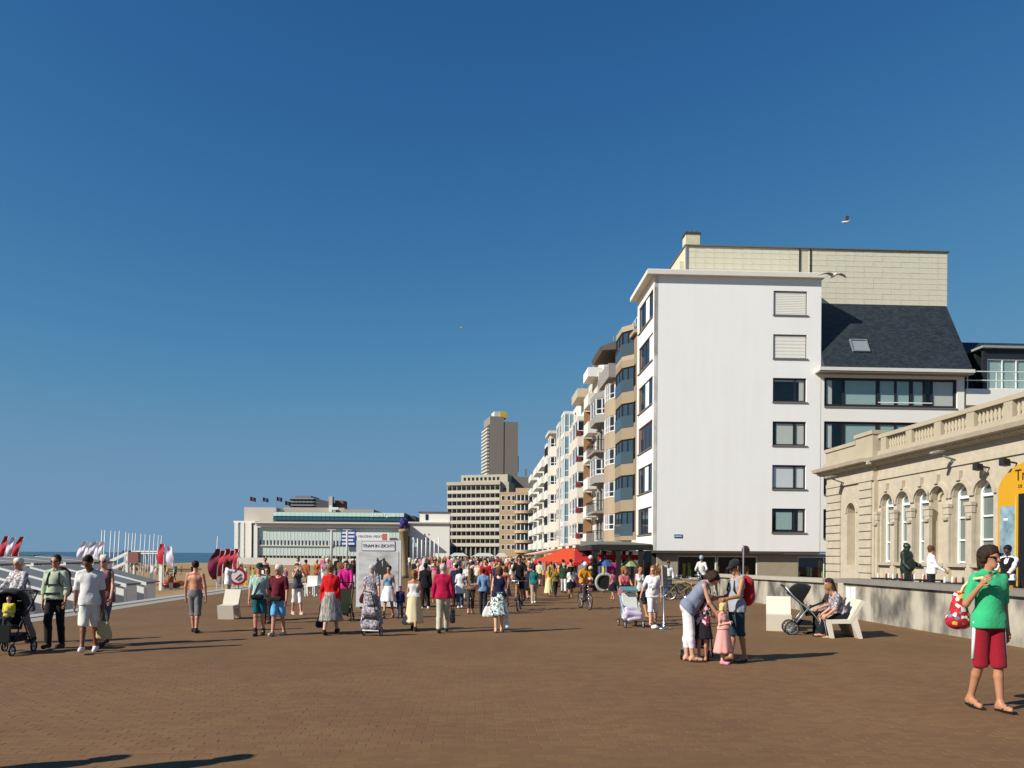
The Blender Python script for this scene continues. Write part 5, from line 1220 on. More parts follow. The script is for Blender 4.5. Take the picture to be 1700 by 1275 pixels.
for i, px in enumerate((360, 369, 378, 386, 394)): feather(['wide purple red feather flag at the swing', 'second red flag of the red cluster', 'third red flag of the red cluster', 'fourth red flag of the red cluster', 'last red flag of the red cluster'][i], px, 911+(i % 2)*3, 962-i*5, 46+i*1.5, ['#7a1a3c', '#b01c2c', '#b8202c', '#a81c30', '#b01c2c'][i], .25, .55)
for i, (px, py) in enumerate(((169, 880), (174, 880), (184, 881), (191, 882), (198, 881), (209, 883), (214, 885), (220, 885), (225, 885), (234, 886), (241, 887), (249, 888), (256, 886), (263, 888), (268, 889), (361, 890))):
    Y_ = 95+i*2.2; p = at(px-4, 940, Y_); p.z = -2.2
    h = at(px, py, Y_).z+2.2; o = MB().tube([(0, 0, 0), ((4)*Y_/F, 0, h)], [.085, .05], 6).build('flagpole', mat('#dcdcd8', .5), None, True, loc=p)
    tag(o, 'thin white flagpole, '+['first', 'second', 'third', 'fourth', 'fifth', 'sixth', 'seventh', 'eighth', 'ninth', 'tenth', 'eleventh', 'twelfth', 'thirteenth', 'fourteenth', 'fifteenth'][i]+' from the pale flags' if i < 15 else 'lone white flagpole beside the casino', 'flagpole', 'bare flagpoles on the beach')
# pavilion and groyne at the waterline
pv = thing('beach_pavilion', 'low white roofed beach pavilion behind the flagpoles', 'pavilion', at(206, 935, 150)+Vector((0, 0, 0)), 0); k = 150/F; pv.location.z = -2.3
zz = lambda py: at(235, py, 150).z+2.3
MB().box(0, 62*k, 0, 6, zz(919.5), zz(917.5)).box(8*k, 50*k, 1, 5, zz(916), zz(914.5)).build('roof', HW, pv); B(10*k, 48*k, 1.5, 4.5, zz(919.5), zz(916.2)).build('clerestory', mat('#3c4246', .6), pv)
B(-3*k, 4*k, 0, 3, zz(923), zz(914)).build('hut', mat('#23343a', .6), pv)
for q in range(8): B(q*8.5*k, q*8.5*k+.12, .2, .32, 0, zz(919.6)).build('post', HW, pv)
gr = B(0, 130*.17, 0, 3, -2.9, -1.6).build('groyne', mat('#4e4a44', .9, .3, .8), None, loc=at(152, 930, 165).xy.to_3d()); tag(gr, 'dark stone groyne running along the waterline', 'groyne')
for i, (px, w_) in enumerate(((251, 4), (266, 4))):
    p = at(px, 940, 70); o = MB().prism([(-.14, 0), (.14, 0), (.18, 1.6), (-.10, 1.6)], 0, .2, 'xz').build('white_board', HW, None, loc=(p.x, p.y, -.95)); o.scale = (1, 1, 1); tag(o, ['white upright board beside the red arch', 'white upright board nearer the tall red flag'][i], 'board')
    B(-.12, .12, .02, .18, -1.1, 0).build('foot', HW, o)
for i, (px, py, c) in enumerate(((273, 972, '#c5541e'), (285, 976, '#5a1418'), (294, 972, '#d07a1c'))):
    p = gp(px, py+3, -1.6); t = thing('beach_kart', ['orange beach kart by the huts', 'small dark red beach kart', 'yellow orange beach kart nearest the walker'][i], 'kart', p, R(30*i), 'karts on the sand')
    MB().lathe([(.3, .15), (.55, .3), (.6, .5), (.4, .65), (.1, .7)], (0, 0, 0), 12, 1.4, .8).build('body', mat(c, .4, .05), t, True)
    for x in (-.5, .5):
        for y in (-.42, .42): wheel(t, (x, y, .16), .16).rotation_euler = (0, 0, R(90))
# barrier and tables at the beach terrace
def cafe_chair(label, p, rz):
    t = thing('terrace_chair', label, 'chair', p, rz, 'white chairs of the beach terrace')
    B(-.22, .22, -.22, .22, .42, .46).build('seat', HW, t); MB().prism([(.2, .46), (.23, .46), (.30, .88), (.27, .88)], -.22, .22, 'yz').build('backrest', HW, t)
    for x in (-.2, .2):
        for y in (-.2, .2): B(x-.02, x+.02, y-.02, y+.02, 0, .42).build('leg', HW, t)
    return t
labs = ['white terrace chair nearest the red cardigan', 'white terrace chair behind the grey top', 'white terrace chair beside the rail', 'far white terrace chair near the casino steps']
for i, (px, py) in enumerate(((516, 990), (530, 988), (505, 985), (545, 980))): cafe_chair(labs[i], gp(px, py), R(40*i))
bz = thing('beach_railing', 'thin grey railing along the promenade edge behind the terrace', 'railing', pr(EDGE+.5, 62), TH)
for q in range(30): MB().tube([(0, q*2, 0), (0, q*2, 1.0)], .025, 5).build('post', ALU, bz)
for z in (.5, 1.0): MB().tube([(0, 0, z), (0, 58, z)], .022, 5).build('rail', ALU, bz)
# round red sign of the pole at the sand
rs_ = thing('round_sign', 'round red and white sign standing by the pushchairs', 'sign', gp(395, 1000), R(10))
pz = at(394, 957, rs_.location.y).z
MB().tube([(0, 0, 0), (0, 0, pz)], .03, 6).build('pole', ALU, rs_); d_ = MB().tube([(0, -.03, pz), (0, -.06, pz)], .33, 24).build('disc', mat('#a81c2c', .5), rs_); MB().tube([(0, -.061, pz), (0, -.066, pz)], .23, 24).build('disc_face', HW, d_)
MB().tube([(-.1, -.068, pz-.1), (.1, -.068, pz+.1)], .03, 6).tube([(-.02, -.068, pz-.14), (.12, -.068, pz-.02)], .03, 6).build('symbol', mat('#8f1c2a', .5), d_)
# ------------------------------------------------------------------ billboard and column
bp_ = gp(628, 1010); bY = bp_.y; bb_ = thing('billboard', 'white free-standing panel reading TRAM IN ZICHT with a grey photograph', 'billboard', bp_, R(2)); k = bY/F
hz = lambda py: at(628, py, bY).z
B(-37*k, 37*k, 0, .22, .06, hz(897)).build('panel', mat('#d2d2ce', .5, .03), bb_)
PHOTO = ramp_mat('grey_photo', ['#3d3d3c', '#8c8c8a', '#b9b9b6', '#d2d2cf', '#c5c5c2'], 'noise', 1.7, .5, stretch=(.7, .7, 2.2), interp='LINEAR')
B(-33*k, 33*k, -.012, -.002, .3, hz(916)).build('photo', PHOTO, bb_)
MB().ring(-28*k, 27*k, hz(914.5), hz(898.5), .012, -.016, -.003).build('caption_frame', mat('#55555a', .5), bb_)
B(-27.5*k, 26.5*k, -.0148, -.0125, hz(914), hz(899)).build('caption_board', mat('#dededb', .5), bb_)
letters('TRAM IN ZICHT!', 7.0*k, mat('#3a3a4a', .5), bb_, (-.5*k, -.02, hz(906.5)), (R(90), 0, 0))
rs = random.Random(3)
for q in range(13):      # plants of the photograph, printed
    x = rs.uniform(-10, 16)*k; z = hz(935+rs.uniform(-4, 12)); o_ = MB().tube([(x, 0, z-.35), (x+rs.uniform(-.07, .07), 0, z), (x+rs.uniform(-.12, .12), 0, z+.12)], [.03, .05, .012], 6).build('printed_plant', mat('#343534', .6), bb_, loc=(0, -.0135, 0)); o_.scale = (1, .02, 1)
for x in (-34, 34): B(x*k-.08, x*k+.08, -.1, .32, .0, .06).build('foot', ALU, bb_)
cp = at(670, 940, 60); cl_ = thing('advertising_column', 'slim tan column topped with a purple and white bundle', 'column', (cp.x, cp.y, 0)); k = 60/F; hz2 = lambda py: at(670, py, 60).z
MB().lathe([(.40, 0), (.40, .3), (.33, .35), (.33, hz2(884)), (.40, hz2(883)), (.40, hz2(879)), (.1, hz2(878))], seg=16).build('shaft', mat('#94835f', .8, .25, 3), cl_, True)
for q in range(9):
    a = q*2.4; MB().lathe([(.05, 0), (.22, .12), (.24, .3), (.08, .46)], (.16*math.cos(a), .16*math.sin(a), hz2(878)+.12*(q % 4)), 7).build('bundle', mat('#3a3170' if q % 3 else '#4a3a86', .8), cl_, True)
f = MB()
for q in range(5): f.box(.2+q*.16, .36+q*.16, -.02, .02, hz2(877)-.28*q-.3, hz2(877)-.28*q)
f.build('streamer', mat('#a8c0c4', .8), cl_)
for i, (px, py) in enumerate(((550, 880), (576, 880))):
    p = at(px, 935, 90); o = MB().tube([(0, 0, 0), (0, 0, at(px, py, 90).z)], [.16, .12], 8).build('lamp_post', mat('#b5b5b0', .5), None, True, loc=(p.x, p.y, 0)); tag(o, ['grey lamp mast left of the blue casino banner', 'grey lamp mast crossing the blue casino banner'][i], 'lamp post', 'masts before the casino'); MB().tube([(-.5, 0, 0), (.5, 0, 0)], .1, 6).build('lamp_head', ALU, o, loc=(0, 0, at(px, py, 90).z))
for i, px in enumerate((686, 693, 700, 707, 714, 721, 728)):
    p = at(px, 930, 170); hh = at(px, 892+(i % 3)*2, 170).z; o = MB().tube([(0, 0, 0), (0, 0, hh)], .13, 6).build('white_mast', HW, None, True, loc=(p.x, p.y, 0)); tag(o, 'thin white mast, '+['first', 'second', 'third', 'fourth', 'fifth', 'sixth', 'last'][i]+' from the tan column, before the casino', 'mast', 'white masts before the casino end wall')
# white party tents at the far end of the walk
for i, (px0, px1, py) in enumerate(((745, 776, 927), (783, 822, 926), (822, 842, 929))):
    Y_ = 160-i*10; a, b = at(px0, py, Y_), at(px1, py, Y_); w_ = b.x-a.x; t = thing('white_tent', ['low white tent first along the walk', 'large white tent in the middle of the walk', 'small white tent nearest the awnings'][i], 'tent', (a.x, a.y, 0), 0, 'white tents')
    MB().add([(0, 0, 1.5), (w_, 0, 1.5), (w_, 4, 1.5), (0, 4, 1.5), (w_*.25, 2, 2.15), (w_*.75, 2, 2.15)], [(0, 1, 5, 4), (1, 2, 5), (2, 3, 4, 5), (3, 0, 4)]).build('canopy', mat('#b9b7b0', .8), t)
    for x in (0, w_):
        for y in (0.1, 3.9): B(x-.05, x+.05, y-.05, y+.05, 0, 1.5).build('leg', HW, t)
# ------------------------------------------------------------------ shop stalls under the houses
REDA = mat('#c8440f', .8, .1, 2, .2, 10); REDB = mat('#b2201e', .8, .1, 2)
aw = thing('red_awning_stall', 'market stall under a wide red awning with rails of goods', 'stall', (0, 0, 0))
Y_ = 46; A_ = lambda px, py, Y: tuple(at(px, py, Y))
q = [A_(886, 931, 50), A_(953, 934, 44), A_(981, 932, 44), A_(981, 911, 49), A_(953, 911, 49), A_(935, 911, 52)]
def slab(m, P4, th=.05): m.add([p for p in P4]+[(x, y, z-th) for x, y, z in P4], [tuple(range(len(P4))), tuple(range(len(P4), 2*len(P4)))[::-1]]+[(i, len(P4)+i, len(P4)+(i+1) % len(P4), (i+1) % len(P4)) for i in range(len(P4))]); return m
slab(MB(), [q[0], q[1], q[4], q[5]]).build('awning', REDA, aw); slab(MB(), [(q[1][0]+.03, q[1][1], q[1][2]), q[2], q[3], (q[4][0]+.03, q[4][1], q[4][2])]).build('awning', REDB, aw)
for a, b in ((q[0], q[1]), (q[1], q[2])):
    a, b = Vector(a), Vector(b); n = 14; m = MB()
    for i in range(n):
        p, p2 = a+(b-a)*i/n, a+(b-a)*(i+.96)/n; m.add([tuple(p+Vector((0, -.02, 0))), tuple(p2+Vector((0, -.02, 0))), tuple(p2+Vector((0, -.02, -.14))), tuple((p+p2)/2+Vector((0, -.02, -.2))), tuple(p+Vector((0, -.02, -.14)))], [(0, 1, 2, 3, 4)]); m.add([tuple(p), tuple(p2), tuple(p2+Vector((0, 0, -.14))), tuple((p+p2)/2+Vector((0, 0, -.2))), tuple(p+Vector((0, 0, -.14)))], [(4, 3, 2, 1, 0)])
    m.build('valance', REDB, aw)
for p in (q[0], q[1], q[2]): MB().tube([(p[0], p[1]+.1, 0), (p[0], p[1]+.1, p[2]-.06)], .04, 6).build('post', BLACK, aw)
goods = ['#c23b3b', '#2f5f9a', '#e0d8c8', '#d98a2c', '#3f7f5a', '#b54a8a', '#202430', '#e6c84a', '#7aa0c0', '#f0f0ee', '#8a3d2c']
rg = random.Random(11)
def rail(label, a, b, z, n, group='rails of goods under the awnings'):
    a, b = Vector(a), Vector(b); t = thing('goods_rail', label, 'clothes rail', a, 0, group); d = b-a
    MB().tube([(0, 0, 0), (0, 0, z), tuple(d+Vector((0, 0, z))), tuple(d)], .02, 6).build('frame', ALU, t)
    for i in range(n):
        p = d*((i+.5)/n); h = rg.uniform(.5, .95); ww = d.length/n*.46; u = d.normalized()*ww
        m = MB(); v = []
        for (s_, zz) in ((-.35, 0), (.35, 0), (1, -.12), (.85, -h), (-.85, -h), (-1, -.12)): v.append(tuple(p+u*s_+Vector((0, -.04-.03*rg.random(), z-.06+zz))))
        m.add(v+[(x, y+.07, z_) for x, y, z_ in v], [tuple(range(6)), tuple(range(6, 12))[::-1]]+[(j, 6+j, 6+(j+1) % 6, (j+1) % 6) for j in range(6)]); m.build('garment', cloth(rg.choice(goods)), t)
    return t
rail('rail of mixed clothes at the far end of the red awning', at(893, 960, 48).xy.to_3d(), at(915, 960, 48).xy.to_3d(), 1.5, 7)
rail('rail of mixed clothes in the middle of the red awning', at(918, 960, 46.5).xy.to_3d(), at(945, 960, 46).xy.to_3d(), 1.45, 9)
rail('rail of clothes beside the dark pergola', at(950, 960, 45.5).xy.to_3d(), at(982, 960, 45.5).xy.to_3d(), 1.5, 10)
for i, (p0, p1, c) in enumerate(((900, 940, '#8a7f86'), (945, 980, '#6f6a72'))):
    a, b = at(p0, 985, 45.2), at(p1, 985, 45.2); t = thing('goods_table', ['low table heaped with small goods under the red awning', 'low table of small goods by the pergola post'][i], 'table', (a.x, a.y, 0)); w_ = b.x-a.x
    B(0, w_, 0, .7, .68, .74).build('table_top', mat(c, .8), t); B(.02, w_-.02, .02, .05, .06, .68).build('cloth', cloth('#5a2a3c'), t)
    for q_ in range(14): B(q_*w_/14+.01, q_*w_/14+w_/14*.9, .1, .5, .741, .741+rg.uniform(.06, .28)).build('goods_box', mat(rg.choice(goods), .6), t)
    for x in (.05, w_-.1): B(x, x+.05, .6, .65, 0, .68).build('leg', BLACK, t)
pg = thing('dark_pergola', 'dark steel shop pergola with grey canopy beside the white block', 'pergola', (0, 0, 0)); DK = mat('#25221f', .5, .1)
PY_ = 40.0; xs = [at(p, 900, PY_).x for p in (988, 1027, 1064)]
for x in xs:
    MB().box(x-.12, x+.12, PY_-.1, PY_+.12, 0, 2.12).build('post', DK, pg)
    MB().box(x-.1, x+.1, PY_+6, PY_+6.2, 0, 2.12).build('post', DK, pg)
B(xs[0]-.2, xs[2]+.6, PY_-.14, PY_+.16, 2.121, 2.4).build('beam', DK, pg); B(xs[0]-.2, xs[0]+.1, PY_+.17, PY_+10, 2.121, 2.4).build('side_beam', DK, pg)
MB().prism([(PY_+.17, 2.35), (PY_+10, 2.35), (PY_+10, 2.75), (PY_+.17, 2.45)], xs[0]+.11, xs[2]+.6, 'yz').build('canopy', mat('#6d7066', .7), pg); B(xs[0]+.1, xs[2]+.5, PY_+.4, PY_+.45, 1.62, 1.9).build('red_valance', REDB, pg)
B(xs[2]+.2, xs[2]+.6, PY_+.3, PY_+9, .0, 2.1).build('glass_screen', glass((.03, .03, .03), .1, 'pgl'), pg)
rail('rail of pale clothes inside the dark pergola', (xs[0]+.35, PY_+1.2, 0), (xs[1]-.2, PY_+1.2, 0), 1.35, 5); rail('rail of grey and white clothes between the pergola posts', (xs[1]+.2, PY_+1.4, 0), (xs[2]-.15, PY_+1.4, 0), 1.6, 6)
pk = thing('pink_towel', 'bright pink towel hanging in the dark pergola', 'towel', (at(1015, 960, PY_+.2).x, PY_+.2, 0)); MB().prism([(-.25, .55), (.25, .55), (.22, 1.45), (-.22, 1.45)], 0, .04, 'xz').build('towel', mat('#d81e86', .8, .1), pk); MB().tube([(-.3, .02, 1.46), (.3, .02, 1.46)], .02, 5).build('rod', ALU, pk)
for i, (px, c1, Yq) in enumerate(((1004, '#3a5a8a', PY_+.3), (1044, '#93a06c', PY_+.4))):
    x = at(px, 930, Yq).x; t = thing('small_parasol', ['small blue parasol for sale in the pergola', 'small pale green parasol for sale in the pergola'][i], 'parasol', (x, Yq, 0)); MB().lathe([(.50, 1.30), (.30, 1.5), (.02, 1.75)], seg=8).build('canopy', mat(c1, .8, .2, 3), t); MB().tube([(0, 0, 0), (0, 0, 1.8)], .018, 5).build('pole', HW, t); MB().lathe([(.14, 0), (.12, .06)], seg=10).build('base', BLACK, t)
rgp = at(1004, 966, 38.6); rgx = thing('swim_ring', 'grey and black round ring leaning at the pergola', 'ring', (rgp.x, 38.6, 0)); MB().tube([(.42*math.cos(t), 0, .52+.42*math.sin(t)) for t in np.linspace(0, 6.283, 25)[:-1]], .075, 8, closed=True).build('tube', mat('#9a9c98', .5), rgx, True); MB().tube([(0, .02, .52), (0, .05, .52)], .36, 20).build('dark_disc', BLACK, rgx)
for i in range(6):
    p = at(985, 960, 39.7); o = MB().lathe([(.02, -.11), (.10, -.06), (.12, 0), (.10, .06), (.02, .11)], seg=10).build('hanging_ball', mat(['#d9d6cc', '#7a2a20', '#cfc3a2', '#a0522a', '#c9c9c4', '#8a3020'][i], .6), None, True, loc=(p.x-.14, 39.7, 1.75-i*.27)); tag(o, ['top pale', 'dark red second', 'cream third', 'brown fourth', 'white fifth', 'lowest red'][i]+' ball of the string hung on the pergola post', 'ball', 'balls hung on the pergola post')
# stands of colourful postcards and parasols further along the row
for i in range(5):
    d = 62+i*13; x0 = 6.8; t = thing('shop_awning', ['orange shop awning', 'cream shop awning', 'faded red shop awning', 'tan shop awning', 'white shop awning'][i]+' reaching out from the row, '+['nearest', 'second', 'third', 'fourth', 'farthest'][i]+' along', 'awning', pr(LB, d), TH+math.pi/2, 'awnings along the row')
    c = ['#b5562a', '#cbbf9f', '#9a4338', '#c08a5a', '#d8d4c8'][i]; slab(MB(), [(0, 4.2, 1.95), (9, 4.2, 1.95), (9, .1, 2.75), (0, .1, 2.75)][::-1], .04).build('canopy', mat(c, .8), t)
    for x in (.1, 8.9): MB().tube([(x, 4.1, 0), (x, 4.1, 1.9)], .035, 5).build('post', ALU, t)
# street furniture
sp0 = gp(1102, 1044); sg = thing('sign_stand', 'menu board on a thin post with a white round foot', 'sign', sp0, R(-20)); MB().lathe([(.2, 0), (.2, .03), (.03, .05), (.022, .06), (.022, 1.25)], seg=12).build('post', CHROME, sg, True); b_ = B(-.14, .14, -.02, .02, 0, .55).build('board', mat('#8a8076', .7), sg, loc=(.02, 0, 1.05)); b_.rotation_euler = (R(-10), R(14), R(72)); MB().lathe([(.02, 0), (.09, .02), (.10, .07), (.03, .11)], (-.2, -.15, 0), 10).build('foot_weight', HW, sg, True)
pp = at(1234, 945, 40); ps = thing('road_sign', 'round grey road sign seen from the back before the white wall', 'sign', (pp.x, 40, 0), R(25)); MB().tube([(0, 0, 0), (0, 0, at(1234, 905, 40).z)], .035, 8).build('pole', ALU, ps); MB().tube([(.2, .05, at(1234, 914, 40).z), (.2, .08, at(1234, 914, 40).z)], .26, 20).build('disc', mat('#6d5e5a', .6), ps)
for i, (px, py, rz, c) in enumerate(((1132, 997, 70, '#b59a2c'), (1146, 995, 85, '#2a2c30'), (1118, 992, 60, '#3a4a56'))): bicycle(['yellow bicycle parked at the shop corner', 'black bicycle parked behind the yellow one', 'dark blue bicycle nearest the pergola corner'][i], gp(px, py), R(rz), mat(c, .4, .05), group='parked bicycles')
# gulls
def gull(label, p, rz, span, bank=0, s=1.0):
    t = thing('gull', label, 'gull', p, rz, 'gulls'); t.scale = (s,)*3; W_ = mat('#dcdad4', .8); G_ = mat('#8c9094', .8)
    MB().tube([(0, -.26, .0), (0, -.18, .02), (0, 0, 0), (0, .18, .0), (0, .30, .01)], [.03, .06, .085, .05, .015], 8).build('body', W_, t, True); MB().tube([(0, -.26, 0), (0, -.33, -.015)], [.015, .004], 5).build('beak', mat('#b98a2c', .5), t)
    for s_ in (-1, 1):
        v = []
        for x, z, y, c in ((.05, .02, -.02, .12), (.3, .10+bank, -.06, .11), (.55, .06+bank, .0, .08), (.72, .0+bank, .08, .02)): v += [(s_*x, y-c, z), (s_*x, y+c, z), (s_*x, y+c, z+.015), (s_*x, y-c, z+.015)]
        f = [(4*i+a, 4*i+(a+1) % 4, 4*i+4+(a+1) % 4, 4*i+4+a) for i in range(3) for a in range(4)]+[(0, 1, 2, 3), (12, 13, 14, 15)]
        MB().add(v, f).build('wing', G_, t)
    return t
gull('white gull flying above the tiled penthouse', at(1405, 368, 30), R(70), 1, .12, .55); gull('gull gliding past the white block roof edge', at(1383, 458, 36), R(10), 1, -.02, 1.0); gull('tiny distant gull over the far tower', at(766, 543, 90), R(50), 1, .1, .6)
# statue on the terrace and tables
bs = thing('statue', 'dark green bronze statue of a standing figure on the terrace', 'statue', (0, 0, 0))
tp_ = lambda px, Y: at(px, 955, Y)
TY = 27.0; x = tp_(1505, TY).x
BRZ = mat('#27352e', .5, .2, 5, .2, 20, metal=.4)
e_ = Pose(arms=((5, 40), (10, 60)), legs=STAND, build=1.2); pr_ = e_.torso(.05)+e_.yoke(.04)+e_.headprims()+[q_ for i in (0, 1) for q_ in e_.arm(i, .03)+e_.leg(i, .05)]
h_ = at(1505, 900, TY).z; V, Fq = sdf(pr_, .02, wob=.01); mb = MB(); mb.v = [V]; mb.f = [tuple(a) for a in Fq.tolist()]; mb.n = len(V)
fg = mb.build('figure', BRZ, bs, True); bs.location = (x, TY, .4); sc_ = (h_-.4)/1.76; fg.scale = (sc_*1.0,)*3; bs.rotation_euler = (0, 0, R(40)); fg.location = (0, 0, -e_.ground*sc_)
for i, (px, Yq) in enumerate(((1475, 26.2), (1500, 25.3), (1535, 24.8), (1585, 21.8), (1690, 19.0))):
    p = at(px, 950, Yq); t = thing('terrace_table', 'dark terrace table with small dishes, '+['first', 'second', 'third', 'fourth', 'fifth'][i]+' counted from the pavilion', 'table', (p.x, Yq, .4), R(10*i), 'tables on the station terrace'); B(-.42, .42, -.38, .38, .72, .76).build('table_top', BLACK, t)
    for x in (-.36, .36):
        for y in (-.32, .32): B(x-.025, x+.025, y-.025, y+.025, 0, .72).build('leg', BLACK, t)
    for q_ in range(4): MB().lathe([(.03, 0), (.035, .02), (.03, .12), (.02, .16)], (-.3+q_*.18, .1*(-1)**q_, .761), 8).build('condiment', mat(['#d8d8d4', '#8a3a2a', '#e0dccc', '#3a3a3a'][q_], .4), t)
# palms of the beach bar
for i, (px, py, Yq, s_) in enumerate(((57, 925, 70, 1.0), (223, 938, 85, 1.0))):
    p = at(px, py, Yq); t = thing('palm_tree', ['small palm beside the first beach huts', 'small palm between the flagpoles'][i], 'palm', (p.x, p.y, -2), 0); h = p.z+2
    MB().tube([(0, 0, 0), (.05, 0, h*.5), (0, .05, h)], [.12, .10, .08], 7).build('trunk', mat('#5a4a34', .9, .3), t, True)
    for q_ in range(22):
        a = q_*2.4; L_ = 1.0+.35*math.sin(q_*1.7); m = MB(); v = []
        for k_ in range(6):
            s = k_/5; r_ = L_*s; z = h+.55*s-1.0*s*s*(.6+.4*math.sin(q_)); wd = .10*(1-s)+.015; nx, ny = -math.sin(a)*wd, math.cos(a)*wd
            v += [(r_*math.cos(a)+nx, r_*math.sin(a)+ny, z-.03), (r_*math.cos(a), r_*math.sin(a), z), (r_*math.cos(a)-nx, r_*math.sin(a)-ny, z-.03)]
        m.add(v, [(3*k_+j, 3*k_+j+1, 3*k_+4+j, 3*k_+3+j) for k_ in range(5) for j in range(2)]); m.build('frond', mat('#44552a', .7, .2), t)
# ------------------------------------------------------------------ bags and what people carry
def blob(name, prims, m, parent, h=.014, cuts=(), wob=.006, seed=0): return link(name, mesh_of(sdf(prims, h, cuts, k=.03, wob=wob, seed=seed), name, m), parent)
def tote(label, p, w_, h, m, handle=.22, rz=0, cat='bag', d=.05, name='hand_bag'):
    """hangs from p, the hand"""
    t = thing(name, label, cat, p, rz, 'bags in hand')
    blob('bag', [((-max(.01, w_*a_-d), 0, -handle-h*b_), (max(.01, w_*a_-d), 0, -handle-h*b_), d, d, .7, (0, 1, 0)) for a_, b_ in ((.32, .16), (.40, .42), (.46, .66), (.46, .86))], m, t, seed=int(w_*99))
    for y in (-.02, .02): MB().tube([(-w_*.2, y, -handle-.02), (-w_*.1, y, -.06), (0, y*.3, .0), (w_*.1, y, -.06), (w_*.2, y, -handle-.02)], .008, 5).build('handle', m, t, True)
    return t
def rucksack(label, o, P, m, s=1.0, straps=BLACK, side=0):
    t = thing('rucksack', label, 'rucksack', loc3(o, P, P.L((side, .0, 1.2))), o.rotation_euler[2], 'rucksacks'); t.scale = o.scale
    T_ = P.T; c = lambda p: tuple(T_@np.array(p))
    blob('pack', [(c((-.07*s, .21, .12*s)), c((.07*s, .21, .12*s)), .09*s, .09*s, 1, (0, 1, 0)), (c((-.08*s, .21, -.10*s)), c((.08*s, .21, -.10*s)), .10*s, .10*s, 1, (0, 1, 0)), (c((0, .20, -.10*s)), c((0, .20, .11*s)), .155*s, .145*s, 1, (0, 1, 0))], m, t)
    for x in (-.12, .12): MB().tube([c((x, .14, -.1)), c((x*1.15, -.02, -.12)), c((x*1.0, -.13, .02)), c((x*.8, -.10, .17)), c((x*.75, .03, .245)), c((x*.7, .13, .17))], .017, 6).build('strap', straps, t, True)
    return t
C = cloth; SHOE = C('#2a2624'); WSH = mat('#dedcd8', .6, .05); SND = mat('#3a2a22', .7)
FLORAL = ramp_mat('floral', ['#5d5a62', '#8c868c', '#b9b2b4', '#7a6f78', '#a59a9e'], 'voronoi', 32, .9); PLAID = ramp_mat('plaid', ['#d9b8bc', '#8c2c44', '#3a2030', '#e0d4d4'], 'voronoi', 18, .9, stretch=(1, 1, 1))
GREYSK = ramp_mat('grey_skirt', ['#3a3836', '#77736e', '#a49f98', '#575350'], 'noise', 9, .9, stretch=(3, 3, .5)); GREENSK = ramp_mat('leaf_skirt', ['#e4e6e2', '#2c5a52', '#dfe3e0', '#7fa39a', '#1f3c46'], 'noise', 7, .9, pos=[0, .42, .5, .58, .66])
BAGFL = ramp_mat('flower_bag', ['#b01f30', '#c22a3a', '#d8b84a', '#b8202e', '#d9d2c4', '#a81c2c', '#4a8a9a', '#9c1826'], 'voronoi', 26, .7); CHECK = ramp_mat('checked_blouse', ['#c9c6c4', '#8d8888', '#dcdad6', '#a29a98'], 'voronoi', 30, .9)
# ------------------------------------------------------------------ the people one can tell apart, nearest first
o, P = person('young man in green polo and red shorts carrying a flowery bag', 1640, 1178, 905, 6, res=.0105, skin='tan', top=('polo', C('#35ad74')), bottom=('shorts', C('#8c1626'), .50), hair=('curly', 'dark'), glasses=True, shoes=('flipflop', BLACK),
    pose=dict(legs=((-4, 18), (8, 3)), arms=(('to', (-.215, -.14, 1.31), (-.35, .1, -1.0)), (-4, 12, 10)), head=(24, 0), build=.90))
t = thing('flowery_bag', 'red flowery beach bag slung over the green shirted man', 'bag', loc3(o, P, (-.25, .17, 1.06)), o.rotation_euler[2]); t.scale = (o.scale[0],)*3
blob('bag', [((0, 0, .13), (0, 0, -.12), .08, .125, .8, (0, 1, 0)), ((-.05, 0, -.14), (.05, 0, -.14), .105, .105, .9, (0, 1, 0))], BAGFL, t); hv = np.array(P.hand[0])-np.array((-.25, .17, 1.06)); MB().tube([(.0, -.02, .16), (.03, -.04, .26), (.05, -.15, .35), tuple(hv+[0, .03, .06]), tuple(hv+[0, -.01, .0])], .018, 7).build('strap', mat('#d9cf9a', .8), t, True)
for x, c in ((.075, '#d9a03a'),): B(x-.02, x+.02, -.004, .0, -.02, .02).build('badge', mat(c, .7), o, loc=P.L((x*0+.075, -.168, 1.30-P.ground))) 
for i in (0, 1): MB().tube([P.hip[i]+[(.098 if i else -.098), -.01, .03], P.knee[i]+[(.088 if i else -.088), .0, .06]], .02, 6).build('side_stripe', WFRAME, o, True, loc=(0, 0, -P.ground))
# family group
o, P = person('woman bending down in grey sleeveless top and white leggings', 1140, 1098, 962, 80, res=.0135, scale=1.03, skin='fair', top=('tank', C('#7b8294'), .86), bottom=('leggings', C('#dcd9da'), .80), hair=('bob', 'dark'), shoes=('sandal', SND),
    pose=dict(legs=((10, 6), (2, 4)), pitch=42, female=True, build=1.12, arms=(('to', (-.12, -.58, .74)), ('to', (.14, -.60, .80))), head=(0, 20)))
wm = o
o, P = person('girl in pink checked shirt and dark skirt beside the bending woman', 1166, 1098, 980, 150, res=.0135, skin='tan', top=('tee', PLAID, .86), bottom=('skirt', C('#1f1c22'), .42), hair=('long', 'dark'), shoes=('sandal', SND), pose=dict(legs=STAND, female=True, build=.92, arms=((20, 60), (15, 70))))
o, P = person('toddler girl in a pale pink dress holding her hands together', 1200, 1102, 1000, 45, res=.0115, skin='pale', top=('dress', C('#d79a92'), .98), bottom=('skirt', C('#d79a92'), .72), hair=('bob', 'fair'), shoes=('shoe', C('#c98a9a')), pose=dict(legs=STAND, female=True, build=1.12, arms=(('to', (-.06, -.20, 1.16)), ('to', (.05, -.20, 1.14))), head=(15, 5)), flare=1.9)
o.children[0].name = o.children[0].name
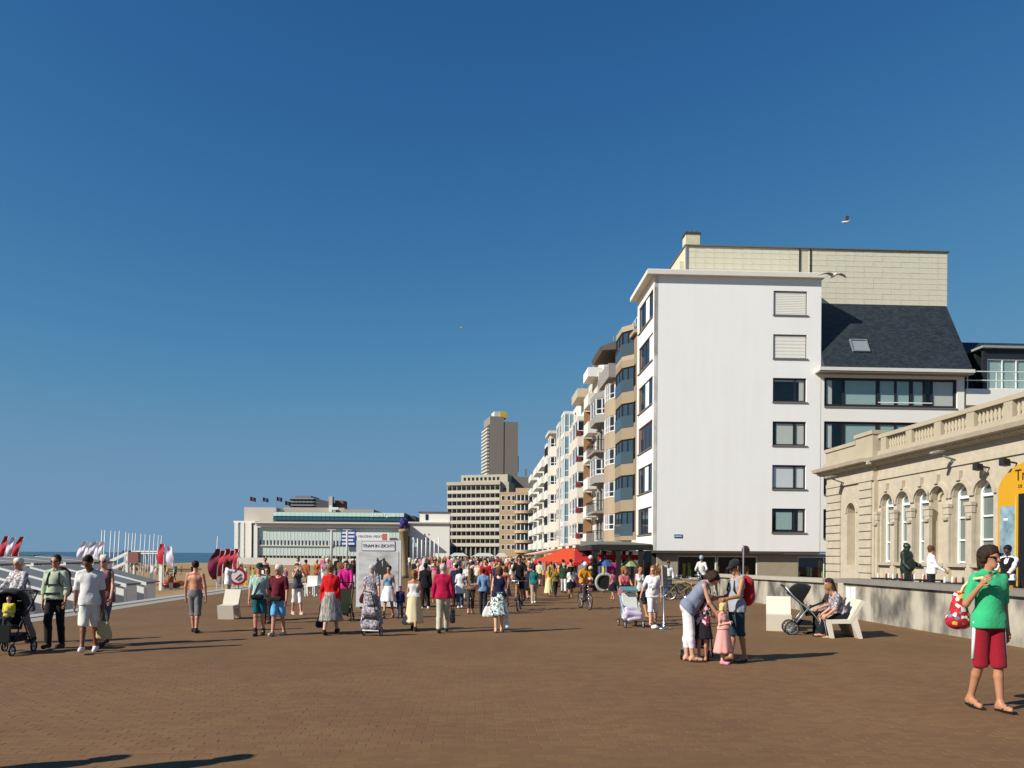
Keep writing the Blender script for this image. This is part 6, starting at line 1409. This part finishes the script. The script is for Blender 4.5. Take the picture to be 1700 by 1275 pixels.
o, P = person('man in white and grey vest with dark cap at the family group', 1222, 1098, 930, -75, res=.0125, skin='tan', top=('tank', C('#9a9da2'), .84), bottom=('shorts', C('#274049'), .52), hair=('crop', 'dark'), hat=('cap', C('#23262c')), glasses=True, shoes=('sandal', SND), pose=dict(legs=((4, 0), (-6, 6)), arms=((10, 70), (20, 60)), head=(0, 18)))
rucksack('red rucksack on the man in the vest', o, P, C('#a81420'), 1.05)
bb0 = pushchair('dark blue folded pushchair standing among the family', gp(1158, 1092), R(160), C('#262a52'), hood=False)
# left foreground
o, P = person('man in white polo and white shorts looking down', 148, 1083, 922, 20, res=.0125, skin='brown', top=('polo', C('#d2d0cc'), .84), bottom=('shorts', C('#d6d3c6'), .50), hair=('crop', 'black'), shoes=('shoe', WSH), pose=dict(legs=((22, 3), (-8, 12)), arms=((4, 8, 10), (2, 6, 12)), head=(-25, 25), build=1.05), collar=C('#3a4656'))
tote('beige cloth bag in the hand of the man in white', loc3(o, P, P.hand[1]), .32, .34, C('#b9a679'))
o, P = person('man in pale green shirt and dark trousers with rucksack straps', 92, 1076, 920, 5, res=.0125, skin='tan', top=('rolled', C('#a9b79a'), .90), bottom=('trousers', C('#17171b')), hair=('short', 'dark'), glasses=True, shoes=('shoe', SHOE), pose=dict(legs=((20, 22), (-4, 2)), arms=((-4, 10, 12), (8, 18, 12))))
rucksack('dark red rucksack on the man in the green shirt', o, P, C('#6a1420'), 1.25); MB().box(-.15, .15, -.155, -.14, 1.16, 1.19).box(-.16, .16, -.16, -.14, .99, 1.03).build('chest_strap', BLACK, o, loc=(0, 0, -P.ground))
o, P = person('white haired woman with sunglasses half hidden behind the man in white', 172, 1072, 920, 5, res=.015, skin='fair', top=('tank', C('#7a4a52'), .84), bottom=('shorts', C('#4a4e66'), .62), hair=('short', 'white'), glasses=True, shoes=('shoe', SHOE), pose=dict(legs=WALK2, female=True, arms=((0, 12, 8), (24, 14, 14))))
o, P = person('grey haired woman in checked blouse pushing a black pushchair', 30, 1068, 924, -10, res=.0135, skin='red', top=('shirt', CHECK, .84), bottom=('trousers', C('#6d6a72')), hair=('short', 'white'), shoes=('shoe', SHOE), pose=dict(legs=WALK, female=True, build=1.2, arms=(('to', (-.2, -.42, 1.02)), ('to', (.2, -.36, 1.0)))))
tote('grey shoulder bag at the checked blouse', loc3(o, P, (.24, -.02, 1.3)), .34, .28, C('#5d5a66'), .36)
pc = pushchair('black hooded pushchair with a toddler at the picture edge', gp(13, 1085), R(4), C('#121214'), True, BLACK, scale=1.08)
o, P = person('toddler in yellow and white sitting in the black pushchair', 14, 1085, 1008, 0, res=.012, Y=gp(13, 1085).y, scale=.46, skin='pale', top=('tee', C('#c9c23a'), .9), bottom=('trousers', C('#2c2c38')), hair=('short', 'fair'), shoes=('shoe', WSH), pose=dict(legs=((80, 70), (80, 70)), arms=(('to', (-.05, -.22, 1.15)), ('to', (.06, -.2, 1.12))), build=1.2))
o.location = gp(13, 1085)+Vector((0, .02, .40))
# middle distance, left to right
person('bare-backed man in grey shorts walking away', 324, 1050, 930, 186, res=.0135, skin='red', top=None, bottom=('shorts', C('#6f6d6f'), .56), hair=('crop', 'dark'), shoes=('shoe', SHOE), pose=dict(legs=((-10, 10), (12, 4)), arms=((-6, 10, 14), (6, 10, 14)), build=1.12))
person('man in white t-shirt raising a camera beyond the chair', 378, 1008, 931, 120, res=.018, skin='brown', top=('tee', C('#d4d3dc'), .84), bottom=('trousers', C('#a18c68')), hair=('short', 'black'), glasses=True, shoes=('shoe', SHOE), pose=dict(legs=STAND, arms=(('to', (-.2, -.42, 1.52)), (4, 12))))
o, P = person('man in green cap and pale green shirt with teal shorts', 430, 1055, 935, 8, res=.0135, skin='red', top=('tee', C('#9fb8ac'), .88), bottom=('shorts', C('#1f5d66'), .40), hair=('crop', 'grey'), hat=('cap', C('#1f3a32')), shoes=('boot', SHOE), pose=dict(legs=((6, 2), (-6, 4)), arms=((2, 10, 12), (-2, 10, 12))))
t = thing('waist_bag', 'black waist bag on the man with the green cap', 'bag', loc3(o, P, (-.02, -.19, .93)), o.rotation_euler[2]); t.scale = (o.scale[0],)*3; blob('bag', [((-.10, 0, 0), (.10, 0, 0), .075, .075, .8, (0, 1, 0))], C('#17181c'), t); MB().tube([(-.1, .05, .05), (.0, .03, .3), (.14, .12, .5)], .014, 6).build('strap', BLACK, t, True)
o, P = person('man in white cap and maroon t-shirt with light blue shorts', 462, 1055, 937, -8, res=.0135, skin='red', top=('tee', C('#5a1222'), .86), bottom=('shorts', C('#5fa6d2'), .46), hair=('crop', 'grey'), hat=('bucket', C('#c9c3b4')), shoes=('shoe', C('#a9a7a4')), pose=dict(legs=((14, 4), (-8, 8)), build=1.15, arms=((2, 8, 12), (8, 12, 14)), head=(-40, 0)))
t = thing('waist_bag', 'dark brown waist pouch on the maroon shirt', 'bag', loc3(o, P, (0, -.20, .90)), o.rotation_euler[2]); t.scale = (o.scale[0],)*3; blob('bag', [((-.12, 0, 0), (.12, 0, 0), .065, .065, .8, (0, 1, 0))], C('#231c14'), t)
person('woman in grey top and white shorts turning away', 493, 1020, 934, 35, res=.016, skin='fair', top=('tank', C('#4e5052'), .88), bottom=('shorts', C('#dedbd8'), .58), hair=('bun', 'brown'), shoes=('sandal', WSH), pose=dict(legs=((-14, 6), (16, 6)), female=True, arms=(('to', (-.10, -.25, 1.5)), ('to', (.1, -.25, 1.52)))))
person('woman with sunglasses looking past the green cap', 443, 1035, 940, 0, res=.02, skin='fair', top=('tee', C('#a06a3a')), bottom=('trousers', C('#3a3438')), hair=('bob', 'dark'), glasses=True, shoes=('shoe', SHOE), pose=dict(legs=STAND, female=True))
pushchair('dark pushchair behind the man with the green cap', gp(440, 1030), R(15), C('#1b1b22'), True, BLACK)
o, P = person('woman in red cardigan and grey patterned skirt walking away', 549, 1053, 936, 178, res=.0135, skin='fair', top=('sweater', C('#c0141a'), .80), bottom=('skirt', GREYSK, .66), hair=('short', 'ginger'), shoes=('shoe', SHOE), pose=dict(legs=WALK, female=True, build=1.25, arms=((0, 10, 10), (-6, 14, 14)), head=(-20, 0)))
tote('dark blue bag swinging beside the red cardigan', loc3(o, P, P.hand[1]), .26, .24, C('#1d1f3c'), .30)
o, P = person('man in pink shirt facing the camera beside the red cardigan', 574, 1022, 930, 5, res=.016, skin='fair', top=('rolled', C('#c4187a'), .86), bottom=('trousers', C('#a5977e')), hair=('short', 'dark'), glasses=True, shoes=('shoe', SHOE), pose=dict(legs=WALK2, arms=(('to', (-.2, -.4, 1.0)), ('to', (.2, -.4, 1.0)))))
pushchair('green black pushchair before the man in pink', gp(570, 1030), R(5), C('#23301f'), False, BLACK)
o, P = person('old woman in grey floral dress pulling a shopping trolley', 617, 1048, 937, 176, res=.0135, skin='fair', top=('dress', FLORAL, .98), bottom=('skirt', FLORAL, .82), hair=('short', 'grey'), shoes=('shoe', SHOE), pose=dict(legs=WALK, female=True, build=1.3, arms=((-20, 10, 12), (8, 40, 12))), flare=.7)
tote('dark red handbag on the arm of the floral dress', loc3(o, P, P.elb[1]), .24, .2, C('#4a141c'), .12)
tr = thing('shopping_trolley', 'patterned two-wheeled shopping trolley behind the floral dress', 'trolley', gp(616, 1056), R(-8))
blob('bag', [((-.12, 0, .25), (.12, 0, .25), .12, .12, .9, (0, 1, 0)), ((-.1, -.05, .55), (.1, -.05, .55), .11, .11, .9, (0, 1, 0))], FLORAL, tr); MB().tube([(.12, .1, .1), (.14, -.2, .7), (.14, -.42, 1.0), (-.02, -.44, 1.02)], .014, 6).build('handle', BLACK, tr, True)
for x in (-.2, .2): wheel(tr, (x, .1, .10), .10)
B(-.19, .19, -.05, .02, .12, .15).build('base_bar', WFRAME, tr)
o, P = person('woman in denim top and white skirt before the billboard', 645, 1026, 938, -5, res=.016, skin='tan', top=('strap', C('#6f8da6'), .90), bottom=('skirt', C('#dfdedc'), .40), hair=('bun', 'dark'), glasses=True, shoes=('sandal', SND), pose=dict(legs=WALK, female=True, arms=((0, 10), (8, 10, 14))))
person('small child in purple hood walking by the denim top', 664, 1026, 973, 0, res=.016, skin='fair', top=('sweater', C('#2f2858'), .86), bottom=('trousers', C('#5d5a7a')), hair=('crop', 'brown'), hat=('bucket', C('#3a3068')), shoes=('shoe', SHOE), pose=dict(legs=WALK, build=1.2))
o, P = person('blonde woman in strapless cream dress walking away', 687, 1047, 946, 180, res=.0135, skin='tan', top=('strap', C('#d4d2d4'), .98), bottom=('skirt', C('#cfc39c'), .78), hair=('bob', 'ginger'), shoes=('shoe', SHOE), pose=dict(legs=WALK2, female=True, build=1.02))
tote('pale round handbag beside the cream dress', loc3(o, P, P.hand[1]), .26, .2, C('#c9c9c6'), .28)
o, P = person('grey haired man in crimson sweater and cream trousers walking away', 735, 1050, 935, 180, res=.0125, skin='fair', top=('sweater', C('#aa1240'), .86), bottom=('trousers', C('#b9b49c')), hair=('crop', 'grey'), shoes=('shoe', SHOE), pose=dict(legs=((18, 4), (-12, 12)), build=1.12, arms=((-4, 8, 12), (6, 10, 14))), collar=C('#dcaebc'))
tote('slim dark bag in the hand of the crimson sweater', loc3(o, P, P.hand[0]), .16, .34, C('#1c1a22'), .16)
person('man in black walking beside the blonde woman', 706, 1012, 934, 178, res=.018, skin='dark', top=('sweater', C('#141418'), .82), bottom=('trousers', C('#1a1618')), hair=('short', 'black'), shoes=('shoe', WSH), pose=dict(legs=WALK))
person('woman in long white tunic over jeans walking away', 764, 1010, 942, 184, res=.018, skin='dark', top=('tee', C('#d3d6d8'), .66), bottom=('trousers', C('#3f4b60')), hair=('bob', 'black'), shoes=('shoe', WSH), pose=dict(legs=WALK, female=True, build=1.15))
person('woman in brown top and cropped trousers in a couple', 781, 1019, 943, 180, res=.017, skin='fair', top=('tee', C('#7a6450'), .92), bottom=('trousers', C('#4a4038'), .82), hair=('long', 'brown'), shoes=('sandal', SND), pose=dict(legs=((8, 2), (-6, 6)), female=True, arms=((-4, 10), ('to', (.25, .12, 1.08)))))
o, P = person('man in blue shirt with arm round the woman in brown', 802, 1020, 943, 184, res=.017, skin='fair', top=('tee', C('#6f8fb4'), .86), bottom=('trousers', C('#20242c')), hair=('short', 'dark'), shoes=('shoe', SHOE), pose=dict(legs=((-6, 6), (8, 2)), arms=((0, 10), ('to', (.48, .16, 1.12)))))
tote('dark shoulder bag on the man in the blue shirt', loc3(o, P, (-.2, .08, 1.25)), .24, .2, C('#1b1f2c'), .2)
o, P = person('woman in navy top and green leaf print skirt walking away', 828, 1050, 940, 180, res=.0135, skin='pale', top=('tank', C('#191a3a'), .93), bottom=('skirt', GREENSK, .56), hair=('bob', 'brown'), shoes=('sandal', SND), pose=dict(legs=((8, 3), (-6, 6)), female=True, build=1.1, arms=((2, 6, 10), (-2, 34, 10))), flare=.9)
tote('white square handbag of the woman in the leaf skirt', loc3(o, P, P.hand[1])+Vector((-.05, 0, 0)), .34, .24, C('#e0dfdd'), .14); tote('white paper carrier bag at the leaf skirt', loc3(o, P, P.hand[0]), .16, .42, C('#cfd4da'), .20, name='paper_bag')
# riders
def cyclist(label, blabel, px, py, top, heading, shirt, legsm, fm, s=1.0, hat=None, skin='tan', bare=True, **kw):
    p = gp(px, py); b = bicycle(blabel, p, R(heading), fm, s)
    o, P = person(label, px, py, top, heading, res=.017, scale=.98*s, skin=skin, top=shirt, bottom=legsm, hair=kw.get('hair', ('crop', 'dark')), hat=hat, glasses=kw.get('gl', False), shoes=('shoe', SHOE), pose=dict(legs=((62, 66), (28, 34)), pitch=18, arms=(('to', (-.26, -.47, 1.05)), ('to', (.26, -.47, 1.05)))))
    o.location = p+Vector((math.sin(R(heading))*-.20, .22*math.cos(R(heading)), 0))*s; o.location.z = (.97-.84+P.ground)*s*.98+.05
    return o
cyclist('cyclist in black with bare legs riding towards the camera', 'black bicycle under the man in black', 862, 1013, 935, -6, ('tee', C('#15151a'), .86), ('shorts', C('#17171c'), .42), BLACK, 1.0, gl=True)
cyclist('boy on a bicycle in a yellow vest and helmet', 'small silver bicycle under the boy', 971, 1011, 950, 14, ('tee', C('#c98a14'), .88), ('trousers', C('#4a3036')), CHROME, .86, hat=('helmet', mat('#c9ccd2', .3)))
cyclist('cyclist in white with a silver helmet at the side street', 'bicycle under the white clad cyclist', 1164, 990, 938, -20, ('shirt', C('#d8d8d4'), .86), ('shorts', C('#30343c'), .5), BLACK, 1.0, hat=('helmet', mat('#8fa3b4', .3)), gl=True)
# right of the middle
person('person in teal top and beige trousers walking away', 886, 1002, 939, 182, res=.019, skin='tan', top=('tee', C('#1f6d6a'), .90), bottom=('trousers', C('#a89680')), hair=('bun', 'black'), shoes=('shoe', WSH), pose=dict(legs=WALK, female=True))
person('person in yellow beach wrap near the goods tables', 911, 990, 939, 170, res=.02, skin='tan', top=('tank', C('#c9963a'), .9), bottom=('skirt', C('#d6cf9a'), .85), hair=('long', 'blond'), shoes=('sandal', SND), pose=dict(legs=WALK2, female=True))
person('woman in olive top and wide black trousers by the tables', 922, 991, 942, 10, res=.019, skin='tan', top=('tee', C('#6d6a30'), .92), bottom=('trousers', C('#1c1c1e')), hair=('short', 'dark'), shoes=('shoe', SHOE), pose=dict(legs=WALK, female=True))
o, P = person('dark haired woman in white blouse and black skirt walking away', 947, 993, 942, 184, res=.019, skin='tan', top=('tee', C('#d8d8d2'), .84), bottom=('skirt', C('#161618'), .42), hair=('long', 'black'), shoes=('sandal', BLACK), pose=dict(legs=((8, 2), (-6, 6)), female=True, build=1.1))
tote('dark red bag at the white blouse', loc3(o, P, P.elb[0]), .24, .24, C('#6a1c30'), .1)
person('small child in black at the round ring', 1017, 996, 946, 200, res=.019, skin='tan', top=('tank', C('#a86a7a'), .9), bottom=('skirt', C('#17171a'), .4), hair=('bob', 'dark'), shoes=('sandal', SND), pose=dict(legs=WALK, female=True))
o, P = person('woman in pink tank top and jeans pushing a pushchair', 1036, 1033, 939, 12, res=.0135, skin='tan', top=('tank', C('#b0505e'), .86), bottom=('trousers', C('#6f9cc4')), hair=('bob', 'ginger'), shoes=('shoe', SHOE), pose=dict(legs=WALK, female=True, build=1.08, arms=(('to', (-.18, -.42, 1.02)), ('to', (.2, -.42, 1.02))), head=(30, 0)))
pp_ = pushchair('white pushchair with lilac blanket before the pink tank top', gp(1047, 1040), R(8), C('#c9cdc4'), False)
blob('blanket', [((-.13, -.29, .20), (.16, -.27, .24), .05, .06, .8, (0, 1, 0)), ((-.17, -.22, .47), (.15, -.20, .45), .07, .06, .8, (0, 1, 0)), ((-.18, -.27, .36), (.17, -.26, .33), .08, .07, .8, (0, 1, 0)), ((-.2, -.27, .27), (-.16, -.2, .45), .05, .05, 1, (0, 1, 0))], C('#c9bcd2'), pp_); MB().prism([(.05, .9), (.34, 1.0), (.34, 1.03), (.05, .94)], -.22, .22, 'yz').build('sun_shade', C('#4a7a80'), pp_)
person('brown haired woman in white vest and black shorts holding hands', 1062, 1026, 938, 25, res=.016, skin='tan', top=('tank', C('#d3cdca'), .9), bottom=('shorts', C('#18222a'), .48), hair=('short', 'dark'), shoes=('sandal', SND), pose=dict(legs=WALK2, female=True, arms=((4, 14), ('to', (.42, -.08, .95)))))
o, P = person('blonde woman in white printed t-shirt and white shorts', 1084, 1040, 938, -8, res=.0135, skin='fair', top=('tee', C('#d2d0d4'), .84), bottom=('shorts', C('#dcdad8'), .56), hair=('long', 'ginger'), shoes=('sandal', BLACK), pose=dict(legs=WALK, female=True, build=1.18, arms=(('to', (-.36, -.08, .95)), (4, 14, 12)), head=(-30, 0)))
letters('IKW', .15, mat('#23242e', .7), o, (0, -.275, 1.13-P.ground), (R(90), 0, 0), name='shirt_print', ext=.006)
tote('dark handbag between the two women holding hands', loc3(o, P, P.sh[0]), .2, .24, C('#1d1d22'), .42)
# seated pair on the concrete chair, and their pushchair
bp0 = b_side.location
o, P = person('person with dark long hair sitting on the concrete chair', 1398, 1056, 968, 78, res=.0135, scale=1.0, skin='fair', top=('tee', C('#3a2022'), .9), bottom=('trousers', C('#20242c')), hair=('long', 'dark'), shoes=('shoe', SHOE), pose=dict(legs=((84, 84), (80, 84)), pitch=10, arms=((40, 40), (30, 50)), female=True))
o.rotation_euler = (0, 0, R(-96)); o.location = bp0+Vector((-.18, .28, 0)); o.location.z = .42+P.ground-.80
o, P = person('person bent over in grey printed shirt on the concrete chair', 1390, 1056, 975, 78, res=.0135, scale=.98, skin='fair', top=('tee', FLORAL, .96), bottom=('trousers', C('#14171c')), hair=('short', 'ginger'), shoes=('sandal', SND), pose=dict(legs=((84, 74), (80, 90)), pitch=26, arms=((30, 50), (40, 40)), build=1.2, head=(0, 20)))
o.rotation_euler = (0, 0, R(-92)); o.location = bp0+Vector((-.20, -.28, 0)); o.location.z = .42+P.ground-.80
pushchair('black three-wheeled pushchair parked beside the concrete chair', gp(1340, 1053), R(78), C('#101113'), True, ALU, big=True, scale=1.12)
# waiters behind the terrace wall
def stand(label, px, tpy, Y, z, hd_, **kw):
    p = at(px, 950, Y); p.z = z; h = at(px, tpy, Y).z-z
    parts, P = parts_for(dict(kw, seed=len(_people)+1), .016); tot = P.hd((0, 0, .255))[2]-P.ground
    o = place(parts, P, label, p, hd_, h/tot); _people.append((o, P)); return o, P
stand('waiter in white shirt standing at the terrace tables', 1546, 905, 24.0, .4, 80, skin='tan', top=('shirt', C('#dcdce0'), .9), bottom=('trousers', C('#17171a')), hair=('short', 'brown'), shoes=('shoe', SHOE), pose=dict(legs=STAND, arms=((20, 40), (30, 40))))
stand('waiter in black waistcoat over white sleeves bending to a table', 1674, 905, 18.6, .4, -60, skin='dark', top=('shirt', C('#e0e0e2'), .9), bottom=('trousers', C('#17171a')), hair=('crop', 'black'), shoes=('shoe', SHOE), pose=dict(legs=STAND, arms=((35, 30), (45, 20)), head=(0, 20)))
wo, wP = _people[-1]; V_ = sdf(wP.torso(.046), .016, [('p', wP.L((0, 0, .93)), (0, 0, -1.)), ('s', wP.L((0, -.12, 1.40)), (.06, .1, .12))]); link('waistcoat', mesh_of(V_, 'waistcoat', C('#141416')), wo, (0, 0, -wP.ground))
# two walkers just outside the picture whose shadows fall into it
for i, (x, y, lab) in enumerate(((-4.65, 5.8, 'walker in dark jacket just outside the picture edge'), (-5.75, 5.75, 'walker in grey shirt just outside the picture edge'))):
    parts, P = parts_for(dict(top=('sweater', C(['#23252c', '#77777a'][i])), bottom=('trousers', C('#30343c')), hair=('short', 'brown'), shoes=('shoe', SHOE), pose=dict(legs=WALK)), .02); place(parts, P, lab, (x, y, 0), 0, 1.02)
# ------------------------------------------------------------------ the crowd further along: shared shapes, own clothes
rc_ = random.Random(5)
TEMPL = []
for i, sp in enumerate((dict(top='tee', bottom='trousers', hair='short', f=False, p=WALK), dict(top='tee', bottom='shorts', hair='crop', f=False, p=WALK2), dict(top='tank', bottom='trousers', hair='long', f=True, p=WALK), dict(top='tee', bottom='skirt', hair='bob', f=True, p=WALK2),
                        dict(top='shirt', bottom='trousers', hair='short', f=False, p=WALK2), dict(top='strap', bottom='skirt', hair='bun', f=True, p=WALK), dict(top='tee', bottom='shorts', hair='tail', f=True, p=WALK), dict(top='sweater', bottom='trousers', hair='crop', f=False, p=STAND))):
    m0 = SKIN['fair']; parts, P = parts_for(dict(skin='fair', top=(sp['top'], C('#888888')), bottom=(sp['bottom'], C('#555555')), hair=(sp['hair'], 'brown'), shoes=('shoe', SHOE), seed=i, pose=dict(legs=sp['p'], female=sp['f'], build=1.0+.12*(i % 3), arms=((-10, 14), (12, 16)))), .031)
    TEMPL.append((sp, parts, P))
TOPS = [('white', '#d8d6d2'), ('white', '#cfcdca'), ('black', '#1c1b1e'), ('black', '#121216'), ('grey', '#5d5d62'), ('navy', '#242a44'), ('red', '#8c1c24'), ('white', '#d8d6d2'), ('black', '#17171a'), ('red', '#a01a22'), ('navy', '#1d2440'), ('pale blue', '#8fa9c4'), ('maroon', '#5c1826'), ('grey', '#77777a'), ('yellow', '#b59c3a'), ('pink', '#c46a86'), ('brown', '#6a4c38'), ('teal', '#2a6a6a'), ('cream', '#c9bfa2'), ('dark green', '#26402c'), ('orange', '#a05a30')]
BOTS = [('dark', '#1d1e24'), ('blue', '#3c4f70'), ('khaki', '#8c7c5c'), ('white', '#cfcdc8'), ('grey', '#5c5c60'), ('brown', '#4a3a2e')]
HAIRS = ['dark', 'brown', 'black', 'blond', 'grey', 'ginger', 'white']
SK = ['fair', 'tan', 'red', 'brown', 'pale']
used = set()
def walker(p, heading, h, where, group):
    for _ in range(40):
        ti = rc_.randrange(len(TEMPL)); sp, parts, P = TEMPL[ti]; tn, tc_ = rc_.choice(TOPS); bn, bc = rc_.choice(BOTS); hn = rc_.choice(HAIRS)
        bt = sp['bottom']
        lab = f"walker in {tn} {dict(tee='t-shirt', tank='vest', shirt='shirt', strap='strapless top', sweater='sweater')[sp['top']]}, {bn} {bt} and {hn} hair {where}"
        if lab not in used: break
    used.add(lab)
    o = thing('person', lab, 'person', p, R(heading), group); o.scale = (h/1.75,)*3
    ms = dict(body=SKIN[rc_.choice(SK)], hair=HAIRM[hn], shoe=SHOE)
    for nm, me in parts:
        c = link(nm, me, o, (0, 0, -P.ground)); mm = ms.get(nm) or (C(bc) if nm == bt else C(tc_))
        c.material_slots[0].link = 'OBJECT'; c.material_slots[0].material = mm
    return o
taken = [(q.location.x, q.location.y) for q, _ in _people]
def free(p, r_): return all((p[0]-a)**2+(p[1]-b)**2 > r_*r_ for a, b in taken)
def scatter(n, pxr, Yr, where, group, r_=.6, zf=None, away=.5, ypow=1.0):
    k_ = 0; tries = 0
    while k_ < n and tries < n*40:
        tries += 1; Y = Yr[0]+(Yr[1]-Yr[0])*rc_.random()**ypow; px = rc_.uniform(*pxr); p = at(px, 930, Y); p.z = zf(p) if zf else 0
        if not free(p, r_): continue
        taken.append((p.x, p.y)); walker(p, (180 if rc_.random() < away else 0)+rc_.uniform(-25, 25), rc_.uniform(1.44, 1.74), where, group); k_ += 1
scatter(16, (690, 880), (28, 40), 'in the near crowd', 'crowd on the promenade', .75)
scatter(52, (684, 892), (40, 66), 'in the middle crowd', 'crowd on the promenade', .7)
scatter(80, (680, 900), (66, 135), 'in the far crowd', 'crowd on the promenade', .8)
scatter(8, (885, 985), (38, 47), 'by the red awning', 'people at the shop stalls', .6, away=.7)
scatter(3, (985, 1110), (31, 39), 'by the dark pergola', 'people at the shop stalls', .7)
scatter(26, (400, 590), (58, 150), 'on the casino sand', 'people on the beach', .8, zf=lambda p: -1.45)
scatter(26, (160, 285), (110, 165), 'at the waterline', 'people on the beach', .8, zf=lambda p: -2.0)
scatter(16, (280, 400), (60, 140), 'on the open sand', 'people on the beach', .8, zf=lambda p: -1.75)
scatter(24, (400, 600), (35, 62), 'at the beach terrace', 'people at the beach terrace', .7, zf=lambda p: 0 if p.x > -13-p.y*.0446 else -1.5)
